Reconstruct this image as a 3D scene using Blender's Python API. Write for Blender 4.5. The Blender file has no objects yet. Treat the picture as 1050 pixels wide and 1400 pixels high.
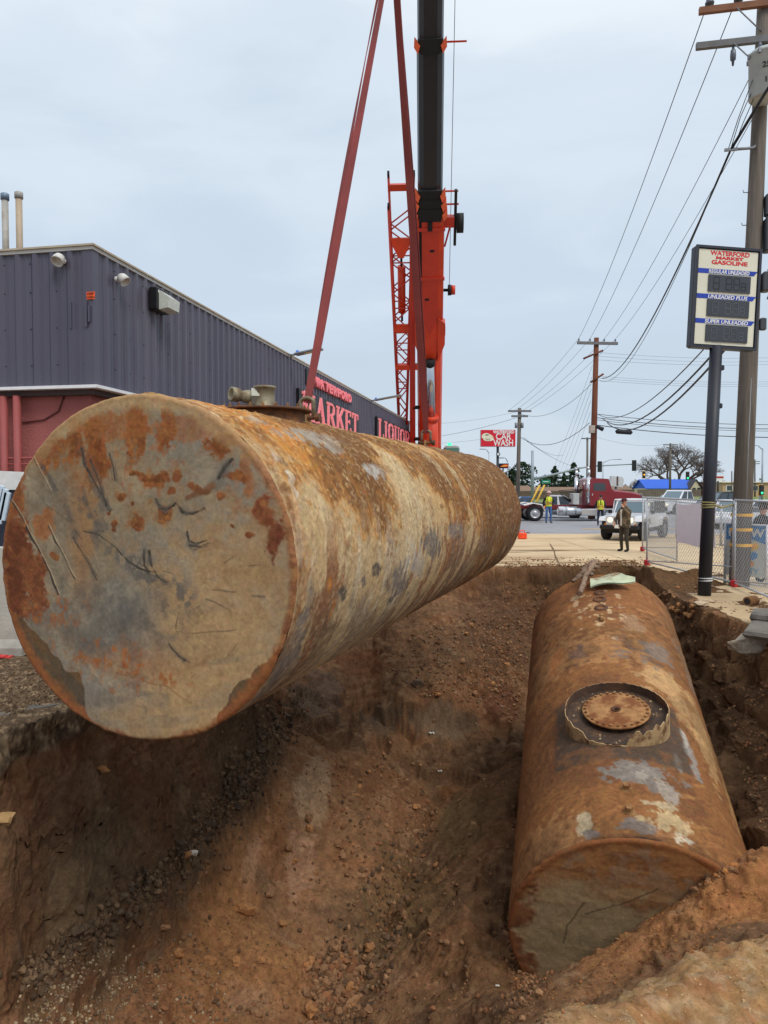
import bpy, bmesh, math, random
import numpy as np
from mathutils import Vector, Matrix
from mathutils.bvhtree import BVHTree

# ------------------------------------------------------------------ camera, world, sun, exposure
C = bpy.context.scene.collection
scene = bpy.context.scene
CAM_Z = 2.15
PITCH = math.atan(0.035)
cam_data = bpy.data.cameras.new('camera')
cam_data.sensor_fit = 'HORIZONTAL'
cam_data.sensor_width = 36
cam_data.lens = 36 * 1000 / 1050
cam_data.clip_start = 0.05
cam_data.clip_end = 9000
cam = bpy.data.objects.new('camera', cam_data)
C.objects.link(cam)
cam.location = (0, 0, CAM_Z)
cam.rotation_euler = (math.pi / 2 - PITCH, 0, 0)
scene.camera = cam

SUN_EL, SUN_AZ = math.radians(52), math.radians(148)      # azimuth clockwise from +Y: behind the camera, to the right
world = bpy.data.worlds.new('World')
scene.world = world
world.use_nodes = True
wt = world.node_tree
wt.nodes.clear()
w_out = wt.nodes.new('ShaderNodeOutputWorld')
w_mix = wt.nodes.new('ShaderNodeMixShader')
w_sky = wt.nodes.new('ShaderNodeTexSky')
w_sky.sky_type = 'NISHITA'
w_sky.sun_disc = False
w_sky.sun_elevation = SUN_EL
w_sky.sun_rotation = SUN_AZ
w_b1 = wt.nodes.new('ShaderNodeBackground')
w_b1.inputs['Strength'].default_value = 0.1
wt.links.new(w_sky.outputs[0], w_b1.inputs[0])
# the cloud deck: pale blue grey, brighter overhead, with soft mottling
w_tc = wt.nodes.new('ShaderNodeTexCoord')
w_sep = wt.nodes.new('ShaderNodeSeparateXYZ')
wt.links.new(w_tc.outputs['Generated'], w_sep.inputs[0])
w_ramp = wt.nodes.new('ShaderNodeValToRGB')
w_ramp.color_ramp.interpolation = 'EASE'
els = w_ramp.color_ramp.elements
els[0].position, els[0].color = 0.0, (0.56, 0.645, 0.735, 1)
els[1].position, els[1].color = 1.0, (1.05, 1.1, 1.15, 1)
for pos, col in ((0.10, (0.52, 0.61, 0.705, 1)), (0.28, (0.55, 0.645, 0.75, 1)), (0.44, (0.64, 0.725, 0.815, 1)), (0.60, (0.76, 0.83, 0.89, 1))):
    e = els.new(pos); e.color = col
w_cl = wt.nodes.new('ShaderNodeMapping')
w_cl.inputs['Scale'].default_value = (1.0, 1.0, 3.2)
w_nz = wt.nodes.new('ShaderNodeTexNoise')
w_nz.inputs['Scale'].default_value = 2.3
w_nz.inputs['Detail'].default_value = 5
w_nz.inputs['Roughness'].default_value = 0.5
w_nz.inputs['Distortion'].default_value = 0.4
wt.links.new(w_tc.outputs['Generated'], w_cl.inputs[0])
wt.links.new(w_cl.outputs[0], w_nz.inputs['Vector'])
w_mr = wt.nodes.new('ShaderNodeMapRange')
w_mr.inputs['From Min'].default_value = 0.3
w_mr.inputs['From Max'].default_value = 0.7
w_mr.inputs['To Min'].default_value = -0.15
w_mr.inputs['To Max'].default_value = 0.15
wt.links.new(w_nz.outputs[0], w_mr.inputs[0])
w_add = wt.nodes.new('ShaderNodeMath'); w_add.operation = 'ADD'
wt.links.new(w_sep.outputs['Z'], w_add.inputs[0])
wt.links.new(w_mr.outputs[0], w_add.inputs[1])
wt.links.new(w_add.outputs[0], w_ramp.inputs[0])
w_b2 = wt.nodes.new('ShaderNodeBackground')
w_b2.inputs['Strength'].default_value = 1.0
wt.links.new(w_ramp.outputs[0], w_b2.inputs[0])
w_mix.inputs[0].default_value = 0.93
wt.links.new(w_b1.outputs[0], w_mix.inputs[1])
wt.links.new(w_b2.outputs[0], w_mix.inputs[2])
wt.links.new(w_mix.outputs[0], w_out.inputs[0])

sun_data = bpy.data.lights.new('sun', 'SUN')
sun_data.energy = 1.5
sun_data.angle = math.radians(22)
sun_data.color = (1.0, 0.95, 0.87)
sun = bpy.data.objects.new('sun', sun_data)
C.objects.link(sun)
sd = Vector((math.sin(SUN_AZ) * math.cos(SUN_EL), math.cos(SUN_AZ) * math.cos(SUN_EL), math.sin(SUN_EL)))
sun.rotation_euler = sd.to_track_quat('Z', 'Y').to_euler()
sun.location = sd * 60

scene.view_settings.view_transform = 'Standard'
scene.view_settings.look = 'None'
scene.view_settings.gamma = 1
scene.view_settings.exposure = 0.20
scene.view_settings.use_curve_mapping = False
scene.cycles.max_bounces = 6
scene.cycles.diffuse_bounces = 4

# ------------------------------------------------------------------ helpers
R = math.radians
PI = math.pi
rnd = random.Random(7)
rng = np.random.default_rng(11)

def lin(r, g, b):
    return tuple(((c / 255) / 12.92 if c / 255 <= 0.04045 else ((c / 255 + 0.055) / 1.055) ** 2.4) for c in (r, g, b))
LIN = lambda *c: np.array(lin(*c))

def raydir(px, py):
    x, y = (px - 525) / 1000, (700 - py) / 1000
    cp, sp = math.cos(PITCH), math.sin(PITCH)
    return Vector((x, cp + y * sp, -sp + y * cp))
CAM = Vector((0, 0, CAM_Z))
def at(px, py, Y):                                   # the point seen at a photo pixel, Y metres ahead
    d = raydir(px, py)
    return CAM + d * (Y / d.y)
def on_z(px, py, z=0.0):
    d = raydir(px, py)
    return CAM + d * ((z - CAM_Z) / d.z)

def _h(ix, iy, iz, s):
    h = (ix.astype(np.uint32) * np.uint32(0x9E3779B1)) ^ (iy.astype(np.uint32) * np.uint32(0x85EBCA77)) ^ (iz.astype(np.uint32) * np.uint32(0xC2B2AE3D))
    h = h + np.uint32((s * 7919 + 13) & 0xffffffff)
    h ^= h >> np.uint32(15); h *= np.uint32(0x2C1B3C6D)
    h ^= h >> np.uint32(12); h *= np.uint32(0x297A2D39)
    h ^= h >> np.uint32(15)
    return h.astype(np.float32) * np.float32(1 / 4294967296.0)
def vn(p, s=0):                                      # value noise, -1..1
    p = np.asarray(p, np.float32)
    f = np.floor(p); i = f.astype(np.int64); f = p - f
    f = f * f * f * (f * (f * 6 - 15) + 10)
    r = 0
    for a in (0, 1):
        wx = f[:, 0] if a else 1 - f[:, 0]
        for b in (0, 1):
            wy = f[:, 1] if b else 1 - f[:, 1]
            for c in (0, 1):
                wz = f[:, 2] if c else 1 - f[:, 2]
                r = r + wx * wy * wz * _h(i[:, 0] + a, i[:, 1] + b, i[:, 2] + c, s)
    return r * 2 - 1
_rot = np.array(Matrix.Rotation(0.7, 3, Vector((1, 2, 3)).normalized()), np.float32)
def fbm(p, o=4, s=0, g=0.5, l=2.07):
    p = np.asarray(p, np.float32); r = 0; a = 1.0; t = 0
    for k in range(o):
        r = r + a * vn(p, s + k * 17); t += a
        a *= g; p = (p @ _rot) * np.float32(l) + np.float32(3.7)
    return r / t * 1.6
def ridge(p, o=4, s=0):
    p = np.asarray(p, np.float32); r = 0; a = 1.0; t = 0
    for k in range(o):
        r = r + a * (1 - 2 * np.abs(vn(p, s + k * 31))); t += a
        a *= 0.5; p = (p @ _rot) * np.float32(2.1) + np.float32(1.3)
    return r / t
def sm(x, a, b):
    t = np.clip((x - a) / (b - a), 0, 1)
    return t * t * (3 - 2 * t)
def P3(a, b, c=0.0):
    return np.stack(np.broadcast_arrays(a, b, np.asarray(c, float)), -1)
def polyd(U, V, pts):                                # distance to a polyline in a plane
    pts = np.asarray(pts, float)
    out = np.full(U.shape, 9.0)
    lo, hi = pts.min(0) - 0.25, pts.max(0) + 0.25
    q = np.where((U > lo[0]) & (U < hi[0]) & (V > lo[1]) & (V < hi[1]))[0]
    u, v = U[q], V[q]; d = np.full(u.shape, 9.0)
    for a, b in zip(pts[:-1], pts[1:]):
        ab = b - a; L = max((ab ** 2).sum(), 1e-9)
        t = np.clip(((u - a[0]) * ab[0] + (v - a[1]) * ab[1]) / L, 0, 1)
        d = np.minimum(d, np.hypot(u - a[0] - t * ab[0], v - a[1] - t * ab[1]))
    out[q] = d
    return out

def new_tree(name):
    m = bpy.data.materials.new(name); m.use_nodes = True
    nt = m.node_tree
    return m, nt, nt.nodes['Principled BSDF']
def node(nt, typ, **kw):
    n = nt.nodes.new(typ)
    for k, v in kw.items():
        if k in n.inputs: n.inputs[k].default_value = v
        else: setattr(n, k, v)
    return n
def mat(name, col, rough=0.6, metal=0.0, var=0.18, scale=6.0, bump=0.0, bscale=60.0, col2=None, spec=0.4, c2lo=0.5, c2hi=0.65, stretch=(1, 1, 1), emit=None, coat=0.0):
    """Painted, worn, dusty surface: base colour broken up by two scales of noise, optional second colour in patches."""
    m, nt, bs = new_tree(name)
    L = nt.links.new
    geo = node(nt, 'ShaderNodeNewGeometry')
    mp = node(nt, 'ShaderNodeMapping'); mp.inputs['Scale'].default_value = stretch
    L(geo.outputs['Position'], mp.inputs['Vector'])
    n1 = node(nt, 'ShaderNodeTexNoise', Scale=scale, Detail=6.0, Roughness=0.6)
    L(mp.outputs[0], n1.inputs['Vector'])
    mr = node(nt, 'ShaderNodeMapRange')
    mr.inputs['From Min'].default_value = 0.25; mr.inputs['From Max'].default_value = 0.75
    mr.inputs['To Min'].default_value = 1 - var; mr.inputs['To Max'].default_value = 1 + var
    L(n1.outputs[0], mr.inputs[0])
    hsv = node(nt, 'ShaderNodeHueSaturation')
    hsv.inputs['Color'].default_value = (*col, 1)
    L(mr.outputs[0], hsv.inputs['Value'])
    last = hsv.outputs[0]
    if col2 is not None:
        n2 = node(nt, 'ShaderNodeTexNoise', Scale=scale * 0.45, Detail=8.0, Roughness=0.65)
        L(mp.outputs[0], n2.inputs['Vector'])
        m2 = node(nt, 'ShaderNodeMapRange')
        m2.inputs['From Min'].default_value = c2lo; m2.inputs['From Max'].default_value = c2hi
        L(n2.outputs[0], m2.inputs[0])
        mx = node(nt, 'ShaderNodeMixRGB'); mx.inputs['Color2'].default_value = (*col2, 1)
        L(m2.outputs[0], mx.inputs['Fac']); L(last, mx.inputs['Color1'])
        last = mx.outputs[0]
    L(last, bs.inputs['Base Color'])
    rr = node(nt, 'ShaderNodeMapRange')
    rr.inputs['To Min'].default_value = max(0.03, rough - 0.1); rr.inputs['To Max'].default_value = min(1, rough + 0.1)
    L(n1.outputs[0], rr.inputs[0]); L(rr.outputs[0], bs.inputs['Roughness'])
    bs.inputs['Metallic'].default_value = metal
    bs.inputs['Specular IOR Level'].default_value = spec
    bs.inputs['Coat Weight'].default_value = coat
    if bump:
        n3 = node(nt, 'ShaderNodeTexNoise', Scale=bscale, Detail=5.0, Roughness=0.6)
        L(mp.outputs[0], n3.inputs['Vector'])
        b = node(nt, 'ShaderNodeBump', Strength=bump, Distance=0.02)
        L(n3.outputs[0], b.inputs['Height']); L(b.outputs[0], bs.inputs['Normal'])
    if emit:
        bs.inputs['Emission Color'].default_value = (*emit[0], 1)
        bs.inputs['Emission Strength'].default_value = emit[1]
    return m
def vmat(name, var=0.22, scale=45.0, bump=0.35, bscale=110.0, dist=0.01, spec=0.25, pits=0.35, hue=0.012):
    """Colour and roughness read from the mesh's own paint attribute, with grain finer than the mesh on top."""
    m, nt, bs = new_tree(name)
    L = nt.links.new
    at_ = node(nt, 'ShaderNodeAttribute', attribute_name='paint')
    geo = node(nt, 'ShaderNodeNewGeometry')
    n1 = node(nt, 'ShaderNodeTexNoise', Scale=scale, Detail=10.0, Roughness=0.74)
    L(geo.outputs['Position'], n1.inputs['Vector'])
    mr = node(nt, 'ShaderNodeMapRange')
    mr.inputs['From Min'].default_value = 0.30; mr.inputs['From Max'].default_value = 0.70
    mr.inputs['To Min'].default_value = 1 - var; mr.inputs['To Max'].default_value = 1 + var
    L(n1.outputs[0], mr.inputs[0])
    # dark pits and pale flecks
    n2 = node(nt, 'ShaderNodeTexNoise', Scale=scale * 2.7, Detail=6.0, Roughness=0.7)
    L(geo.outputs['Position'], n2.inputs['Vector'])
    m2 = node(nt, 'ShaderNodeMapRange')
    m2.inputs['From Min'].default_value = 0.30; m2.inputs['From Max'].default_value = 0.44
    m2.inputs['To Min'].default_value = 1 - pits; m2.inputs['To Max'].default_value = 1.0
    L(n2.outputs[0], m2.inputs[0])
    mu = node(nt, 'ShaderNodeMath', operation='MULTIPLY')
    L(mr.outputs[0], mu.inputs[0]); L(m2.outputs[0], mu.inputs[1])
    n4 = node(nt, 'ShaderNodeTexNoise', Scale=scale * 0.6, Detail=7.0, Roughness=0.7)
    L(geo.outputs['Position'], n4.inputs['Vector'])
    m4 = node(nt, 'ShaderNodeMapRange')
    m4.inputs['From Min'].default_value = 0.3; m4.inputs['From Max'].default_value = 0.7
    m4.inputs['To Min'].default_value = 0.5 - hue; m4.inputs['To Max'].default_value = 0.5 + hue
    L(n4.outputs[0], m4.inputs[0])
    hsv = node(nt, 'ShaderNodeHueSaturation')
    L(at_.outputs['Color'], hsv.inputs['Color']); L(mu.outputs[0], hsv.inputs['Value']); L(m4.outputs[0], hsv.inputs['Hue'])
    L(hsv.outputs[0], bs.inputs['Base Color'])
    L(at_.outputs['Alpha'], bs.inputs['Roughness'])
    bs.inputs['Specular IOR Level'].default_value = spec
    n3 = node(nt, 'ShaderNodeTexNoise', Scale=bscale, Detail=10.0, Roughness=0.74)
    L(geo.outputs['Position'], n3.inputs['Vector'])
    b = node(nt, 'ShaderNodeBump', Strength=bump, Distance=dist)
    L(n3.outputs[0], b.inputs['Height']); L(b.outputs[0], bs.inputs['Normal'])
    return m

def tag(o, label=None, cat=None, group=None, kind=None):
    if label: o['label'] = label
    if cat: o['category'] = cat
    if group: o['group'] = group
    if kind: o['kind'] = kind
    return o
def thing(name, label, cat, loc=(0, 0, 0), rz=0.0, group=None):
    o = bpy.data.objects.new(name, None); C.objects.link(o)
    o.location = loc; o.rotation_euler = (0, 0, rz)
    o.empty_display_size = 0.2
    return tag(o, label, cat, group)
def inv_of(o):
    m = Matrix.Identity(4)
    while o is not None:
        m = o.matrix_basis @ m; o = o.parent
    return m.inverted()
def link(name, me, material, parent=None):
    o = bpy.data.objects.new(name, me); C.objects.link(o)
    if material is not None:
        for mm in (material if isinstance(material, (list, tuple)) else [material]): me.materials.append(mm)
    o.parent = parent
    return o
def np_mesh(name, V, F, material, parent=None, world=True, smooth=True, col=None, rough=None):
    """Mesh from numpy arrays (F: n x 4 or n x 3)."""
    V = np.asarray(V, float)
    if parent is not None and world:
        M4 = np.array(inv_of(parent)); V = V @ M4[:3, :3].T + M4[:3, 3]
    me = bpy.data.meshes.new(name)
    F = np.asarray(F, np.int32); k = F.shape[1]
    me.vertices.add(len(V)); me.vertices.foreach_set('co', V.astype(np.float32).ravel())
    me.loops.add(F.size); me.loops.foreach_set('vertex_index', F.ravel())
    me.polygons.add(len(F)); me.polygons.foreach_set('loop_start', np.arange(0, F.size, k, dtype=np.int32))
    me.polygons.foreach_set('loop_total', np.full(len(F), k, np.int32))
    me.update(calc_edges=True)
    me.polygons.foreach_set('use_smooth', np.full(len(F), smooth))
    if col is not None:
        a = me.attributes.new('paint', 'FLOAT_COLOR', 'POINT')
        rr = np.full(len(V), 0.85) if rough is None else rough
        a.data.foreach_set('color', np.concatenate([np.clip(col, 0.002, 1), rr[:, None]], 1).astype(np.float32).ravel())
    return link(name, me, material, parent)
def grid_faces(nu, nv, wrap_v=False):
    idx = np.arange(nu * nv).reshape(nu, nv)
    b = np.roll(idx, -1, 1) if wrap_v else idx
    hi = nv if wrap_v else nv - 1
    return np.stack([idx[:-1, :hi].ravel(), idx[1:, :hi].ravel(), (b[1:, :hi] if wrap_v else idx[1:, 1:]).ravel(), (b[:-1, :hi] if wrap_v else idx[:-1, 1:]).ravel()], 1)

def frame_from(d, up=(0, 0, 1)):
    d = Vector(d).normalized(); u = Vector(up)
    if abs(d.dot(u)) > 0.98: u = Vector((0, 1, 0))
    r = d.cross(u).normalized(); n = r.cross(d).normalized()
    return r, d, n

class MB:
    """Collects boxes, tubes, lathes and prisms into one mesh."""
    def __init__(s): s.v = []; s.f = []; s.sm = []; s.mi = []; s.m = 0
    def add(s, vs, fs, smooth=False):
        k = len(s.v); s.v += [Vector(v) for v in vs]
        for f in fs: s.f.append([k + i for i in f]); s.sm.append(smooth); s.mi.append(s.m)
        return s
    def box(s, c, size, fr=None, taper=1.0, bev=0.0):
        """c centre, size along (right, forward, up) of fr."""
        r, d, n = fr or (Vector((1, 0, 0)), Vector((0, 1, 0)), Vector((0, 0, 1)))
        c = Vector(c); x, y, z = (q / 2 for q in size)
        if bev <= 0:
            vs = []
            for k in (-1, 1):
                t = taper if k > 0 else 1.0
                for i, j in ((-1, -1), (1, -1), (1, 1), (-1, 1)):
                    vs.append(c + r * (i * x * t) + d * (j * y * t) + n * (k * z))
            return s.add(vs, [(3, 2, 1, 0), (4, 5, 6, 7), (0, 1, 5, 4), (1, 2, 6, 5), (2, 3, 7, 6), (3, 0, 4, 7)])
        b = min(bev, x * 0.9, y * 0.9, z * 0.9); rings = []
        for zz, ins in ((-z, b), (-z + b, 0), (z - b, 0), (z, b)):
            t = taper if zz > 0 else 1.0
            X, Y = (x - ins) * t, (y - ins) * t; q = b
            ring = [(-X + q, -Y), (X - q, -Y), (X, -Y + q), (X, Y - q), (X - q, Y), (-X + q, Y), (-X, Y - q), (-X, -Y + q)]
            rings.append([c + r * a + d * e + n * zz for a, e in ring])
        vs = sum(rings, []); fs = [tuple(range(7, -1, -1)), tuple(range(24, 32))]
        for k in range(3):
            for i in range(8):
                j = (i + 1) % 8; fs.append((k * 8 + i, k * 8 + j, k * 8 + 8 + j, k * 8 + 8 + i))
        return s.add(vs, fs)
    def tube(s, pts, rad, n=10, cap=True, smooth=True):
        pts = [Vector(p) for p in pts]
        rads = rad if isinstance(rad, (list, tuple)) else [rad] * len(pts)
        vs = []; prev = None
        for i, p in enumerate(pts):
            t = (pts[min(i + 1, len(pts) - 1)] - pts[max(i - 1, 0)]).normalized()
            if prev is None: r, _, u = frame_from(t)
            else:
                r = (prev - t * prev.dot(t)).normalized(); u = r.cross(t)
            prev = r
            for k in range(n):
                a = 2 * PI * k / n
                vs.append(p + r * (math.cos(a) * rads[i]) + u * (math.sin(a) * rads[i]))
        k0 = len(s.v); s.add(vs, [], smooth)
        for i in range(len(pts) - 1):
            for k in range(n):
                j = (k + 1) % n
                s.f.append([k0 + i * n + k, k0 + (i + 1) * n + k, k0 + (i + 1) * n + j, k0 + i * n + j]); s.sm.append(smooth); s.mi.append(s.m)
        if cap:
            s.f.append([k0 + k for k in range(n)]); s.sm.append(False); s.mi.append(s.m)
            e = k0 + (len(pts) - 1) * n
            s.f.append([e + k for k in range(n - 1, -1, -1)]); s.sm.append(False); s.mi.append(s.m)
        return s
    def cyl(s, a, b, r, n=16, r2=None, smooth=True):
        return s.tube([a, b], [r, r if r2 is None else r2], n, True, smooth)
    def ring(s, c, ax, prof, n=24, smooth=True, closed=False):
        """Lathe: prof = [(radius, height along ax)]"""
        r, d, u = frame_from(ax); c = Vector(c); k0 = len(s.v); vs = []
        for rad, h in prof:
            for k in range(n):
                a = 2 * PI * k / n
                vs.append(c + d * h + r * (math.cos(a) * rad) + u * (math.sin(a) * rad))
        s.add(vs, [])
        m = len(prof)
        for i in range(m if closed else m - 1):
            i2 = (i + 1) % m
            for k in range(n):
                j = (k + 1) % n
                s.f.append([k0 + i * n + k, k0 + i2 * n + k, k0 + i2 * n + j, k0 + i * n + j]); s.sm.append(smooth); s.mi.append(s.m)
        return s
    def prism(s, poly, o, ex, ey, ez, depth):
        """Polygon (list of (a,b)) in the plane o + a*ex + b*ey, extruded by depth along ez."""
        o, ex, ey, ez = Vector(o), Vector(ex), Vector(ey), Vector(ez)
        n = len(poly)
        vs = [o + ex * a + ey * b for a, b in poly] + [o + ex * a + ey * b + ez * depth for a, b in poly]
        fs = [tuple(range(n - 1, -1, -1)), tuple(range(n, 2 * n))] + [(i, (i + 1) % n, n + (i + 1) % n, n + i) for i in range(n)]
        return s.add(vs, fs)
    def sphere(s, c, r, n=12, m=8, sc=(1, 1, 1)):
        c = Vector(c); k0 = len(s.v); vs = []
        for i in range(m + 1):
            p = PI * i / m
            for k in range(n):
                a = 2 * PI * k / n
                vs.append(c + Vector((math.sin(p) * math.cos(a) * r * sc[0], math.sin(p) * math.sin(a) * r * sc[1], math.cos(p) * r * sc[2])))
        s.add(vs, [])
        for i in range(m):
            for k in range(n):
                j = (k + 1) % n
                s.f.append([k0 + i * n + k, k0 + (i + 1) * n + k, k0 + (i + 1) * n + j, k0 + i * n + j]); s.sm.append(True); s.mi.append(s.m)
        return s
    def build(s, name, material, parent=None, world=False):
        me = bpy.data.meshes.new(name)
        vs = s.v
        if parent is not None and world:
            M4 = inv_of(parent); vs = [M4 @ v for v in vs]
        me.from_pydata([tuple(v) for v in vs], [], s.f)
        me.polygons.foreach_set('use_smooth', s.sm)
        o = link(name, me, material, parent)
        if len(me.materials) > 1: me.polygons.foreach_set('material_index', s.mi)
        bm = bmesh.new(); bm.from_mesh(me); bmesh.ops.recalc_face_normals(bm, faces=bm.faces); bm.to_mesh(me); bm.free()
        return o
def copy_tree(o, parent=None):
    c = o.copy(); C.objects.link(c); c.parent = parent
    for ch in list(o.children): copy_tree(ch, c)
    return c

def text_mesh(txt, size, depth=0.01, offset=0.0, shear=0.0, xscale=1.0):
    cu = bpy.data.curves.new('lettering', 'FONT')
    cu.body = txt; cu.size = size; cu.extrude = depth / 2; cu.offset = offset; cu.shear = shear
    cu.align_x = 'CENTER'; cu.align_y = 'CENTER'; cu.resolution_u = 4
    t = bpy.data.objects.new('lettering', cu); C.objects.link(t)
    dg = bpy.context.evaluated_depsgraph_get()
    me = bpy.data.meshes.new_from_object(t.evaluated_get(dg))
    bpy.data.objects.remove(t); bpy.data.curves.remove(cu)
    if xscale != 1.0: me.transform(Matrix.Diagonal((xscale, 1, 1, 1)))
    return me
def lettering(txt, size, o, ex, ey, material, parent, depth=0.01, offset=0.0, shear=0.0, width=None, name='lettering'):
    """Text in the plane o + a*ex + b*ey, centred on o, facing ex x ey. width squeezes it to a width."""
    me = text_mesh(txt, size, depth, offset, shear)
    co = np.zeros(len(me.vertices) * 3, np.float32); me.vertices.foreach_get('co', co); co = co.reshape(-1, 3)
    k = 1.0
    if width:
        k = width / max(co[:, 0].max() - co[:, 0].min(), 1e-6)
    cx, cy = (co[:, 0].max() + co[:, 0].min()) / 2, (co[:, 1].max() + co[:, 1].min()) / 2
    ex, ey = Vector(ex).normalized(), Vector(ey).normalized(); ez = ex.cross(ey)
    M4 = Matrix(((ex.x, ey.x, ez.x, o[0]), (ex.y, ey.y, ez.y, o[1]), (ex.z, ey.z, ez.z, o[2]), (0, 0, 0, 1)))
    me.transform(M4 @ Matrix.Diagonal((k, 1, 1, 1)) @ Matrix.Translation((-cx, -cy, 0)))
    if parent is not None: me.transform(inv_of(parent))
    return link(name, me, material, parent)
def rock_mesh(name, seed, sub=1, flat=0.7, rough=0.35):
    bm = bmesh.new(); bmesh.ops.create_icosphere(bm, subdivisions=sub, radius=1.0)
    P = np.array([v.co for v in bm.verts])
    k = 1 + rough * fbm(P * 1.3 + seed * 5.1, 3, seed) + rough * 0.5 * fbm(P * 3.1 + seed, 2, seed + 3)
    sc = np.array((1.0, 0.65 + 0.5 * ((seed * 37) % 10) / 10, flat))
    for v, q in zip(bm.verts, P * k[:, None] * sc): v.co = q
    me = bpy.data.meshes.new(name); bm.to_mesh(me); bm.free()
    return me
# ------------------------------------------------------------------ the excavation
def _smax(*a, k=0.10):
    a = np.stack(np.broadcast_arrays(*a))
    m = a.max(0)
    return m + k * np.log(np.exp((a - m) / k).sum(0))
def height(X, Y):
    """Bare shape of the ground with the pit dug into it (metres)."""
    X = np.asarray(X, float); Y = np.asarray(Y, float)
    W = fbm(P3(X * 0.45, Y * 0.45), 3, 5) * 0.22
    W2 = fbm(P3(X * 0.9, Y * 0.9, 4.0), 3, 9) * 0.14
    Xv = np.interp(Y, [2, 7.9, 9.5, 13.5, 20], [-1.3, -0.6, -0.05, 0.88, 1.8]) + W
    dl = np.maximum(Xv - X, 0); dr = np.maximum(X - Xv, 0)
    zf = -3.62 + 0.60 * dl ** 1.06 + np.minimum(0.62 * dr, 0.9 + 0.0 * dr) - 0.5 * sm(dr, 1.7, 2.6)
    zf = zf + W2 * 0.9
    XL = np.interp(Y, [-2, 3, 4, 6.3, 7.8, 10, 14, 20], [-6.5, -5.6, -4.8, -3.35, -2.8, -2.42, -2.15, -2.0]) + W * 0.5
    wl = np.interp(X - XL, [0, 0.06, 0.28, 0.5, 0.62, 1.3], [0, -0.3, -1.5, -2.35, -2.7, -6])
    YF = 19.35 + W * 0.6 + W2
    f = np.interp(YF - Y, [0, 0.12, 0.5, 2.2, 3.5, 4.5, 4.68, 5.4, 6.6, 7.6], [0, -0.32, -0.62, -1.2, -1.72, -2.12, -2.82, -3.1, -3.6, -5])
    f2 = np.interp(YF - Y, [0, 0.1, 0.5, 2.0, 3.5, 5.5, 7.6], [0, -0.4, -0.85, -1.5, -2.2, -3.2, -5])
    q = sm(X + W * 1.5, -0.3, 0.4) * (1 - sm(X + W, 1.7, 2.2))
    wf = f * q + f2 * (1 - q)
    XR = np.interp(Y, [0, 5, 6.5, 8, 10, 14, 15.5, 17, 19.4, 22], [5.6, 5.1, 4.75, 5.0, 5.4, 5.72, 5.9, 6.2, 6.5, 6.6]) + W * 0.35 + W2 * 0.8
    wr = np.interp(XR - X, [0, 0.05, 0.22, 0.7, 1.15, 1.9, 3], [0, -0.5, -1.05, -1.7, -2.35, -3.3, -6])
    YN = np.interp(X, [-6, -3, -1, 0.2, 0.7, 1.9, 3.2, 5], [2.0, 2.0, 2.1, 2.5, 2.95, 3.55, 4.2, 5.2]) + W * 0.25
    t = Y - YN
    n1 = np.interp(t, [0, 0.35, 1.9, 3.2, 4.4, 6], [0, -0.22, -1.62, -2.5, -3.2, -5])
    n2 = np.interp(t, [0, 0.2, 0.9, 1.6, 2.4], [0, -0.6, -2.2, -3.4, -5.5])
    q = sm(X, -0.3, 1.0)
    wn = n1 * q + n2 * (1 - q)
    z = np.minimum(_smax(zf, wl, wf, wr, wn), 0.0)
    bump = lambda x, y, r, h, ry=None: h * np.exp(-(((X - x) / r) ** 2 + ((Y - y) / (ry or r)) ** 2))
    z = z + bump(3.7, 6.5, 0.7, 0.50, 0.6) + bump(2.0, 6.0, 0.8, 0.15) + bump(2.75, 6.55, 0.75, 0.42, 0.5)
    z = z + bump(5.8, 16.2, 0.75, 0.22) + bump(6.3, 17.3, 0.6, 0.2) + bump(5.0, 17.8, 0.9, 0.12) + bump(6.9, 16.1, 0.35, 0.3)
    z = z - 0.2 * sm(-X, 2.0, 3.0) * (1 - sm(Y, 7.0, 9.3)) * (wl > -0.02)
    z = z - 0.13 * sm(X, 0.0, 0.8) * (1 - sm(Y, 4.6, 6.2)) + bump(0, 0, 1.2, 0.35)
    edge = np.minimum(np.minimum(X + 9, 9 - X), np.minimum(Y + 3, 22 - Y))
    return z * sm(edge, 0, 0.8) - 0.12 * sm(Y, 18.4, 19.0) * sm(-X, -9.5, -4)*0
def hit(px, py):                                      # where a view line meets the bare ground shape
    d = raydir(px, py)
    t = np.linspace(2.0, 30.0, 2800)
    X, Y, Z = d.x * t, d.y * t, CAM_Z + d.z * t
    below = np.where(Z < height(X, Y))[0]
    i = below[0] if len(below) else -1
    return np.array((X[i], Y[i], Z[i]))

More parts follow.
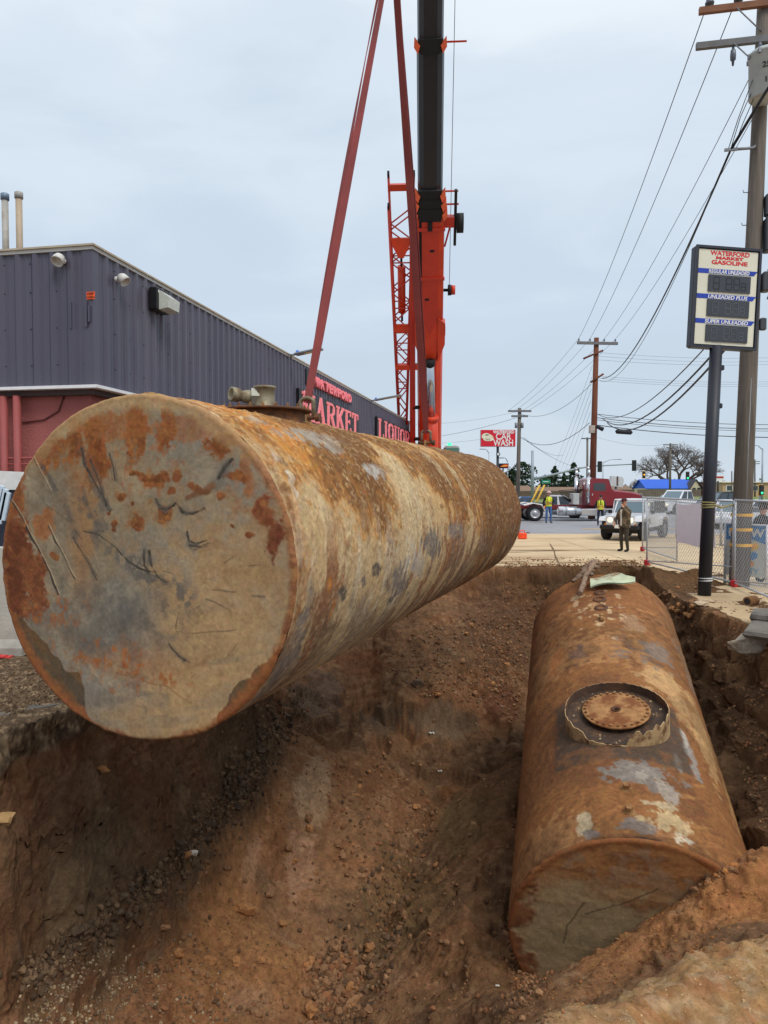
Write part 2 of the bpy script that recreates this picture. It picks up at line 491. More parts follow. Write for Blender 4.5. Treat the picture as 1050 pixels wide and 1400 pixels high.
def lumps(p, prob, seed):
    """Half-buried clods: height (in cell units) and a tint per clod."""
    p = np.asarray(p, np.float32); i0 = np.floor(p).astype(np.int64); best = np.zeros(len(p), np.float32); tint = np.zeros(len(p), np.float32)
    for a in (-1, 0, 1):
        for b in (-1, 0, 1):
            for c in (-1, 0, 1):
                x, y, z = i0[:, 0] + a, i0[:, 1] + b, i0[:, 2] + c
                h0 = _h(x, y, z, seed); on = np.where(h0 < prob)[0]
                if not len(on): continue
                x, y, z = x[on], y[on], z[on]; q = p[on]
                dx = q[:, 0] - (x + _h(x, y, z, seed + 1)); dy = q[:, 1] - (y + _h(x, y, z, seed + 2)); dz = q[:, 2] - (z + _h(x, y, z, seed + 3))
                k = _h(x, y, z, seed + 4); Rr = 0.16 + 0.42 * k * k
                # squared-off rather than round
                d = (np.abs(dx) ** 3 + np.abs(dy) ** 3 + np.abs(dz) ** 3) ** (1 / 3) * 0.5 + np.sqrt(dx * dx + dy * dy + dz * dz) * 0.5
                hh = Rr * np.sqrt(np.maximum(0, 1 - (d / Rr) ** 2))
                m = hh > best[on]; best[on[m]] = hh[m]; tint[on[m]] = _h(x, y, z, seed + 5)[m] * 2 - 1
    return best, tint
def make_terrain():
    # rows in Y, finer near the camera; along every row the vertices are spaced by arc length so that steep walls stay dense
    ys = [-3.0]
    while ys[-1] < 22:
        y = ys[-1]
        ys.append(y + (0.15 if y < 1.8 else 0.025 if y < 9.5 else 0.034 if y < 14 else 0.045))
    ys = np.array(ys); ys = ys * (25 / (ys[-1] + 3)) + (-3 + 3 * 25 / (ys[-1] + 3)) if False else np.clip(ys, -3, 22)
    xs = np.linspace(-9, 9, 1200)
    nx = 760
    XX = np.zeros((len(ys), nx))
    H = height(xs[None, :].repeat(len(ys), 0).ravel(), ys[:, None].repeat(len(xs), 1).ravel()).reshape(len(ys), -1)
    dz = np.abs(np.gradient(H, xs, axis=1))
    w = np.sqrt(1 + np.minimum(dz, 6) ** 2)
    k = np.ones(41) / 41
    wpad = np.pad(w, ((20, 20), (0, 0)), mode='edge')
    w = np.apply_along_axis(lambda c: np.convolve(c, k, 'valid'), 0, wpad)
    vis = np.where(np.abs(xs)[None] < np.maximum(ys, 2)[:, None] * 0.56 + 0.5, 1.0, 0.3)
    w = w * vis
    cum = np.cumsum(w, 1); cum = (cum - cum[:, :1]) / (cum[:, -1:] - cum[:, :1])
    u = np.linspace(0, 1, nx)
    for i in range(len(ys)): XX[i] = np.interp(u, cum[i], xs)
    kk = np.ones(9) / 9
    XX[4:-4] = np.apply_along_axis(lambda c: np.convolve(c, kk, 'valid'), 0, XX)
    X = XX.ravel(); Y = ys[:, None].repeat(nx, 1).ravel()
    Z = height(X, Y)
    V = np.stack([X, Y, Z], 1)
    shp = (len(ys), nx, 3)
    def normals(V):
        g = V.reshape(shp)
        n = np.cross(np.gradient(g, axis=1), np.gradient(g, axis=0)).reshape(-1, 3)
        return n / np.maximum(np.linalg.norm(n, axis=1, keepdims=True), 1e-9)
    N = normals(V)
    steep = 1 - N[:, 2]
    edge = np.minimum(np.minimum(X + 9, 9 - X), np.minimum(Y + 3, 22 - Y))
    inpit = sm(-Z, 0.02, 0.3)
    amp = sm(edge, 0.1, 0.8)
    lw = sm(steep, 0.35, 0.7) * (X < 0) * (Y < 14.5) * sm(-Z, 0.1, 0.3)             # the cut left wall
    rw = sm(X, 3.6, 4.4) * inpit
    far = sm(Y, 12.5, 14.5) * inpit
    cl1 = fbm(V * 1.6, 4, 21); cl2 = fbm(V * 5.5, 4, 22); cl3 = np.maximum(fbm(V * 15, 3, 23), -0.2); cl4 = fbm(V * 36, 2, 24)
    lump = sm(fbm(V * 0.9, 3, 29), -0.1, 0.5)
    d = amp * (0.03 + 0.07 * inpit) * cl1 + amp * (0.012 + 0.042 * inpit) * cl2 * (0.15 + 1.1 * lump) + amp * 0.028 * cl3 * (0.18 + 1.1 * lump) + 0.009 * cl4 * amp
    # bucket teeth drawn down the cut wall, undercut slabs on the right wall
    teeth = fbm(P3(X * 1.2 + Y * 4.2, Z * 0.5, 0.0), 3, 41)
    d += lw * (0.06 * teeth + 0.03 * fbm(P3(Y * 9.0, Z * 0.9, X), 3, 43) - 0.02 * cl2)
    d += rw * (0.14 * ridge(V * np.array((1.2, 1.2, 0.8)), 3, 44) + 0.09 * fbm(V * 3.2, 3, 46))
    d += far * 0.05 * ridge(V * np.array((1.5, 1.5, 2.5)), 3, 47)
    d += amp * sm(X, 0.1, 0.8) * (Y < 6.2) * sm(Z, -0.7, -0.1) * (0.05 * ridge(V * 3.0, 3, 48) + 0.03 * ridge(V * 9.0, 2, 49))
    sl = amp * inpit * (1 - lw) * sm(0.6 - X, 0.0, 0.6) * (Y < 12)
    d += sl * (0.016 * fbm(P3(X * 0.9, Y * 6.0 + X * 1.5, 0.0), 3, 61) + 0.007 * fbm(P3(X * 1.6, Y * 17 + X * 4, 0.0), 2, 62))
    d += far * amp * 0.022 * fbm(P3(X * 5.0, Y * 0.8, 0.0), 3, 63)
    wq = np.stack([cl2, cl3, cl4], 1) * 0.35
    L1, t1 = lumps(V * 5.5 + wq, 0.20, 301); L2, t2 = lumps(V * 13 + wq, 0.30, 311); L3, t3 = lumps(V * 27 + wq, 0.32, 321)
    cm1 = sm(fbm(V * 0.8, 2, 91) + 0.35 * far + 0.5 * rw, 0.0, 0.4) * (1 - 0.8 * lw); cm2 = sm(fbm(V * 1.1, 2, 92) + 0.25 * far + 0.5 * rw, -0.15, 0.3) * (1 - 0.7 * lw)
    dl_ = amp * (0.25 + 0.75 * inpit) * (0.9 * L1 / 5.5 * cm1 * 0.8 + 0.9 * L2 / 13 * cm2 + 0.8 * L3 / 27 * (0.35 + 0.65 * cm2))
    tn = (t1 * (L1 > 0.05) * cm1 + t2 * (L2 > 0.04) * cm2 * 0.8 + t3 * (L3 > 0.04) * 0.6)
    d += dl_
    V = V + N * d[:, None]
    # ledges: compacted layers broken off in steps on the far face and the right wall
    def ledge(m, h, nz, s):
        w = nz * fbm(P3(V[:, 0] * 0.8, V[:, 1] * 0.8, V[:, 2] * 0.3), 3, s); q = V[:, 2] / h + w; f_ = np.floor(q); r_ = q - f_
        V[:, 2] += ((f_ + sm(r_, 0.62, 0.95) - w) * h - V[:, 2]) * m
    ledge(0.85 * sm(Y, 12.3, 13.2) * (1 - sm(Y, 15.0, 16.2)) * inpit * sm(fbm(V * 0.7, 2, 81), -0.35, 0.1) * (X < 2.6), 0.34, 1.2, 82)
    ledge(0.6 * inpit * sm(fbm(V * 0.8, 2, 83), 0.05, 0.3) * (Y > 7.5) * (Y < 12.5) * (X > -1.6) * (X < 1.5), 0.22, 1.5, 84)
    ledge(0.5 * rw * sm(fbm(V * 0.9, 2, 85), -0.1, 0.3), 0.45, 1.2, 86)
    # crumbs heaped along the foot of the left wall
    foot = [hit(*p) for p in ((40, 1340), (110, 1290), (190, 1225), (260, 1160), (310, 1100), (345, 1045), (375, 985))]
    foot = np.array(foot)
    df = polyd(X, Y, foot[:, :2])
    mf = 1 - sm(df, 0.12, 0.42)
    V[:, 2] += mf * (0.10 + 0.09 * np.maximum(cl3, 0) + 0.07 * cl2)
    N = normals(V)
    # ---------------------------------------------------------------- soil colours
    n1 = fbm(V * 0.8, 4, 51); n2 = fbm(V * 2.6, 4, 52); n3 = fbm(V * 9, 3, 53)
    brown = LIN(152, 112, 78); red = LIN(154, 104, 68); dark = LIN(112, 84, 62); tan = LIN(184, 148, 110); olive = LIN(132, 108, 72); grey = LIN(150, 136, 116); pink = LIN(180, 146, 112); orange = LIN(172, 114, 66)
    col = np.tile(brown, (len(V), 1))
    def mix(m, c):
        nonlocal col
        m = np.clip(m, 0, 1)[:, None]; col = col * (1 - m) + np.asarray(c) * m
    mix(sm(n1 + 0.5 * n2, -0.1, 0.5) * 0.7, red)
    mix(sm(-n1 + 0.6 * n2, 0.1, 0.6) * 0.6, dark)
    mix(sm(n2 * 0.7 + n3 * 0.4, 0.3, 0.7) * 0.35, tan)
    def patch(px, py, r, c, amt=0.8, st=(1, 1, 1), soft=0.6, nz=0.5):
        o = hit(px, py)
        dd = np.linalg.norm((V - o) / np.array(st), axis=1) / r + nz * (n2 * 0.7 + n3 * 0.5)
        mix((1 - sm(dd, 1 - soft * 0.6, 1 + soft * 0.15)) * amt, c)
    mix(lw * 0.85, LIN(152, 106, 73))
    mix(lw * sm(fbm(P3(Y * 1.6, Z * 0.35, X), 3, 61), 0.1, 0.5) * 0.55, LIN(164, 136, 100))
    patch(110, 1170, 0.55, LIN(170, 144, 108), 0.7, (1, 1, 1.9))
    patch(80, 1070, 0.5, LIN(134, 84, 56), 0.6, (1, 1, 1.6))
    patch(330, 1010, 0.7, LIN(122, 108, 84), 0.55, (1, 2, 1))
    patch(430, 1075, 0.6, pink, 0.9, (0.45, 2.0, 1.0), 0.35)
    patch(410, 1180, 0.5, LIN(184, 140, 108), 0.85, (0.4, 1.7, 1.0), 0.35)
    patch(300, 1220, 0.7, LIN(176, 122, 76), 0.8, (0.6, 1.6, 1.0))
    patch(260, 1330, 0.6, LIN(170, 116, 72), 0.75, (1.2, 1.2, 1.0))
    patch(370, 1120, 0.5, LIN(170, 118, 76), 0.7, (0.5, 2.0, 1.0))
    patch(380, 1330, 0.6, LIN(170, 122, 82), 0.7, (0.8, 1.4, 1.0))
    patch(345, 1180, 0.25, LIN(190, 144, 108), 0.8, (0.35, 1.8, 1.0), 0.3)
    patch(430, 950, 0.7, LIN(126, 106, 92), 0.7, (1, 2.2, 1))
    patch(500, 905, 0.6, LIN(142, 90, 58), 0.65, (1.2, 1.5, 0.6))
    patch(600, 985, 0.65, LIN(140, 122, 102), 0.65, (1.4, 0.8, 0.6))
    patch(520, 980, 0.5, LIN(112, 98, 84), 0.5, (1.3, 1.2, 0.6))
    patch(670, 860, 1.2, LIN(128, 92, 70), 0.6, (1, 2, 1))
    patch(680, 960, 0.7, LIN(132, 80, 56), 0.7, (0.7, 1.2, 1.2))
    patch(640, 1120, 0.8, olive, 0.7, (0.7, 1.6, 1))
    patch(620, 1080, 0.35, LIN(156, 104, 58), 0.6, (0.8, 1.2, 1))
    patch(560, 1230, 0.8, LIN(112, 90, 58), 0.6, (0.8, 2.0, 1))
    patch(500, 1270, 0.5, LIN(112, 90, 64), 0.45, (0.8, 1.5, 1))
    patch(320, 1300, 0.8, LIN(166, 116, 70), 0.65, (1.2, 1.2, 1))
    patch(540, 1345, 0.3, LIN(178, 138, 104), 0.7, (0.5, 1.2, 1))
    patch(640, 1330, 0.6, LIN(128, 92, 60), 0.6)
    patch(340, 1370, 0.3, LIN(168, 132, 104), 0.5)
    patch(950, 1250, 0.8, LIN(178, 122, 72), 0.75, (1.4, 0.8, 1))
    patch(1000, 1220, 0.5, orange, 0.7)
    patch(860, 1300, 0.7, LIN(162, 112, 70), 0.7)
    mix(mf * 0.8 * (0.6 + 0.5 * n3), LIN(92, 74, 58))
    # pale dry fill at the photographer's feet
    crest = sm(X, 0.2, 0.9) * (1 - sm(Y - np.interp(X, [0.7, 1.9, 3.2], [2.95, 3.55, 4.2]), 0.25, 0.8)) * (Y < 6)
    mix(crest * 0.95, LIN(198, 154, 104)); mix(crest * sm(n2, 0.0, 0.5) * 0.65, LIN(176, 116, 66))
    mix(crest * sm(fbm(V * 22, 2, 71), 0.15, 0.5) * 0.4, LIN(214, 190, 156))
    # shoulder on the left: dark gravelly fill; dusty pavement level behind; dug soil and clay on the right
    sh = (X < -1.5) * (Y < 9.6) * sm(Z, -0.45, -0.3)
    mix(sh * 0.85, LIN(98, 84, 68)); mix(sh * sm(fbm(V * 18, 2, 72), 0.2, 0.45) * 0.7, LIN(176, 150, 118))
    mix(rw * 0.6, LIN(106, 80, 58)); mix(rw * sm(n2, 0.1, 0.5) * 0.55, LIN(164, 126, 88))
    top = sm(Z, -0.06, 0.02) * (Y > 9.6) * ((Y > 19.55) | (X < -2.6) | (X > 6.3))
    mix(top * (X < 5.0) * 0.7, LIN(176, 142, 104))
    rim = sm(X, 4.4, 5.2) * sm(Y, 14.2, 15.2) * sm(Z, -0.5, -0.1)
    mix(rim * 0.8, LIN(138, 102, 66)); mix(rim * sm(n3, 0.0, 0.5) * 0.6, LIN(96, 72, 52))
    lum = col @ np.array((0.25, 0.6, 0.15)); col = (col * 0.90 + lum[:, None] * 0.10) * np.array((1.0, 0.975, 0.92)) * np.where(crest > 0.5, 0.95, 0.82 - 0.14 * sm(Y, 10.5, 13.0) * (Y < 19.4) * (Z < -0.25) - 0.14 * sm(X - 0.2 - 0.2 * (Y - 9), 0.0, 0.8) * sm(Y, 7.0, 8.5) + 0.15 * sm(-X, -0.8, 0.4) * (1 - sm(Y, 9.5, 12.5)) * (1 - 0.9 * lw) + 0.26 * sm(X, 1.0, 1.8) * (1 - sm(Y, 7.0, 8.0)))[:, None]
    # pit shading put into soil colour above: far bank, trench darkened; left slope brightened
    col = col * (1 + 0.16 * tn)[:, None]
    col = col * (1 + 0.20 * n3 + 0.12 * fbm(V * 30, 2, 73))[:, None]
    F = grid_faces(len(ys), nx)[:, ::-1]
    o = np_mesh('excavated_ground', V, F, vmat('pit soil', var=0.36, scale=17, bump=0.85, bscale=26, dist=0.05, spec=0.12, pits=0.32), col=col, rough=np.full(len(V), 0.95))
    tag(o, kind='structure')
    bv = BVHTree.FromPolygons([tuple(v) for v in V], [tuple(f) for f in F.tolist()], all_triangles=False)
    return o, bv
terrain, GROUND = make_terrain()
def ground_z(x, y):
    h = GROUND.ray_cast(Vector((x, y, 5)), Vector((0, 0, -1)))
    return h[0].z if h[0] is not None else 0.0
def ground_px(px, py):
    d = raydir(px, py).normalized()
    return GROUND.ray_cast(CAM + d * 1.2, d)[:2]
# ------------------------------------------------------------------ the two steel tanks
steel_paint = vmat('rusted tank steel', var=0.30, scale=24, bump=0.45, bscale=42, dist=0.014, spec=0.3, pits=0.3)
plate_paint = vmat('scraped end plate steel', var=0.22, scale=30, bump=0.22, bscale=60, dist=0.006, spec=0.3, pits=0.22)
rust_dark = mat('dark rusted steel', lin(92, 62, 44), 0.8, 0.0, 0.3, 14, 0.4, 90, lin(132, 84, 48))
rust_tan = mat('dusty rusted steel', lin(150, 112, 70), 0.85, 0.0, 0.3, 16, 0.4, 90, lin(120, 76, 44), c2lo=0.45, c2hi=0.6)
galv = mat('dull galvanised pipe', lin(148, 140, 118), 0.55, 0.35, 0.25, 12, 0.2, 80, lin(112, 92, 66))
TR = 1.22

class Tank:
    def __init__(s, c, yaw, pitch, L):
        s.c = np.array(c); s.L = L
        s.a = np.array((math.sin(yaw) * math.cos(pitch), math.cos(yaw) * math.cos(pitch), math.sin(pitch)))
        s.r = np.cross(s.a, (0, 0, 1)); s.r /= np.linalg.norm(s.r); s.u = np.cross(s.r, s.a)
    def face(s, px, py):                                # photo pixel -> (right, up) on the near end plate
        d = np.array(raydir(px, py)); o = np.array(CAM)
        q = o + d * (np.dot(s.c - o, s.a) / np.dot(d, s.a)) - s.c
        return np.array((q @ s.r, q @ s.u))
    def shell(s, px, py):                               # photo pixel -> (angle from the top, distance along)
        d = np.array(raydir(px, py)); o = np.array(CAM) - s.c
        dp = d - s.a * (d @ s.a); op = o - s.a * (o @ s.a)
        A, B, Cc = dp @ dp, 2 * dp @ op, op @ op - TR * TR
        D = max(B * B - 4 * A * Cc, 0); t = (-B - math.sqrt(D)) / (2 * A)
        q = o + d * t
        return np.array((math.atan2(q @ s.r, q @ s.u), q @ s.a))
    def pt(s, th, x, rad=TR):
        return Vector(s.c + s.a * x + rad * (math.cos(th) * s.u + math.sin(th) * s.r))
    def nrm(s, th):
        return Vector(math.cos(th) * s.u + math.sin(th) * s.r)

class Paint:
    def __init__(s, n, base, rough=0.8):
        s.col = np.tile(np.asarray(base, float), (n, 1)); s.ro = np.full(n, rough); s.d = np.zeros(n)
    def mix(s, m, c, ro=None, d=0.0):
        m = np.clip(m, 0, 1); s.col = s.col * (1 - m[:, None]) + np.asarray(c) * m[:, None]
        if ro is not None: s.ro = s.ro * (1 - m) + ro * m
        if d: s.d += m * d

TA = Tank((-1.734, 5.112, 1.575), 0.327, 0.0, 10.2)
TB = Tank((2.429, 6.887, -2.266), 0.237, 0.265, 6.5)

def end_plate(T, nr, nt, painter, dish=0.0):
    rr = np.concatenate([np.linspace(0.004, TR - 0.03, nr - 8), TR - 0.03 + 0.03 * np.sin(np.linspace(0, PI / 2, 9)[1:])])
    back = np.concatenate([np.zeros(nr - 8), 0.03 * (1 - np.cos(np.linspace(0, PI / 2, 9)[1:]))])
    th = np.linspace(0, 2 * PI, nt, endpoint=False)
    Rg, Tg = np.meshgrid(rr, th, indexing='ij'); Bg = np.repeat(back[:, None], nt, 1)
    U = (Rg * np.sin(Tg)).ravel(); Vv = (Rg * np.cos(Tg)).ravel(); B = Bg.ravel()
    col, ro, d = painter(U, Vv, Rg.ravel(), Tg.ravel())
    off = B - d * (1 - sm(Rg.ravel(), TR - 0.006, TR))
    q_ = P3(np.cos(Tg.ravel()) * 5, np.sin(Tg.ravel()) * 5, 0.0); lip = sm(Rg.ravel(), TR - 0.035, TR - 0.01) * (0.0045 * fbm(q_, 3, 401) + 0.003 * fbm(q_ * 5, 3, 402) + 0.006 * np.maximum(fbm(q_ * 2.2, 2, 403) - 0.2, 0))
    U, Vv = U * (1 + lip), Vv * (1 + lip)
    P = T.c + U[:, None] * T.r + Vv[:, None] * T.u + off[:, None] * T.a
    return P, grid_faces(nr, nt, True), col, ro

# ---- tank A, near end plate
def paint_face_a(U, V, Rr, Th):
    f = TA.face
    N = len(U); q = P3(U, V)
    wob = np.stack([fbm(q * 7, 3, 101), fbm(q * 7 + 9.1, 3, 102)], 1) * 0.035
    Uw, Vw = U + wob[:, 0], V + wob[:, 1]
    n1 = fbm(q * 1.6, 4, 103); n2 = fbm(q * 5, 4, 104); n3 = fbm(q * 17, 4, 105); n4 = fbm(q * 48, 2, 106)
    drip = fbm(P3(U * 9, V * 1.5), 4, 107)
    hz = fbm(P3(U * 1.6 + V * 0.4, V * 11 - U * 2), 4, 108)
    p = Paint(N, LIN(146, 132, 108), 0.75)
    p.mix(sm(n1 + 0.4 * n2, -0.1, 0.6) * 0.8, LIN(132, 128, 118))
    p.mix(sm(n2 - 0.3 * n1, 0.15, 0.7) * 0.5, LIN(164, 148, 118))
    def ell(px, py, rx, ry, nz=0.5, soft=0.5, dr=0.0):
        c = f(px, py)
        e = np.hypot((Uw - c[0]) / (rx / 164), (Vw - c[1]) / (ry / 197)) + nz * (n2 * 0.5 + n3 * 0.4) + dr * drip
        return 1 - sm(e, 1 - soft, 1 + soft * 0.5)
    tan = LIN(186, 151, 104); tan2 = LIN(170, 135, 92)
    p.mix(ell(300, 860, 125, 165, 0.6, 0.7) * 0.85, tan, 0.9)
    p.mix(ell(235, 965, 120, 55, 0.5, 0.6) * 0.85, tan, 0.9)
    p.mix(ell(345, 760, 60, 90, 0.6, 0.7) * 0.6, tan2, 0.9)
    p.mix(ell(215, 545, 150, 22, 0.8, 0.8) * 0.6, LIN(176, 146, 104), 0.9)
    p.mix(ell(140, 640, 90, 90, 0.9, 0.8) * 0.35, tan2)
    p.mix(ell(112, 720, 22, 110, 0.7, 0.7) * 0.55, LIN(172, 120, 66))
    # blue grey bare steel
    st = LIN(112, 108, 102)
    p.mix(ell(150, 860, 70, 60, 0.9, 0.8) * 0.75, st, 0.55)
    p.mix(ell(180, 830, 42, 30, 0.5, 0.8) * 0.6, LIN(92, 92, 92), 0.55)
    p.mix(ell(150, 945, 70, 28, 0.8, 0.8) * 0.7, LIN(126, 122, 116), 0.55)
    p.mix(ell(55, 830, 40, 50, 0.8, 0.8) * 0.7, st, 0.55)
    p.mix(ell(72, 690, 32, 60, 0.8, 0.7) * 0.5, LIN(118, 112, 100), 0.6)
    p.mix(ell(248, 600, 60, 34, 1.0, 0.8) * 0.5, LIN(138, 136, 126), 0.6)
    p.mix(sm(hz, 0.25, 0.7) * sm(-V, -0.2, 0.5) * 0.35, LIN(128, 118, 104))
    # rust: broad stains, drips from the top edge, freckles
    ora = LIN(168, 100, 46); ru = LIN(140, 84, 42); dk = LIN(112, 62, 40)
    rb = n2 * 0.4 + n3 * 0.65 + n4 * 0.35
    def rust(px, py, rx, ry, amt=1.0, c=ru, thick=0.0015, dr=0.0, cover=0.0):
        m = ell(px, py, rx, ry, 0.65, 0.75, dr)
        gate = sm(m, 0.02, 0.2); amt = amt * gate
        mm = sm(m + rb * 0.5 + cover, 0.40, 0.68) * amt
        p.mix(sm(m, 0.0, 0.9) * amt * 0.35, LIN(158, 116, 74), 0.9)
        p.mix(mm, c, 0.95, thick)
        p.mix(sm(m * 0.6 + rb * 0.8 + cover, 0.45, 0.8) * amt * 0.8, np.asarray(c) * 0.5, 0.95, thick)
        p.mix(sm(-rb + n4 * 0.6, 0.35, 0.7) * mm * 0.5, LIN(190, 126, 66), 0.95)
    for a in ((189, 588, 15, 36), (230, 582, 15, 40), (132, 612, 17, 48), (98, 600, 17, 58), (308, 606, 24, 26), (60, 610, 22, 34)):
        rust(*a, 0.95, LIN(148, 86, 38), 0.002, 0.35)
    rust(150, 582, 80, 22, 0.6, LIN(170, 104, 52)); rust(275, 585, 60, 20, 0.5, LIN(170, 104, 52))
    rust(374, 738, 14, 30, 1, LIN(128, 72, 44)); rust(362, 695, 12, 30, 0.9, LIN(146, 80, 44)); rust(340, 640, 12, 36, 0.6, ora)
    rust(24, 770, 30, 85, 1, LIN(128, 70, 40), 0.002, 0.2, 0.12); rust(52, 800, 22, 62, 0.9, LIN(140, 80, 44), 0.002, 0.2)
    rust(22, 672, 18, 50, 0.9, LIN(150, 86, 44)); rust(60, 722, 20, 30, 0.7, ora)
    for a in ((216, 656, 28, 15), (196, 652, 10, 8), (164, 680, 8, 11), (190, 718, 13, 17), (160, 722, 8, 11), (224, 708, 9, 15), (276, 668, 16, 8), (338, 732, 8, 6), (320, 648, 26, 8), (183, 690, 4, 4), (312, 718, 5, 4), (245, 655, 8, 12), (236, 672, 6, 6), (300, 680, 8, 8), (186, 650, 14, 6), (76, 760, 8, 10), (150, 700, 4, 5)):
        rust(*a, 0.9, LIN(142, 82, 38), 0.003)
    fre = sm(fbm(q * np.array((26, 19, 1)), 3, 111) + 0.25 * n2, 0.28, 0.45)
    for a, k in (((132, 890, 75, 24), 0.9), ((205, 920, 66, 22), 0.85), ((75, 830, 40, 30), 0.7), ((115, 925, 50, 16), 0.6), ((200, 660, 60, 22), 0.6), ((330, 660, 30, 60), 0.4), ((165, 945, 30, 12), 0.6), ((170, 610, 110, 60), 0.5)):
        p.mix(fre * ell(*a, 0.6, 0.8) * k, ora, 0.95, 0.0012)
    p.mix(ell(165, 905, 80, 26, 0.7, 0.8) * 0.35, LIN(178, 112, 58))
    # rim: rust scale and orange dust
    e = sm(Rr + 0.018 * n2 + 0.012 * n3, 1.165, 1.205)
    p.mix(e * 0.75, LIN(160, 98, 48), 0.95, 0.002)
    p.mix(e * sm(n3, 0.0, 0.4) * 0.6, LIN(110, 66, 40))
    p.mix(sm(Rr + 0.03 * n2, 1.09, 1.16) * sm(V, 0.55, 1.0) * 0.6, LIN(188, 158, 112))
    # the band of dirt left where the fill stood against the plate, both sides of the bottom
    for pts in (((14, 832), (36, 842), (60, 880), (86, 914), (104, 920), (116, 942), (131, 1002), (60, 990), (-20, 900)),
                ((296, 1000), (304, 975), (318, 948), (344, 918), (380, 892), (410, 878), (430, 920), (380, 990))):
        Q = np.array([f(*a) for a in pts]); ins = np.zeros(N, bool)
        for (x1, y1), (x2, y2) in zip(Q, np.roll(Q, -1, 0)):
            ins ^= ((y1 > Vw) != (y2 > Vw)) & (Uw < (x2 - x1) * (Vw - y1) / (y2 - y1 + 1e-12) + x1)
        m = ins.astype(float)
        p.mix(m * 0.9, LIN(88, 72, 52), 0.95)
        p.mix(m * sm(fbm(P3((U + V) * 9, (U - V) * 3), 3, 113), -0.1, 0.5) * 0.6, LIN(122, 88, 52))
        p.mix(m * sm(Rr + 0.02 * n3, 1.10, 1.17) * 0.8, LIN(156, 92, 46))
    # smears and gouges
    def stroke(pts, w=2.0, c=(34, 31, 30), amt=0.95, soft=1.0, dep=-0.0015, light=False, brk=0.0):
        Q = [f(*a) for a in pts]; d = polyd(U + 0.010 * n2 + 0.003 * n3, V + 0.010 * n2, Q); ww = w / 190 * (0.85 if w < 4 else 1.0) * (0.75 + 0.6 * np.clip(n2 + n3 * 0.5, -0.6, 0.8))
        m = (1 - sm(d, ww * 0.35, ww * (0.5 + soft))) * amt * sm(n3 * 0.6 + n2 * 0.4, -0.75, -0.25)
        if brk: m = m * sm(n3 + n4 * 0.4, -0.35 + brk - 0.3, 0.15 + brk - 0.2)
        p.mix(m, LIN(*c), 0.6, dep)
        if light:
            d2 = polyd(U - 0.011 + 0.006 * n2, V - 0.004 + 0.006 * n2, Q)
            p.mix((1 - sm(d2, 0.001, 0.007)) * 0.75, LIN(206, 184, 150))
    stroke(((128, 735), (165, 765), (205, 790), (240, 808), (258, 822)), 12, (96, 92, 88), 0.6, 1.6, 0, False, 0.25)
    stroke(((60, 640), (72, 668), (92, 700), (104, 730)), 7, (84, 80, 76), 0.6, 1.8, 0, False, 0.2)
    stroke(((108, 680), (122, 696), (136, 712), (140, 726)), 11, (80, 76, 74), 0.65, 1.5, 0, False, 0.25)
    stroke(((118, 650), (128, 670), (140, 690)), 7, (92, 88, 82), 0.55, 1.5, 0, False, 0.2)
    stroke(((180, 764), (200, 786), (215, 808), (224, 820)), 10, (98, 92, 86), 0.5, 1.7, 0, False, 0.2)
    stroke(((95, 868), (110, 880), (124, 884)), 12, (92, 88, 84), 0.55, 1.6, 0)
    stroke(((296, 665), (306, 648), (314, 634)), 7, (104, 100, 94), 0.6, 1.4, 0)
    stroke(((240, 800), (252, 822), (258, 838)), 16, (96, 94, 92), 0.55, 1.5, 0, False, 0.2)
    stroke(((112, 670), (120, 700), (138, 720)), 8, (92, 88, 84), 0.6, 1.5, 0)
    for pts, w in ((((112, 612), (117, 638), (130, 662), (142, 682), (151, 696)), 3.2), (((124, 628), (134, 655), (146, 690)), 2.0), (((120, 640), (132, 668), (138, 676)), 2.0),
                   (((150, 620), (155, 638), (158, 657)), 2.2), (((213, 683), (217, 697), (229, 697), (240, 688), (250, 700), (263, 703), (279, 695)), 3.2), (((216, 690), (226, 699), (238, 692)), 2.4),
                   (((256, 726), (258, 738), (268, 744), (288, 737)), 2.2), (((260, 745), (272, 748), (287, 742)), 2.0), (((266, 751), (284, 748)), 1.6),
                   (((197, 752), (197, 772), (203, 784)), 2.2), (((204, 753), (207, 776), (216, 792), (226, 798)), 3.2), (((230, 881), (244, 899), (258, 908)), 2.6), (((238, 892), (252, 906)), 2.0),
                   (((240, 864), (262, 867), (290, 864), (322, 862)), 1.4), (((243, 838), (240, 861)), 1.8), (((322, 883), (305, 905)), 1.6), (((300, 652), (308, 638), (318, 627)), 3.0),
                   (((340, 775), (353, 774)), 1.8), (((344, 814), (363, 815)), 1.4), (((262, 836), (272, 829)), 1.8), (((54, 632), (66, 656), (86, 682), (108, 692), (128, 687), (141, 675)), 1.4),
                   (((113, 727), (133, 731), (152, 746), (176, 768), (194, 778), (212, 784)), 2.2), (((62, 690), (75, 700), (96, 716), (112, 738)), 1.6), (((100, 735), (116, 765), (132, 794)), 2.0),
                   (((282, 818), (300, 826), (316, 836)), 1.2), (((290, 806), (322, 808)), 1.2), (((222, 782), (236, 785)), 1.4), (((220, 838), (228, 826)), 1.6), (((306, 770), (318, 762)), 1.4)):
        stroke(pts, w, (38, 35, 33) if w >= 2 else (70, 60, 50), 0.9 if w >= 2 else 0.6)
        if w >= 2:
            for o_ in (-3.2, 2.6, 4.6):
                ox, oy = o_ * rnd.uniform(0.7, 1.2), o_ * rnd.uniform(-0.2, 0.5); m_ = max(2, int(len(pts) * rnd.uniform(0.6, 1.0)))
                stroke([(x + ox, y + oy) for x, y in pts][-m_:], 1.1, (84, 76, 68), 0.65, 1.2, -0.001, False, 0.25)
            stroke(pts, w * 2.6, (104, 96, 86), 0.35, 1.6, 0, False, 0.3)
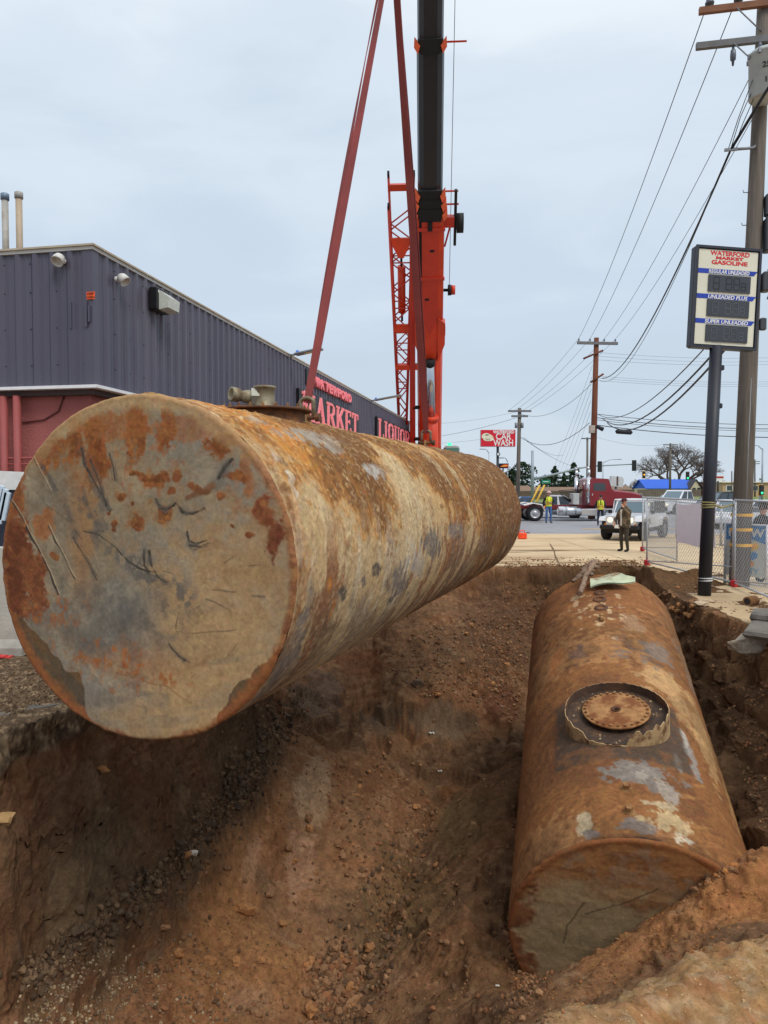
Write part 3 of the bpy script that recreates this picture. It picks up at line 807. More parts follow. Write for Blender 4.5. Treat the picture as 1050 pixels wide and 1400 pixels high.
    for k in range(26):
        x0, y0 = 250 + rnd.random() * 130, 770 + rnd.random() * 130; a = rnd.gauss(0.25, 0.6); l = 8 + rnd.random() * 24
        stroke(((x0, y0), (x0 + l * math.cos(a), y0 + l * math.sin(a))), 0.8, (120, 100, 76), 0.3)
    for k in range(22):
        x0, y0 = 50 + rnd.random() * 130, 620 + rnd.random() * 220; a = rnd.gauss(1.05, 0.18); l = 20 + rnd.random() * 50
        stroke(((x0, y0), (x0 + l * math.cos(a), y0 + l * math.sin(a))), 1.0, (92, 86, 80), 0.4, 1, 0, False, 0.2)
    for k in range(14):
        x0, y0 = 120 + rnd.random() * 220, 880 + rnd.random() * 110; a = rnd.gauss(0.5, 0.3); l = 15 + rnd.random() * 50
        stroke(((x0, y0), (x0 + l * math.cos(a), y0 + l * math.sin(a))), 0.8, (196, 170, 130), 0.4, 1, 0)
    stroke(((12, 680), (30, 708), (50, 745), (69, 785), (80, 812)), 3.0, (52, 46, 40), 0.95, 0.8, -0.004, True)
    stroke(((66, 718), (82, 750), (95, 780), (102, 792)), 2.0, (62, 56, 50), 0.9, 0.8, -0.003, True)
    stroke(((44, 624), (56, 650), (68, 672)), 2.0, (96, 84, 62), 0.8, 1, -0.002, True)
    stroke(((256, 680), (268, 674), (282, 670), (292, 662)), 4.0, (120, 76, 44), 0.9, 1.2, 0.006)
    stroke(((160, 918), (190, 930), (228, 938), (262, 962)), 1.4, (150, 100, 60), 0.8, 1, 0.002)
    stroke(((275, 875), (290, 890), (308, 910)), 1.0, (204, 176, 132), 0.7)
    p.d = p.d * 0.35 + 0.006 * fbm(q * 1.1, 2, 120) + 0.0008 * n3 + 0.0004 * n4
    lum = p.col @ np.array((0.25, 0.6, 0.15)); p.col = p.col * 0.93 + lum[:, None] * 0.07
    c = p.col * np.array((0.90, 0.86, 0.815)) * (1 + 0.12 * n2 + 0.10 * n3 + 0.08 * n4)[:, None]
    return c, p.ro, p.d

# ---- tank A, shell
def paint_shell_a(th, s):
    sh = TA.shell; N = len(th); arc = th * TR
    q = P3(s, arc)
    wob = fbm(q * 2.2, 3, 130) * 0.10
    n1 = fbm(q * 0.7, 4, 131); n2 = fbm(q * 3.0, 4, 132); n3 = fbm(q * 13, 4, 133); n4 = fbm(q * 40, 2, 134)
    # earth pressed on and dragged off round the shell: streaks run round, slightly slanted
    sl = s + 0.16 * arc + wob * 0.4
    st1 = fbm(P3(sl * 2.6, arc * 1.1), 4, 135); st2 = fbm(P3(sl * 8, arc * 3.2), 4, 136); st3 = fbm(P3(sl * 26, arc * 9.0), 3, 137)
    p = Paint(N, LIN(196, 160, 108), 0.85)
    low = sm(arc, 1.3, 2.1)
    p.mix(low * 0.65, LIN(196, 170, 130))
    p.mix(sm(n1 + 0.5 * st1, -0.1, 0.6) * 0.6, LIN(196, 172, 134))
    brown = LIN(158, 104, 48); br2 = LIN(124, 80, 40); ora = LIN(200, 124, 50)
    p.mix((1 - sm(arc, 0.2, 1.3)) * sm(st1 + n2 * 0.6, -0.6, 0.3) * 0.75, LIN(198, 140, 70))
    bandw = np.exp(-((s + 0.18 * arc - 2.35) / 0.62) ** 2)
    top = 1 - sm(arc + 0.3 * n1, 1.5, 2.4)
    Gs = lambda s0, w, a0, aw, k=0.0: np.exp(-((s + k * arc - s0) / w) ** 2 - ((arc - a0) / aw) ** 2)
    cov = (0.02 + 0.9 * Gs(0.85, 0.5, 0.85, 0.5) + 1.5 * Gs(1.75, 0.5, 1.2, 0.62) + 0.95 * Gs(2.8, 1.2, 0.55, 0.38) + 1.25 * Gs(4.9, 0.95, 1.2, 0.55) + 1.45 * sm(s - 0.25 * n2, 5.6, 6.9) * (1 - 0.6 * sm(arc, 2.0, 2.6))
           - 0.6 * Gs(3.05, 0.4, 1.35, 0.6) - 0.7 * sm(arc + 0.25 * st1, 1.75, 2.3) * (1 - sm(s, 5.0, 7.0)) - 0.4 * Gs(0.62, 0.15, 1.75, 0.4))
    e1 = 0.42 * st1 + 0.42 * n2 + 0.30 * st2 + 0.26 * n3 + 0.16 * st3
    p.mix(sm(cov + e1, 0.02, 0.30) * 0.8, LIN(192, 138, 74), 0.95, 0.001)
    p.mix(sm(cov + e1, 0.30, 0.52) * 0.9, LIN(146, 96, 46), 0.95, 0.003)
    p.mix(sm(cov + e1 * 1.2 + 0.3 * n3, 0.62, 0.95) * 0.75, LIN(104, 68, 36), 0.97, 0.003)
    p.mix(sm(s, 7.2, 9.0) * sm(n2 + st2, -0.6, 0.2) * 0.5, LIN(112, 72, 38), 0.95)
    p.mix(sm(Gs(0.8, 0.55, 0.75, 0.55) + 0.4 * st2 + 0.3 * n3, 0.35, 0.8) * 0.8, LIN(204, 138, 62), 0.95)
    # orange crust next to the near edge and along the crown
    ce = (1 - sm(s + 0.12 * n2, 0.05, 0.34)) ; p.mix(ce * sm(st2 + n3 * 0.5, -0.3, 0.3) * 0.75, LIN(176, 110, 52), 0.95, 0.002)
    p.mix(np.exp(-((s - 0.62) / 0.42) ** 2) * (1 - sm(arc, 0.5, 1.1)) * sm(st2 + n3, -0.3, 0.4) * 0.8, ora, 0.95)
    p.mix(np.exp(-((s - 0.26 - 0.05 * n2) / 0.06) ** 2) * sm(arc, 0.8, 1.2) * sm(n3 + n2 + st1, 0.0, 0.5) * 0.8, LIN(214, 204, 186), 0.8)
    p.mix((1 - sm(np.abs(s - 0.09 - 0.02 * n2), 0.015, 0.06)) * 0.7 * sm(n3, -0.5, 0.2), LIN(136, 82, 46), 0.95)
    # pale bare strips
    for s0, w, a0, a1, k in ((0.62, 0.14, 1.4, 2.2, 0.9), (1.0, 0.12, 1.6, 2.4, 0.6), (3.0, 0.32, 0.8, 1.9, 0.85), (3.6, 0.25, 1.3, 2.1, 0.6), (4.9, 0.2, 0.7, 1.3, 0.5), (5.5, 0.15, 0.9, 1.5, 0.5)):
        e = np.exp(-((s + 0.16 * (arc - 1.2) + wob - s0) / w) ** 2) * sm(arc, a0 - 0.3, a0 + 0.2) * (1 - sm(arc, a1 - 0.2, a1 + 0.3))
        p.mix(sm(e + 0.35 * st2 + 0.3 * st3 + 0.2 * n3, 0.4, 0.8) * k, LIN(200, 178, 138), 0.85)
    # rust runs down the flank
    rr = fbm(P3(sl * 3.2, arc * 0.4), 3, 140)
    p.mix(sm(rr + 0.5 * st2 + 0.3 * n3 + 0.2 * n2, 0.22, 0.5) * low * 0.85, LIN(142, 82, 42), 0.95)
    p.mix(sm(-rr + 0.5 * st2 + 0.3 * n2, 0.25, 0.6) * low * (1 - sm(s, 4.0, 5.5)) * 0.6, LIN(214, 200, 172), 0.7)
    p.mix(sm(st2 + 0.5 * n3 - 0.5 * n1, 0.4, 0.7) * low * 0.55, LIN(122, 112, 100), 0.6)
    p.mix(sm(arc, 1.75, 2.4) * sm(st2 + n2, -0.3, 0.5) * 0.6, LIN(124, 100, 78), 0.9)
    def ell(px, py, ra, rs, nz=0.6, soft=0.6, sk=0.0):
        c = sh(px, py); da = arc - c[0] * TR; ds = s - c[1] + sk * da
        return 1 - sm(np.hypot(da / ra, ds / rs) + nz * (n2 * 0.55 + n3 * 0.6 + st3 * 0.5), 1 - soft * 0.6, 1 + soft * 0.3)
    grey = LIN(158, 150, 138); blue = LIN(98, 94, 94)
    for a, c, k in (((432, 600, 0.16, 0.55), grey, 0.85), ((468, 582, 0.05, 0.5), LIN(186, 170, 144), 0.8), ((512, 645, 0.09, 0.32), LIN(186, 180, 172), 0.85), ((350, 575, 0.06, 0.14), grey, 0.6),
                    ((590, 745, 0.14, 0.34, 0.8, 0.7, -0.8), blue, 0.8), ((545, 800, 0.22, 0.28, 0.9, 0.7, -0.9), LIN(112, 106, 104), 0.8), ((570, 770, 0.15, 0.26, 0.9, 0.7, -0.9), LIN(180, 176, 170), 0.6), ((625, 725, 0.12, 0.5, 0.9, 0.7, -0.6), LIN(124, 120, 118), 0.7),
                    ((515, 780, 0.05, 0.10), LIN(66, 62, 62), 0.9), ((497, 798, 0.06, 0.05), LIN(84, 82, 84), 0.8), ((470, 812, 0.07, 0.08, 0.6, 0.6, -0.7), LIN(72, 68, 66), 0.85), ((452, 800, 0.06, 0.06), LIN(196, 122, 44), 0.9),
                    ((455, 830, 0.12, 0.05), LIN(188, 116, 46), 0.7), ((400, 890, 0.35, 0.12, 0.8, 0.7), LIN(132, 124, 118), 0.7), ((440, 880, 0.25, 0.12, 0.9), LIN(118, 92, 70), 0.6), ((380, 930, 0.25, 0.2, 0.9), LIN(126, 116, 108), 0.6)):
        p.mix(ell(*a) * k, c, 0.7)
    # lap seams: three rings of overlapped plate, each a ridge with a dirty line
    for k, s0 in enumerate((2.02, 4.05, 6.1, 8.15)):
        d = s - s0 + 0.004 * n2
        p.d += 0.006 * (1 - sm(np.abs(d), 0.004, 0.016))
        p.mix((1 - sm(np.abs(d - 0.012), 0.004, 0.02)) * 0.35 * sm(n3 + n2, -0.4, 0.3), LIN(104, 74, 48))
    # clods of earth still stuck to the crown
    stuck = sm(fbm(q * 9, 4, 145) + 0.55 * bandw * top, 0.42, 0.75) * top
    p.d += 0.014 * stuck * np.maximum(n3 + 0.4, 0) ; p.mix(stuck * 0.5, LIN(128, 90, 52), 0.97)
    p.mix(sm(n4 + n3 * 0.6, 0.35, 0.6) * 0.35, LIN(96, 66, 40)); p.mix(sm(-n4 + n3 * 0.6, 0.45, 0.7) * 0.3, LIN(214, 186, 140))
    p.d += 0.0026 * n3 + 0.0016 * n4 + 0.006 * n1 * 0.6 + 0.0018 * st3
    far = sm(s, 0.05, 0.12)
    return p.col * 0.94 * (1 + 0.14 * n3 + 0.08 * st3 + 0.10 * n4)[:, None], p.ro, p.d * far

def shell_mesh(T, name, painter, parent, s_arr, th_arr, squash=None):
    S, A = np.meshgrid(s_arr, th_arr, indexing='ij'); s = S.ravel(); th = A.ravel()
    col, ro, d = painter(th, s)
    rad = TR + d
    if squash is not None: rad = rad + squash(th, s)
    P = T.c + s[:, None] * T.a + rad[:, None] * (np.cos(th)[:, None] * T.u + np.sin(th)[:, None] * T.r)
    F = grid_faces(len(s_arr), len(th_arr), True)[:, ::-1]
    return np_mesh(name, P, F, steel_paint, parent, col=col, rough=ro)

tank_a = thing('steel_tank', 'huge rust streaked steel tank hanging from red slings over the pit', 'storage tank', TA.c)
P, F, col, ro = end_plate(TA, 190, 860, paint_face_a)
np_mesh('end_plate', P, F, plate_paint, tank_a, col=col, rough=ro)
s_arr = np.concatenate([[0.03, 0.045], np.arange(0.06, 4.2, 0.0125), np.arange(4.2, TA.L - 0.03, 0.026), [TA.L - 0.03, TA.L - 0.01, TA.L]])
th_arr = np.concatenate([np.linspace(-0.6, 2.75, 300, endpoint=False), np.linspace(2.75, 2 * PI - 0.6, 70, endpoint=False)])
shell_mesh(TA, 'shell', paint_shell_a, tank_a, s_arr, th_arr)
b = MB(); b.ring(TA.c + TA.a * (TA.L - 0.001), TA.a, [(TR + 0.004, -0.02), (TR - 0.01, 0.0), (TR - 0.04, 0.02), (0.6, 0.03), (0.01, 0.03)], 96)
b.build('end_plate', rust_tan, tank_a, True)
# manway on the crown, seen edge-on, with its bolts and the pipe riser
def manway(T, s0, parent):
    up = T.nrm(0); c = T.pt(0, s0, TR)
    MB().ring(c, up, [(0.37, -0.12), (0.37, 0.055), (0.30, 0.055), (0.30, -0.12)], 48).build('manway_neck', rust_dark, parent, True)
    fl = MB().ring(c, up, [(0.01, 0.075), (0.43, 0.075), (0.435, 0.068), (0.435, 0.056), (0.40, 0.0555), (0.01, 0.0555)], 56).build('manway_flange', rust_dark, parent, True)
    r = Vector(T.r); a = Vector(T.a)
    for k in range(22):
        q = 2 * PI * k / 22; o = c + r * (0.40 * math.cos(q)) + a * (0.40 * math.sin(q))
        b = MB(); b.tube([o + up * 0.07, o + up * 0.09], 0.016, 6, smooth=False); b.tube([o + up * 0.088, o + up * 0.108], 0.008, 6)
        b.build('bolt', rust_tan, fl, True)
    # riser: threaded tee, hex union and a short nozzle turned to the camera's left
    o = c + a * 0.02 - r * 0.02 + up * 0.075
    b = MB(); b.ring(o, up, [(0.115, 0), (0.115, 0.02), (0.098, 0.03), (0.095, 0.2), (0.108, 0.205), (0.108, 0.225), (0.085, 0.228), (0.08, 0.10)], 24)
    b.build('pipe_riser', galv, parent, True)
    d = (-r * 0.86 - a * 0.5).normalized(); h = o + up * 0.125
    b = MB(); b.tube([h + d * 0.05, h + d * 0.125], 0.088, 6, smooth=False); b.build('pipe_union', mat('grey union nut', lin(150, 150, 140), 0.5, 0.4), parent, True)
    d2 = (d - up * 0.1).normalized()
    b = MB(); b.tube([h + d * 0.11, h + d * 0.14, h + d * 0.18, h + d * 0.2 + up * 0.004, h + d * 0.25 + up * 0.01], [0.058, 0.062, 0.062, 0.052, 0.05], 18)
    e = h + d * 0.25 + up * 0.012; d3 = (d * 0.7 - a * 0.6 + up * 0.12).normalized()
    b.ring(e, d3, [(0.05, -0.02), (0.066, -0.01), (0.068, 0.07), (0.05, 0.072), (0.046, 0.0), (0.001, 0.0)], 20)
    b.build('pipe_nozzle', galv, parent, True)
    b = MB(); b.tube([h + d * 0.10 - up * 0.09, h + d * 0.16 - up * 0.085, h + d * 0.2 - up * 0.09], 0.014, 8); b.build('clamp_lever', rust_tan, parent, True)
manway(TA, 1.92, tank_a)
# lifting lugs and torn scale lying along the crown
for s0 in (2.85, 7.6):
    o = TA.pt(0, s0, TR - 0.03); b = MB()
    poly = [(-0.11, 0), (0.11, 0), (0.07, 0.12), (0.045, 0.16), (-0.045, 0.16), (-0.07, 0.12)]
    b.prism(poly, o - Vector(TA.r) * 0.012, Vector(TA.a), Vector((0, 0, 1)), Vector(TA.r), 0.024)
    b.build('lifting_lug', rust_tan, tank_a, True)
for s0, l, th0 in ((2.3, 0.5, 0.06), (2.75, 0.62, 0.10), (0.12, 0.22, -0.02), (0.45, 0.25, -0.08)):
    n = 14; b = MB(); vs = []; fs = []
    for i in range(n + 1):
        x = s0 + l * i / n; hgt = 0.012 + 0.035 * abs(math.sin(i * 1.7 + s0 * 9)) * math.sin(PI * i / n)
        for j, (dt, hh) in enumerate(((-0.05, 0.0), (-0.02, hgt), (0.03, hgt * 0.8), (0.06, 0.0))):
            vs.append(TA.pt(th0 + dt + 0.012 * math.sin(i * 2.3 + j), x, TR + hh - 0.004))
    for i in range(n):
        for j in range(3): fs.append((i * 4 + j, i * 4 + j + 1, i * 4 + 5 + j, i * 4 + 4 + j))
    b.add(vs, fs); b.build('earth_crust', mat('crusted earth', lin(170, 132, 82), 0.95, 0, 0.35, 20, 0.6, 60), tank_a, True)

# ---- tank B
def paint_face_b(U, V, Rr, Th):
    f = TB.face; N = len(U); q = P3(U, V)
    n1 = fbm(q * 1.6, 4, 203); n2 = fbm(q * 5, 4, 204); n3 = fbm(q * 17, 4, 205); n4 = fbm(q * 44, 2, 206)
    lay = fbm(P3(U * 1.6, V * 8), 4, 207)
    p = Paint(N, LIN(164, 142, 108), 0.85)
    p.mix(sm(n1 + 0.4 * n2, -0.1, 0.6) * 0.6, LIN(168, 142, 104)); p.mix(sm(lay, 0.1, 0.6) * 0.5, LIN(138, 120, 92))
    up = sm(V + 0.16 * n2 + 0.1 * lay + 0.1 * n1, 0.42, 0.8)
    p.mix(up * 0.85, LIN(156, 104, 58), 0.95, 0.004); p.mix(up * sm(lay + n3 * 0.5, 0.05, 0.45) * 0.7, LIN(118, 76, 48), 0.95, 0.003)
    p.mix(up * sm(n2 - 0.2 * lay, 0.2, 0.55) * 0.5, LIN(146, 128, 106), 0.8)
    lf = sm(-U + 0.14 * n2 + 0.06 * n3, 0.98, 1.10)
    p.mix(lf * 0.85, LIN(124, 72, 42), 0.95, 0.006); p.mix(lf * sm(n3, 0.1, 0.5) * 0.6, LIN(86, 52, 36))
    rm = sm(Rr + 0.03 * n2 + 0.015 * n3, 1.13, 1.19)
    p.mix(rm * 0.8, LIN(126, 76, 42), 0.95, 0.004)
    for pts, w in ((((770, 1290), (775, 1265), (800, 1235)), 1.2), (((800, 1250), (850, 1235), (900, 1215)), 1.4)):
        d = polyd(U + 0.01 * n2, V + 0.01 * n3, [f(*a) for a in pts]); p.mix((1 - sm(d, 0.002, 0.014)) * 0.7, LIN(70, 58, 44))
    p.d += 0.008 * n1 * 0.6 + 0.002 * n2 + 0.0008 * n3 + 0.0004 * n4
    return p.col * (1 + 0.14 * n3 + 0.08 * n4)[:, None], p.ro, p.d

def paint_shell_b(th, s):
    sh = TB.shell; N = len(th); arc = th * TR; q = P3(s, arc)
    n1 = fbm(q * 0.8, 4, 231); n2 = fbm(q * 3.0, 4, 232); n3 = fbm(q * 13, 4, 233); n4 = fbm(q * 40, 2, 234)
    sk = s - 0.55 * arc; st = fbm(P3(sk * 9, arc * 1.4 + s * 0.6), 4, 235); st2 = fbm(P3(sk * 28, arc * 3.0), 3, 236)
    p = Paint(N, LIN(144, 96, 56), 0.92)
    p.mix(sm(n1 + 0.5 * n2, -0.05, 0.6) * 0.7, LIN(122, 80, 50)); p.mix(sm(n2 + 0.4 * n3, 0.1, 0.6) * 0.5, LIN(166, 114, 66), None, 0.002)
    p.mix(sm(n1 + 0.35 * n3, 0.25, 0.5) * 0.4, LIN(186, 140, 92))
    p.mix(sm(-n1 + 0.5 * n3 + 0.3 * st, 0.25, 0.7) * 0.6, LIN(96, 62, 42), None, 0.001)
    p.mix(sm(st + 0.4 * st2, 0.45, 0.8) * sm(arc, 0.0, 0.8) * 0.5, LIN(190, 136, 80))
    p.mix(sm(s, 4.4, 6.2) * 0.45, LIN(148, 92, 52))
    def ell(px, py, ra, rs, nz=0.6, soft=0.6, sk_=0.0):
        c = sh(px, py); da = arc - c[0] * TR; ds = s - c[1] + sk_ * da
        return 1 - sm(np.hypot(da / ra, ds / rs) + nz * (n2 * 0.9 + n3 * 0.8 + n4 * 0.3), 1 - soft * 0.4, 1 + soft * 0.2)
    tanc = LIN(196, 154, 104); grey = LIN(146, 136, 124); pale = LIN(192, 172, 138); blue = LIN(130, 120, 110)
    # scraped bare flank: tan primer and blue grey steel
    for a, c, k in (((962, 1010, 0.2, 0.95, 0.35, 0.4), tanc, 0.9), ((900, 925, 0.30, 0.28, 0.6, 0.6, -0.4), tanc, 0.9), ((930, 965, 0.22, 0.5, 0.5, 0.5), tanc, 0.85), ((995, 1090, 0.12, 0.6, 0.4, 0.5), LIN(190, 148, 98), 0.85),
                    ((895, 890, 0.34, 0.4, 0.8, 0.7, -0.4), blue, 0.7), ((935, 905, 0.14, 0.6, 0.8, 0.7), grey, 0.6), ((870, 860, 0.25, 0.3, 0.9, 0.8, -0.4), LIN(170, 140, 108), 0.5), ((790, 893, 0.12, 0.22, 0.9, 0.7), LIN(122, 96, 86), 0.6),
                    ((765, 900, 0.10, 0.3, 0.8, 0.7), LIN(186, 118, 66), 0.7),
                    ((935, 1010, 0.05, 0.22, 0.7, 0.5, 0.5), LIN(186, 178, 166), 0.9), ((948, 1040, 0.05, 0.25, 0.8, 0.5, 0.6), LIN(150, 142, 134), 0.9), ((925, 1040, 0.04, 0.10, 0.8), LIN(192, 182, 168), 0.85),
                    ((880, 1055, 0.32, 0.14, 0.8, 0.5), LIN(132, 124, 116), 0.9), ((905, 1075, 0.16, 0.13, 0.9, 0.5, 0.8), LIN(164, 152, 138), 0.9), ((892, 1070, 0.05, 0.14, 0.7), LIN(120, 110, 102), 0.8),
                    ((800, 1122, 0.08, 0.17, 0.6, 0.4), pale, 0.95), ((812, 1140, 0.10, 0.07, 0.6, 0.4), LIN(140, 126, 118), 0.9), ((870, 1130, 0.28, 0.11, 0.6, 0.4), LIN(134, 122, 114), 0.9), ((915, 1125, 0.24, 0.18, 0.6, 0.5), LIN(206, 178, 132), 0.95), ((905, 1100, 0.14, 0.05, 0.8), pale, 0.8), ((930, 1145, 0.12, 0.06, 0.7), LIN(212, 200, 176), 0.9),
                    ((785, 818, 0.08, 0.14, 0.7), LIN(196, 164, 128), 0.85), ((788, 825, 0.05, 0.10, 0.7), LIN(196, 164, 128), 0.8), ((820, 853, 0.09, 0.14, 0.6), LIN(206, 176, 136), 0.9), ((812, 826, 0.10, 0.2, 0.8), LIN(190, 148, 104), 0.7), ((845, 815, 0.04, 0.1, 0.7), LIN(196, 164, 128), 0.7), ((758, 870, 0.10, 0.3, 0.9), LIN(182, 122, 68), 0.6)):
        p.mix(ell(*a) * k, c, 0.75, -0.001)
    fl = sm(fbm(q * 11, 3, 240), 0.45, 0.6) * ell(815, 835, 0.4, 0.8, 0.4, 0.8); p.mix(fl * 0.8, LIN(206, 176, 136))
    # dark bitumen square round the manway
    c0 = sh(843, 982); da, ds = np.abs(arc - c0[0] * TR + 0.02 * n2), np.abs(s - c0[1] + 0.10 + 0.03 * n2)
    m = (1 - sm(da, 0.72, 0.80)) * (1 - sm(ds, 0.62, 0.70))
    p.mix(m * 0.85, LIN(80, 68, 58), 0.8, 0.004); p.mix(m * sm(n2 + n3, 0.1, 0.5) * 0.6, LIN(118, 78, 48), 0.9, 0.002)
    # dark torn line above the end, and the lapped seams
    lip = (1 - sm(s + 0.02 * n2, 0.06, 0.12)); p.mix(lip * sm(n2 + n3, -0.4, 0.3) * 0.6, LIN(96, 62, 40), 0.95, 0.004)
    p.mix((1 - sm(s + 0.01 * n3, 0.03, 0.055)) * np.exp(-((arc - sh(885, 1152)[0] * TR) / 0.22) ** 2), LIN(34, 30, 30), 0.8)
    lf = sm(-arc, 0.9, 1.4); p.mix(lf * 0.45, LIN(146, 96, 54))
    for s0 in (1.95, 4.0, 5.6):
        d = s - s0 + 0.006 * n2; p.d += 0.006 * (1 - sm(np.abs(d), 0.004, 0.018)); p.mix((1 - sm(np.abs(d - 0.012), 0.004, 0.02)) * 0.3, LIN(84, 54, 38))
    p.d += 0.008 * n1 * 0.5 + 0.003 * n2 + 0.003 * n3 + 0.0014 * n4
    p.col *= (1 - 0.30 * sm(n1 * 0.7 + n2 * 0.6, -0.1, 0.6))[:, None]
    return p.col * 0.92 * (1 + 0.15 * n3 + 0.10 * n4 + 0.06 * st2)[:, None], p.ro, p.d * sm(s, 0.03, 0.09)

tank_b = thing('buried_tank', 'orange rusted steel tank half dug out, tilted on the pit floor', 'storage tank', TB.c)
P, F, col, ro = end_plate(TB, 120, 480, paint_face_b)
np_mesh('end_plate', P, F, plate_paint, tank_b, col=col, rough=ro)
s_arr = np.concatenate([[0.03, 0.045], np.arange(0.06, 3.0, 0.014), np.arange(3.0, TB.L - 0.06, 0.022), TB.L - 0.06 + 0.06 * np.sin(np.linspace(0.1, PI / 2, 5))])
th_arr = np.concatenate([np.linspace(-1.9, 1.9, 290, endpoint=False), np.linspace(1.9, 2 * PI - 1.9, 50, endpoint=False)])
shell_mesh(TB, 'shell', paint_shell_b, tank_b, s_arr, th_arr)
MB().ring(TB.c + TB.a * (TB.L - 0.001), TB.a, [(TR + 0.004, -0.02), (TR - 0.01, 0.0), (TR - 0.04, 0.03), (0.6, 0.05), (0.01, 0.06)], 72).build('end_plate', rust_dark, tank_b, True)
# sump collar torn open on the near side, cover plate with its ring of bolts
cB = TB.shell(843, 982); up = TB.nrm(cB[0]); oB = TB.pt(cB[0], cB[1] + 0.02, TR)
ax = Vector(TB.a); rx = ax.cross(up).normalized()
def collar():
    n = 90; vs = []; fs = []; RO = 0.585
    for i in range(n):
        q = 2 * PI * i / n; cx, sy = math.cos(q), math.sin(q)
        h = 0.125 - 0.05 * sm(-cx, 0.55, 0.95) * sm(-sy, -0.5, 0.1)
        if sy < -0.25 and -0.66 < cx < 0.12: h = 0.012
        elif sy < -0.1: h = (0.145 + 0.03 * math.sin(i * 2.1) + 0.02 * math.sin(i * 0.9)) * (1 if cx > 0 else 0.55)
        if -0.8 < cx <= -0.66 and sy < 0: h = 0.08
        if 0.12 <= cx < 0.26 and sy < 0: h = 0.04 + (cx - 0.12) * 0.7
        dr = -(1 - math.cos(math.asin(max(-1, min(1, cx * RO / TR))))) * TR
        h += 0.006 * math.sin(i * 3.7)
        for rad, z in ((RO, dr - 0.03), (RO, h), (RO - 0.009, h + 0.002), (RO - 0.009, dr - 0.03)):
            vs.append(oB + rx * (cx * rad) + ax * (sy * rad) + up * z)
    for i in range(n):
        j = (i + 1) % n
        for k in range(3): fs.append((i * 4 + k, j * 4 + k, j * 4 + k + 1, i * 4 + k + 1))
    m = MB()
    for i, f in enumerate(fs):
        pass
    m.add(vs, fs, False); m.mi = [1 if k % 3 == 2 else 0 for k in range(len(m.f))]
    return m
collar().build('manway_collar', [mat('flaking cream fibreglass', lin(190, 160, 118), 0.85, 0, 0.28, 14, 0.5, 60, lin(116, 84, 56), c2lo=0.48, c2hi=0.6), mat('dark inside of collar', lin(84, 62, 50), 0.85, 0, 0.3, 10, 0.4, 50, lin(116, 80, 54))], tank_b, True)
b = MB(); b.ring(oB, up, [(0.576, 0.02), (0.33, 0.012), (0.01, 0.012)], 48)
b.build('collar_floor', mat('black sludge', lin(66, 50, 40), 0.75, 0, 0.4, 22, 0.6, 50, lin(104, 74, 50)), tank_b, True)
MB().ring(oB, up, [(0.29, 0.0), (0.29, 0.07)], 40).build('manway_neck', rust_dark, tank_b, True)
cov = MB().ring(oB + ax * 0.02, up, [(0.04, 0.06), (0.04, 0.09), (0.05, 0.093), (0.375, 0.093), (0.385, 0.088), (0.385, 0.07), (0.28, 0.069)], 56).build('manway_cover', mat('sandy rusted cover', lin(164, 120, 76), 0.9, 0, 0.3, 12, 0.5, 70, lin(124, 74, 40), c2lo=0.46, c2hi=0.58), tank_b, True)
for k in range(28):
    q = 2 * PI * k / 28; o = oB + ax * (0.02 + 0.352 * math.sin(q)) + rx * (0.352 * math.cos(q))
    MB().tube([o + up * 0.09, o + up * 0.112], 0.016, 6, smooth=False).build('bolt', rust_tan, cov, True)
MB().ring(oB + ax * 0.02, up, [(0.048, 0.092), (0.056, 0.104), (0.042, 0.104), (0.034, 0.08)], 20).build('cover_bung', rust_dark, cov, True)
b = MB()
for k in range(26):
    q = rnd.random() * 2 * PI; rad = 0.41 + rnd.random() * 0.14; s_ = 0.006 + rnd.random() * 0.01
    o = oB + rx * (rad * math.cos(q)) + ax * (rad * math.sin(q)) + up * 0.02
    b.box(o, (s_ * 2, s_ * 1.5, s_), frame_from((rnd.random() - 0.5, rnd.random() - 0.5, 0.3)))
o = b.build('paint_flakes', mat('pale paint flakes', lin(176, 150, 116), 0.9), tank_b, True); o['kind'] = 'stuff'
# threaded bungs, couplings and plugs along the crown
for px, py, rad, hgt in ((820, 820, 0.075, 0.03), (822, 831, 0.075, 0.02), (820, 811, 0.06, 0.03)):
    c = TB.shell(px, py); o = TB.pt(c[0], c[1], TR - 0.01); n = TB.nrm(c[0])
    MB().ring(o, n, [(rad + 0.035, 0), (rad + 0.03, hgt), (rad, hgt + 0.008), (rad - 0.02, hgt), (rad - 0.022, -0.06), (0.001, -0.06)], 22).build('tank_bung', rust_dark, tank_b, True)
for px, py in ((823, 845), (857, 1079), (860, 1110)):
    c = TB.shell(px, py); o = TB.pt(c[0], c[1], TR - 0.01); n = TB.nrm(c[0])
    b = MB(); b.ring(o, n, [(0.06, 0), (0.055, 0.015), (0.035, 0.02), (0.032, 0.045)], 14); b.tube([o + n * 0.04, o + n * 0.075], 0.038, 6, smooth=False)
    b.build('pipe_plug', rust_tan, tank_b, True)
c = TB.shell(823, 848); o = TB.pt(c[0], c[1]); MB().box(o + TB.nrm(c[0]) * 0.03, (0.05, 0.16, 0.05), (rx, ax, up), bev=0.01).build('pipe_coupling', rust_tan, tank_b, True)
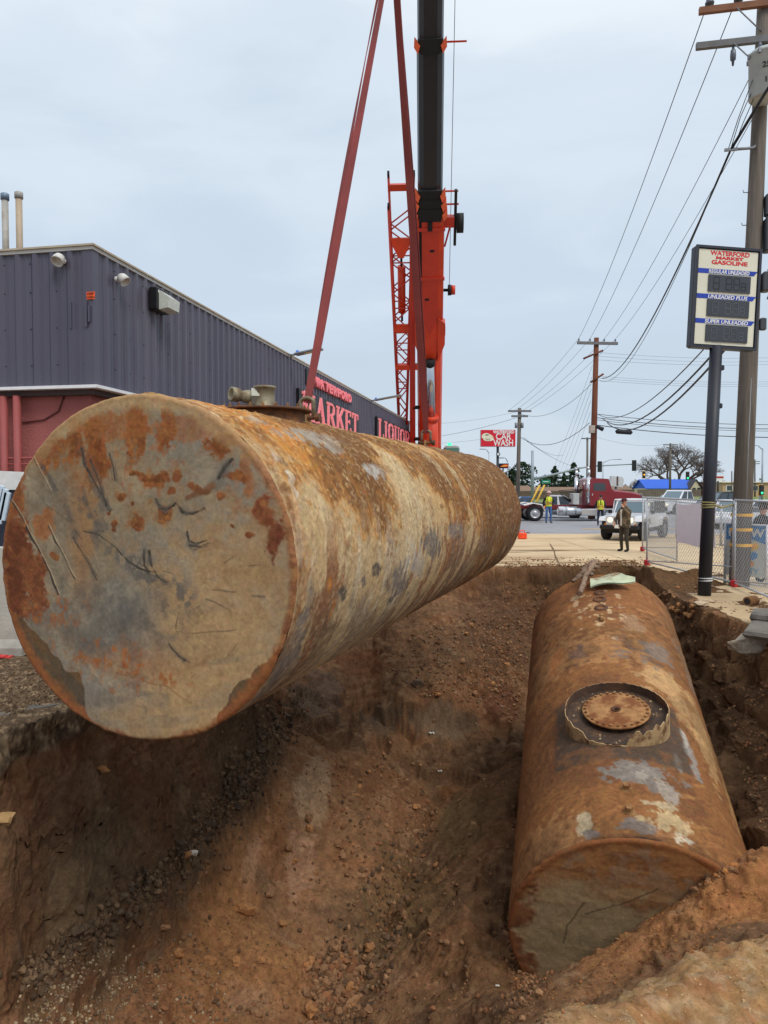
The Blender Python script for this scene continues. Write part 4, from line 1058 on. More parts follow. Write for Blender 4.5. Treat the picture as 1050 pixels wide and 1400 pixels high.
# ------------------------------------------------------------------ ground, pavement, road, grass
soil_far = mat('dry ground', lin(150, 132, 108), 0.95, 0, 0.2, 0.6)
def sheet_ring(name, x0, x1, y0, y1, hx0, hx1, hy0, hy1, z, material):
    b = MB()
    vs = [(x0, y0, z), (x1, y0, z), (x1, y1, z), (x0, y1, z), (hx0, hy0, z), (hx1, hy0, z), (hx1, hy1, z), (hx0, hy1, z)]
    b.add(vs, [(0, 1, 5, 4), (1, 2, 6, 5), (2, 3, 7, 6), (3, 0, 4, 7)])
    return tag(b.build(name, material), kind='structure')
sheet_ring('ground', -4000, 4000, -4000, 4000, -9, 9, -3, 22, 0.0, soil_far)
asphalt = mat('worn asphalt', lin(150, 151, 156), 0.85, 0, 0.12, 0.9, 0.35, 60, lin(130, 131, 136), c2lo=0.45, c2hi=0.7)
def slab_box(name, x0, x1, y0, y1, z0, z1, material, kind='structure'):
    b = MB(); b.box(((x0 + x1) / 2, (y0 + y1) / 2, (z0 + z1) / 2), (x1 - x0, y1 - y0, z1 - z0))
    return tag(b.build(name, material), kind=kind)
slab_box('road', -120, 260, 32.9, 78, -0.1, 0.012, asphalt)
slab_box('parking_lot', -40, -2.6, 22.05, 32.895, -0.1, 0.010, asphalt)
slab_box('side_road', 20, 34, -60, 32.895, -0.1, 0.011, asphalt)
grass_green = mat('spring grass', lin(104, 122, 62), 0.95, 0, 0.3, 0.25, col2=lin(146, 140, 96), c2lo=0.5, c2hi=0.62)
slab_box('grass_field', -200, 400, 80, 420, -0.1, 0.016, grass_green)
yellow_paint = mat('yellow road paint', lin(226, 176, 60), 0.7, 0, 0.2, 3)
white_paint = mat('white road paint', lin(214, 214, 210), 0.7, 0, 0.2, 3)
b = MB()
for y in (36.6, 36.95): b.box((70, y, 0.0165), (120, 0.13, 0.003))
tag(b.build('road_marking', yellow_paint), kind='structure')
b = MB()
for x in range(16, 120, 6): b.box((x, 41.5, 0.0165), (2.6, 0.12, 0.003))
tag(b.build('road_marking', white_paint), kind='structure')
# concrete apron, slab by slab, dusted with sand
conc = mat('sandy concrete', lin(206, 182, 146), 0.92, 0, 0.16, 1.1, 0.3, 30, lin(168, 136, 98), c2lo=0.50, c2hi=0.66, stretch=(0.35, 1.3, 1))
apron = thing('pavement', None, None, (4, 24, 0)); apron['kind'] = 'structure'
def apron_slab(x0, x1, y0, y1, jag=False):
    n = 12; r = random.Random(int(x0 * 31 + y0 * 7)); dz = r.uniform(-0.004, 0.004); b = MB()
    front = [(x0 + (x1 - x0) * i / n, y0 + (r.uniform(-0.05, 0.05) if jag else 0)) for i in range(n + 1)]
    poly = front + [(x1, y1), (x0, y1)]
    b.prism(poly, (0, 0, -0.14 + dz), (1, 0, 0), (0, 1, 0), (0, 0, 1), 0.162)
    b.build('concrete_slab', conc, apron, True)
for i, x in enumerate(np.arange(-2.6, 7.0, 3.2)):
    for j, (y0, y1) in enumerate(((19.62, 22.4), (22.4, 25.9), (25.9, 29.4), (29.4, 32.89))):
        apron_slab(x + 0.01, x + 3.19, y0 + (0.01 if j else 0), y1 - 0.01, j == 0)
for i, x in enumerate(np.arange(7.0, 19.9, 3.2)):
    for j, y0 in enumerate(np.arange(8.6, 32.0, 3.465)):
        apron_slab(x + 0.01, x + 3.19, y0 + 0.01, y0 + 3.455)
# tracked dirt and cracks on the apron
smear = mat('tracked mud', lin(150, 116, 78), 0.95, 0, 0.25, 3, 0.5, 30, lin(186, 154, 110), c2lo=0.45, c2hi=0.6)
crackm = mat('crack filled with dirt', lin(112, 88, 62), 0.95)
def flat_patch(name, pts, z, m):
    b = MB(); n = len(pts); c = Vector((sum(p[0] for p in pts) / n, sum(p[1] for p in pts) / n, z + 0.004)); b.add([c] + [(x, y, z) for x, y in pts], [(0, 1 + i, 1 + (i + 1) % n) for i in range(n)])
    return tag(b.build(name, m), kind='structure')
r5 = random.Random(12)
for px, py, rx, ry in ((800, 769, 0.9, 0.16), (850, 766, 0.7, 0.10), (735, 771, 0.8, 0.10), (700, 768, 0.5, 0.12), (885, 771, 0.5, 0.14), (780, 752, 1.3, 0.05), (700, 755, 0.9, 0.05), (840, 752, 0.8, 0.04), (770, 744, 1.2, 0.04)):
    q = on_z(px, py, 0.024); flat_patch('dirt_stain', [(q.x + rx * math.cos(2 * PI * k / 22) * r5.uniform(0.55, 1.2), q.y + ry * math.sin(2 * PI * k / 22) * r5.uniform(0.4, 1.4)) for k in range(22)], 0.028, smear)
for line in (((752, 743), (757, 752), (760, 762), (767, 773)), ((690, 752.5), (735, 753.5), (800, 752)), ((800, 742), (850, 743.5), (884, 744))):
    q = [on_z(x, y, 0.026) for x, y in line]; L_ = [(p.x + r5.uniform(-0.03, 0.03), p.y) for p in q]
    flat_patch('crack', [(x - 0.02, y - 0.012) for x, y in L_] + [(x + 0.02, y + 0.012) for x, y in reversed(L_)], 0.027, crackm)
# sidewalk strip with a broken edge above the pit
r_ = random.Random(3)
walk = thing('sidewalk', None, None, (6.3, 13, 0)); walk['kind'] = 'structure'
wc = mat('dusty sidewalk concrete', lin(186, 160, 124), 0.92, 0, 0.14, 1.5, 0.3, 45, lin(150, 126, 96), c2lo=0.5, c2hi=0.7)
def walk_slab(y0, y1, xa, xb):
    n = 10; left = []
    for i in range(n + 1):
        y = y1 + (y0 - y1) * i / n
        left.append((xa + (xb - xa) * i / n + r_.uniform(-0.05, 0.05), y))
    b = MB(); b.prism(left + [(6.985, y0), (6.985, y1)], (0, 0, -0.10), (1, 0, 0), (0, 1, 0), (0, 0, 1), 0.13)
    b.build('sidewalk_slab', wc, walk, True)
walk_slab(12.72, 14.5, 6.05, 5.75); walk_slab(10.9, 12.7, 5.76, 5.6); walk_slab(9.0, 10.88, 5.62, 5.4)
# broken asphalt plates and rubble on the right rim, asphalt layer showing at the left rim
dark_asph = mat('broken asphalt', lin(112, 106, 98), 0.9, 0, 0.25, 5, 0.5, 50, lin(84, 80, 76))
def plate(name, label, cat, pts, z, th, tilt, m, group=None):
    c = np.mean(np.array(pts), 0); b = MB(); o = thing(name, label, cat, (c[0], c[1], z), 0, group)
    n = len(pts); vs = []
    for zz, k in ((0, 0.94), (th * 0.5, 1.0), (th, 0.97)):
        for i, (x, y) in enumerate(pts):
            dx, dy = (x - c[0]) * k, (y - c[1]) * k
            vs.append((dx, dy, zz + tilt[0] * dx + tilt[1] * dy + 0.012 * math.sin(i * 2.7)))
    fs = [tuple(range(n - 1, -1, -1)), tuple(range(2 * n, 3 * n))]
    for k in range(2):
        for i in range(n): fs.append((k * n + i, k * n + (i + 1) % n, k * n + n + (i + 1) % n, k * n + n + i))
    b.add(vs, fs); mm = b.build('slab_body', m, o); return o
plate('asphalt_slab', 'grey broken paving slab, lower of two on the right pit rim', 'slab', [(5.05, 10.25), (5.5, 10.9), (6.3, 10.9), (6.9, 10.1), (6.4, 9.6), (5.6, 9.7)], 0.03, 0.10, (0.02, 0.03), dark_asph)
plate('asphalt_slab', 'dark broken paving slab lying on top of the lower slab', 'slab', [(5.5, 10.95), (5.75, 11.35), (6.7, 11.3), (6.9, 10.6), (6.0, 10.45)], 0.13, 0.12, (0.03, 0.02), dark_asph)
for i, (pts, lab) in enumerate(((((-3.95, 7.35), (-3.3, 7.75), (-2.95, 8.15), (-3.2, 8.35), (-3.7, 8.0), (-4.2, 7.8)), 'grey asphalt plate on the left rim below the end of the tank'), (((-4.9, 6.9), (-4.1, 7.15), (-4.2, 7.6), (-5.1, 7.5)), 'grey asphalt plate on the left rim at the edge of the photo'))):
    plate('asphalt_slab', lab, 'slab', list(pts), -0.24, 0.09, (0.03, 0.05), dark_asph)

# ------------------------------------------------------------------ stones, crumbs and clods
def scatter(name, pts, sizes, cols, material, seed):
    bm = bmesh.new(); bmesh.ops.create_icosphere(bm, subdivisions=1, radius=1)
    bv = np.array([v.co for v in bm.verts]); bf = np.array([[v.index for v in f.verts] for f in bm.faces]); bm.free()
    g = np.random.default_rng(seed); n = len(pts)
    V = bv[None] * (1 + g.uniform(-0.30, 0.30, (n, len(bv), 1))) * g.uniform(0.6, 1.2, (n, 1, 3)) * np.array(sizes)[:, None, None]
    q = g.normal(size=(n, 4)); q /= np.linalg.norm(q, axis=1, keepdims=True); w, x, y, z = q.T
    Rm = np.stack([1 - 2 * (y * y + z * z), 2 * (x * y - z * w), 2 * (x * z + y * w), 2 * (x * y + z * w), 1 - 2 * (x * x + z * z), 2 * (y * z - x * w), 2 * (x * z - y * w), 2 * (y * z + x * w), 1 - 2 * (x * x + y * y)], 1).reshape(n, 3, 3)
    V = np.einsum('nij,nkj->nki', Rm, V) + np.array(pts)[:, None]
    F = (bf[None] + np.arange(n)[:, None, None] * len(bv)).reshape(-1, 3)
    C_ = np.repeat(np.array(cols), len(bv), 0)
    o = np_mesh(name, V.reshape(-1, 3), F, material, col=C_, rough=np.full(len(C_), 0.95), smooth=False)
    tag(o, kind='stuff'); return o
stone_paint = vmat('stones and crumbs', var=0.25, scale=60, bump=0.4, bscale=150, dist=0.006, spec=0.2)
soilc = [LIN(132, 98, 70), LIN(116, 86, 63), LIN(150, 114, 82), LIN(100, 76, 57), LIN(138, 94, 65)]
pale = [LIN(150, 128, 100), LIN(134, 114, 90), LIN(172, 152, 122), LIN(116, 100, 82)]
darkc = [LIN(94, 75, 58), LIN(108, 86, 66), LIN(82, 66, 52), LIN(122, 98, 74)]
sandc = [LIN(190, 152, 108), LIN(172, 134, 92), LIN(150, 112, 74), LIN(200, 166, 122)]
pts, sizes, cols = [], [], []
def sow(n, poly, s0, s1, pal, power=2.2, path=None, wid=20):
    xs = [p[0] for p in poly]; ys = [p[1] for p in poly]
    k = 0; tries = 0
    while k < n and tries < n * 6:
        tries += 1
        if path:
            i = rnd.randrange(len(poly) - 1); t = rnd.random(); a, b_ = poly[i], poly[i + 1]
            px, py = a[0] + (b_[0] - a[0]) * t + rnd.gauss(0, wid), a[1] + (b_[1] - a[1]) * t + rnd.gauss(0, wid * 0.7)
        else:
            px, py = rnd.uniform(min(xs), max(xs)), rnd.uniform(min(ys), max(ys)); ins = False
            for (x1, y1), (x2, y2) in zip(poly, poly[1:] + poly[:1]):
                if (y1 > py) != (y2 > py) and px < (x2 - x1) * (py - y1) / (y2 - y1) + x1: ins = not ins
            if not ins: continue
        h, nrm = ground_px(px, py)
        if h is None: continue
        if nrm.z < 0.35 and not path: continue
        s = s0 + (s1 - s0) * rnd.random() ** (power * 1.6)
        pts.append(tuple(h + nrm * s * 0.25)); sizes.append(s); cols.append(pal[rnd.randrange(len(pal))] * rnd.uniform(0.8, 1.15)); k += 1
sow(2200, [(300, 1000), (440, 880), (690, 780), (735, 800), (700, 1250), (760, 1400), (60, 1400), (230, 1220)], 0.005, 0.040, soilc, 2.8)
sow(5000, [(300, 1000), (440, 880), (690, 780), (735, 800), (700, 1250), (760, 1400), (60, 1400), (230, 1220)], 0.003, 0.011, soilc + darkc[1:2], 1.2)
sow(2400, [(395, 965), (375, 1000), (345, 1050), (310, 1100), (262, 1160), (190, 1225), (110, 1290), (40, 1340)], 0.006, 0.042, darkc, 1.6, True, 17)
sow(1000, [(20, 1380), (60, 1290), (150, 1280), (210, 1330), (150, 1400), (20, 1400)], 0.004, 0.018, pale, 1.5)
sow(500, [(180, 1270), (240, 1250), (300, 1310), (330, 1400), (180, 1400)], 0.004, 0.02, pale + soilc, 1.6)
sow(900, [(430, 1400), (440, 1290), (510, 1190), (575, 1090), (600, 1110), (560, 1240), (520, 1400)], 0.006, 0.045, soilc + darkc, 1.9)
sow(1300, [(520, 900), (640, 830), (720, 860), (690, 970), (560, 950)], 0.008, 0.045, soilc + pale[1:2], 2.0)
sow(600, [(440, 1050), (560, 1010), (600, 1060), (570, 1180), (470, 1200)], 0.006, 0.045, soilc, 2.0)
sow(700, [(420, 1320), (470, 1280), (500, 1330), (480, 1390), (420, 1380)], 0.010, 0.065, soilc, 1.7)
for k in range(700):
    q = on_z(rnd.uniform(690, 890), 774 - 12 * rnd.random() ** 2.5, 0.024); s_ = rnd.uniform(0.006, 0.03); pts.append(tuple(q)); sizes.append(s_); cols.append(soilc[rnd.randrange(5)])
sow(1500, [(690, 790), (760, 785), (735, 860), (700, 1000), (650, 900)], 0.008, 0.04, soilc, 2.2)
sow(1500, [(0, 900), (60, 905), (110, 950), (60, 962), (0, 985)], 0.004, 0.020, darkc + [pale[3]], 1.6)
sow(900, [(890, 800), (960, 790), (955, 830), (1050, 880), (1050, 1150), (1000, 1020), (930, 850)], 0.005, 0.035, soilc + darkc[1:2], 2.0)
sow(250, [(765, 1398), (850, 1355), (960, 1300), (1050, 1262), (1050, 1400)], 0.0015, 0.007, sandc, 1.8)
sow(700, [(730, 1345), (990, 1200), (1050, 1225), (1050, 1260), (860, 1345), (760, 1395)], 0.003, 0.013, [LIN(166, 112, 66), LIN(134, 92, 58), LIN(150, 104, 66)], 2.0)
sow(500, [(722, 1337), (790, 1300), (870, 1246), (940, 1212), (1005, 1186)], 0.006, 0.035, soilc + [LIN(166, 112, 66)], 1.8, True, 9)
sow(500, [(700, 1250), (705, 1310), (722, 1340), (700, 1380)], 0.005, 0.03, soilc, 1.8, True, 10)
scatter('soil_crumbs', pts, sizes, cols, stone_paint, 5)
# the larger lumps, one by one
clod_mats = [mat('brown clod', lin(146, 108, 76), 0.95, 0, 0.3, 18, 0.8, 50, lin(116, 86, 62)), mat('dark clod', lin(82, 65, 50), 0.95, 0, 0.3, 18, 0.8, 50, lin(110, 92, 70)), mat('ochre clod', lin(166, 116, 72), 0.95, 0, 0.3, 18, 0.8, 50, lin(136, 98, 64))]
rockm = [[rock_mesh('clod', 10 + k + 7 * j, 2, 0.75, 0.45) for k in range(4)] for j in range(3)]
for j in range(3):
    for me in rockm[j]: me.materials.append(clod_mats[j]); me.polygons.foreach_set('use_smooth', [False] * len(me.polygons))
def clod(px, py, size, j, label, group, cat='clod', name='clod'):
    h, nrm = ground_px(px, py)
    if h is None: return
    o = bpy.data.objects.new(name, rockm[j][rnd.randrange(4)]); C.objects.link(o)
    o.location = h + nrm * size * 0.25; o.scale = (size, size, size); o.rotation_euler = (rnd.uniform(-0.4, 0.4), rnd.uniform(-0.4, 0.4), rnd.uniform(0, 6.28))
    return tag(o, label, cat, group)
for k in range(46):
    t = rnd.random(); i = min(int(t * 6), 5); u = t * 6 - i
    F6 = ((392, 968), (375, 1000), (345, 1050), (310, 1100), (262, 1160), (190, 1225), (110, 1290))
    clod(F6[i][0] + (F6[i + 1][0] - F6[i][0]) * u + rnd.gauss(0, 13), F6[i][1] + (F6[i + 1][1] - F6[i][1]) * u + rnd.gauss(0, 9), rnd.uniform(0.03, 0.065), 1, 'dark lump of earth in the ridge along the foot of the left wall', 'dark lumps along the foot of the left wall')
for k in range(44):
    clod(rnd.uniform(410, 510), rnd.gauss(1350, 26), rnd.uniform(0.035, 0.085), rnd.choice((0, 0, 2)), 'brown lump in the heap of rubble at the bottom of the trench', 'lumps of rubble at the trench bottom')
for k in range(24):
    clod(rnd.uniform(420, 600), rnd.uniform(1030, 1210), rnd.uniform(0.03, 0.075), rnd.choice((0, 0, 1, 2)), 'loose brown clod on the slope in the middle of the pit', 'clods on the middle slope')
for k in range(22):
    clod(rnd.uniform(550, 700), rnd.uniform(850, 960), rnd.uniform(0.03, 0.075), rnd.choice((0, 0, 2)), 'loose brown clod on the far slope below the pavement', 'clods on the far slope')
for k in range(16):
    clod(rnd.uniform(230, 420), rnd.uniform(1150, 1390), rnd.uniform(0.03, 0.07), rnd.choice((0, 2)), 'brown clod on the steep orange slope at the lower left', 'clods on the lower left slope')
for k in range(26):
    clod(rnd.uniform(895, 960), rnd.uniform(800, 845), rnd.uniform(0.03, 0.075), rnd.choice((0, 2, 0)), 'brown clod on the dug heap beside the sign post', 'clods on the heap by the sign post')
white_stone = mat('pale stone', lin(206, 198, 184), 0.8, 0, 0.12, 10, 0.3, 50)
def single(name, px, py, size, material, label, cat, seed, flat=0.6, rot=0.0):
    h, nrm = ground_px(px, py); me = rock_mesh(name, seed, 2, flat, 0.4); me.materials.append(material)
    o = bpy.data.objects.new(name, me); C.objects.link(o); o.location = h + nrm * size * 0.3; o.scale = (size * 1.3, size * 0.8, size); o.rotation_euler = (0.2, 0.1, rot)
    return tag(o, label, cat)
single('stone', 263, 1166, 0.055, white_stone, 'white stone lying on the dark ridge at the foot of the wall', 'stone', 61, 0.6, 0.5)
single('stone', 4, 1118, 0.08, mat('straw coloured stone', lin(184, 148, 100), 0.9, 0, 0.2, 10, 0.4), 'straw coloured stone stuck in the wall at the left photo edge', 'stone', 62)
single('boulder', 1046, 882, 0.26, mat('pale concrete rubble', lin(176, 166, 150), 0.9, 0, 0.25, 8, 0.6, 40, lin(130, 112, 92)), 'pale rough concrete lump at the right photo edge', 'concrete lump', 63, 0.8)
single('stone', 140, 1050, 0.055, clod_mats[2], 'orange clod sticking out of the wall under the hanging tank', 'clod', 64)
single('stone', 222, 1268, 0.05, clod_mats[0], 'long flat brown stone at the foot of the left slope', 'stone', 65, 0.5)
single('stone', 333, 1245, 0.10, clod_mats[2], 'large brown boulder half sunk in the orange slope', 'boulder', 66, 0.7)
single('stone', 570, 935, 0.11, clod_mats[1], 'dark angular block above the grey cut face', 'block', 67, 0.7)
single('stone', 490, 1200, 0.07, clod_mats[0], 'brown lump low on the middle slope above the trench', 'clod', 68)
rag = mat('white plastic scrap', lin(214, 210, 200), 0.6, 0, 0.1, 10)
for px, py, s_, lab in ((590, 1003, 0.06, 'crumpled white scrap below the grey cut face'), (601, 1055, 0.045, 'small white scrap on the trench bottom'), (860 - 180, 1350, 0.02, 'tiny white scrap left of the buried tank')):
    h, nrm = ground_px(px, py); b = MB(); n = 7; vs = []
    for i in range(n):
        for j in range(n): vs.append(h + Vector(((i / 6 - 0.5) * 2 * s_, (j / 6 - 0.5) * s_, 0.02 + s_ * 0.35 * math.sin(i * 2.1 + j * 1.3) * math.cos(j * 1.7))))
    b.add(vs, [(i * n + j, i * n + j + 1, i * n + n + j + 1, i * n + n + j) for i in range(n - 1) for j in range(n - 1)])
    tag(b.build('plastic_scrap', rag), lab, 'scrap')

# rope and torn sheet at the far end of tank B
c = TB.shell(818, 797); o0 = TB.pt(c[0], c[1]); up_ = Vector((0, 0, 1)); R_ = Vector(TB.r); A_ = Vector(TB.a)
b = MB()
for i in range(5):
    p0 = o0 + R_ * (-0.30 + 0.05 * i) + A_ * (0.0 + 0.05 * i) + up_ * (0.05 + 0.045 * i)
    b.tube([p0 + R_ * rnd.uniform(-0.16, -0.08) - A_ * 0.1, p0 + up_ * rnd.uniform(0.03, 0.09), p0 + R_ * rnd.uniform(0.1, 0.2) + A_ * 0.08, p0 + R_ * 0.05 + A_ * 0.2 - up_ * 0.03], 0.034, 8)
b.tube([o0 + R_ * -0.32 - A_ * 0.55 + up_ * 0.03, o0 + R_ * -0.26 - A_ * 0.3 + up_ * 0.06, o0 + R_ * -0.2 + up_ * 0.14, o0 + R_ * -0.05 + A_ * 0.1 + up_ * 0.34], 0.045, 9)
tag(b.build('rope', mat('dirty rope', lin(150, 126, 106), 0.95, 0, 0.35, 30, 0.6, 90, lin(104, 72, 62))), 'knotted dirty rope heaped on the far end of the buried tank', 'rope')
b = MB(); n, m_ = 16, 8; vs = []
for i in range(n):
    for j in range(m_):
        u, v = i / (n - 1), j / (m_ - 1)
        w = 0.25 + 0.35 * math.sin(PI * min(1, u * 1.25)) ; w *= (1 - max(0, u - 0.7) * 2.6)
        q = o0 + R_ * (-0.14 + 0.72 * u) + A_ * (-0.30 + w * (v - 0.2) + 0.12 * u) + up_ * (0.07 + 0.05 * math.sin(u * 5 + v * 2) + 0.10 * u - 0.05 * v * math.sin(u * 7))
        vs.append(q)
fs = [(i * m_ + j, i * m_ + j + 1, i * m_ + m_ + j + 1, i * m_ + m_ + j) for i in range(n - 1) for j in range(m_ - 1)]
b.add(vs, fs, True); b.add([v - up_ * 0.02 for v in vs], [f[::-1] for f in fs], True)
tag(b.build('torn_sheet', mat('pale green liner', lin(188, 196, 166), 0.75, 0, 0.2, 6, 0.2, 40, lin(142, 118, 92), c2lo=0.52, c2hi=0.6)), 'torn pale green sheet curled over the far end of the buried tank', 'torn sheet')

# ------------------------------------------------------------------ the shop
CX, CY = -4.74, 12.0
aS = Vector((0.1895, 0.982, 0)).normalized(); nS = Vector((aS.y, -aS.x, 0)); aF = -nS; nF = -aS
Cn = Vector((CX, CY, 0)); Zup = Vector((0, 0, 1))
ZT, ZF = 6.05, 3.77
def on_wall(px, py, n, off=0.0):
    d = raydir(px, py); o = Cn + n * off
    return CAM + d * ((o - CAM).dot(n) / d.dot(n))
shop = thing('store_building', 'dark ribbed metal clad shop above a red stucco wall', 'building', (CX, CY, 0))
LS, LF = 33.4, 9.0
clad = mat('dark grey violet cladding', lin(78, 75, 91), 0.42, 0.0, 0.16, 0.9, 0.12, 3, lin(92, 88, 100), spec=0.5, c2lo=0.5, c2hi=0.75, stretch=(1, 1, 0.25))
b = MB()
back = [Cn, Cn + aS * LS, Cn + aS * LS + aF * LF, Cn + aF * LF]
inn = lambda k: [Cn + aS * k + aF * k, Cn + aS * (LS - k) + aF * k, Cn + aS * (LS - k) + aF * (LF - k), Cn + aS * k + aF * (LF - k)]
vs = [p + Zup * z for z in (ZF, ZT - 0.08) for p in inn(0.02)]
b.add(vs, [(0, 1, 5, 4), (1, 2, 6, 5), (2, 3, 7, 6), (3, 0, 4, 7), (4, 5, 6, 7)]); b.build('upper_wall', clad, shop, True)
b = MB(); vs = [p + Zup * z for z in (-0.1, ZF) for p in inn(0.12)]
b.add(vs, [(0, 1, 5, 4), (1, 2, 6, 5), (2, 3, 7, 6), (3, 0, 4, 7)]); b.build('lower_wall', mat('red stucco', lin(158, 92, 88), 0.9, 0, 0.16, 1.2, 0.9, 26, lin(138, 80, 78)), shop, True)
def panel_mesh(w, nr, z0, z1):
    """one ribbed sheet in local x (along), y (out), z"""
    m = MB(); prof = []; p = w / nr
    for k in range(nr):
        x = k * p
        prof += [(x, 0.004), (x + p * 0.22, 0.004), (x + p * 0.25, 0.012), (x + p * 0.33, 0.012), (x + p * 0.36, 0.004), (x + p * 0.54, 0.004), (x + p * 0.66, 0.045), (x + p * 0.86, 0.045)]
    prof.append((w, 0.004)); n = len(prof)
    vs = [(x, y, z) for z in (z0, z1) for x, y in prof]
    m.add(vs, [(i, i + 1, n + i + 1, n + i) for i in range(n - 1)])
    ob = m.build('cladding_panel', clad); return ob
pS = panel_mesh(0.957, 3, ZF + 0.02, ZT - 0.07)
def put(o, base, ax, n, par):
    o.parent = par
    M4 = Matrix(((ax.x, n.x, 0, base.x), (ax.y, n.y, 0, base.y), (ax.z, n.z, 1, base.z), (0, 0, 0, 1)))
    o.matrix_basis = inv_of(par) @ M4
first = True
for k in range(int((LS - 0.14) / 0.96)):
    o = pS if first else pS.copy()
    if not first: C.objects.link(o)
    first = False; put(o, Cn + aS * (0.14 + 0.96 * k), aS, nS, shop)
for k in range(int((LF - 0.14) / 0.96)):
    o = pS.copy(); C.objects.link(o); put(o, Cn + aF * (0.14 + 0.96 * k), aF, nF, shop)
b = MB()
for k in range(int((LS - 0.14) / 0.96)):
    for z in (4.15, 4.75, 5.35, 5.82):
        for dx in (0.02, 0.5): b.tube([Cn + aS * (0.14 + 0.96 * k + dx) + nS * 0.004 + Zup * z, Cn + aS * (0.14 + 0.96 * k + dx) + nS * 0.02 + Zup * z], 0.011, 5)
for k in range(6):
    for z in (4.15, 4.75, 5.35, 5.82):
        for dx in (0.02, 0.5): b.tube([Cn + aF * (0.14 + 0.96 * k + dx) + nF * 0.004 + Zup * z, Cn + aF * (0.14 + 0.96 * k + dx) + nF * 0.02 + Zup * z], 0.011, 5)
b.build('cladding_screws', mat('dark screw heads', lin(44, 42, 52), 0.6), shop, True)['kind'] = 'stuff'
# corner piece, cap and flashing
b = MB(); q = 0.006
poly = [Cn + nS * q + nF * q, Cn + nS * q + nF * q + aS * 0.15, Cn + aS * 0.15, Cn, Cn + aF * 0.15, Cn + aF * 0.15 + nF * q + nS * 0]
vs = [p + Zup * z for z in (ZF + 0.02, ZT - 0.07) for p in (Cn + nF * 0.03 + aF * 0.15, Cn + nF * 0.03 + nS * 0.03, Cn + nS * 0.03 + aS * 0.15)]
b.add(vs, [(0, 1, 4, 3), (1, 2, 5, 4)]); b.build('corner_trim', clad, shop, True)
def band(name, z0, z1, out, m):
    b = MB(); P0 = [Cn + nS * out + nF * out, Cn + aS * LS + nS * out - nF * 0.02, Cn + aF * LF + nF * out]
    Q0 = [Cn + aS * 0.3 + aF * 0.3, Cn + aS * LS + aF * 0.3, Cn + aF * LF + aS * 0.3]
    vs = [p + Zup * z for z in (z0, z1) for p in (P0 + Q0)]
    b.add(vs, [(2, 0, 6, 8), (0, 1, 7, 6), (6, 7, 10, 9), (8, 6, 9, 11), (0, 2, 5, 3), (1, 0, 3, 4), (1, 4, 10, 7), (2, 8, 11, 5)]); return b.build(name, m, shop, True)
band('roof_cap', ZT - 0.07, ZT - 0.015, 0.05, mat('pale metal cap', lin(184, 182, 178), 0.5, 0.1, 0.1, 4))
band('roof_edge', ZT - 0.014, ZT + 0.016, 0.08, mat('tan gravel stop', lin(176, 164, 146), 0.7, 0.0, 0.15, 4))
band('flashing', ZF - 0.03, ZF + 0.02, 0.16, mat('weathered white flashing', lin(224, 224, 228), 0.5, 0.0, 0.06, 4))
band('soffit', ZF - 0.12, ZF - 0.032, 0.02, mat('dark soffit', lin(70, 56, 58), 0.8))
pipe_red = mat('red painted pipe', lin(150, 76, 74), 0.6, 0, 0.14, 3)
for px in (6, 24):
    p = on_wall(px, 600, nF, 0.06); b = MB(); b.cyl((p.x, p.y, 0), (p.x, p.y, ZF - 0.12), 0.062, 14)
    b.build('drain_pipe', pipe_red, shop, True)
for z, r in ((2.62, 0.02), (2.52, 0.014)):
    p0, p1 = on_wall(0, 585, nF, 0.05) - aF * -0.6, on_wall(100, 585, nF, 0.05); b = MB()
    b.tube([(p0.x, p0.y, z), (p1.x, p1.y, z)], r, 8); b.build('conduit', pipe_red, shop, True)
p0 = on_wall(0, 578, nF, -0.02); b = MB(); b.tube([on_wall(88, 540, nF, -0.10), on_wall(80, 562, nF, -0.10), on_wall(60, 574, nF, -0.10), on_wall(30, 578, nF, -0.10)], 0.012, 6); b.build('cable', mat('old red cable', lin(92, 46, 46), 0.8), shop, True)
# boarded hatch outline near the corner and the fixings
for px, y0, y1 in ((97, 413, 449), (118, 412, 447), (122, 418, 440)):
    b = MB(); a_, c_ = on_wall(px, y0, nF, 0.05), on_wall(px, y1, nF, 0.05); b.box((a_ + c_) / 2, (0.03, 0.03, abs(a_.z - c_.z)), (aF, nF, Zup)); b.build('conduit_bracket', clad, shop, True)
# vents on the roof
ventm = mat('grey vent pipe', lin(168, 164, 158), 0.6, 0.1, 0.12, 3, 0, 60, lin(140, 128, 110))
for px, ptop, lab, cap in ((8, 264, 'vent pipe with blue grey cap, left one on the shop roof', True), (27, 262, 'tan vent pipe with flared top, right one on the shop roof', False)):
    Y = 15.5; p = at(px, 345, Y); t = at(px, ptop, Y); o = thing('vent_pipe', lab, 'vent pipe', (p.x, p.y, ZT - 0.09))
    b = MB(); b.tube([(p.x, p.y, ZT - 0.09), (p.x, p.y, t.z - 0.12)], 0.066, 14); b.build('pipe', ventm if cap else mat('tan vent pipe', lin(176, 158, 136), 0.6, 0.1, 0.12, 3), o, True)
    b = MB(); b.tube([(p.x, p.y, t.z - 0.14), (p.x, p.y, t.z - 0.02), (p.x, p.y, t.z)], [0.085, 0.085, 0.05], 14); b.build('cap', mat('blue grey cap', lin(112, 130, 150), 0.5, 0.3) if cap else ventm, o, True)
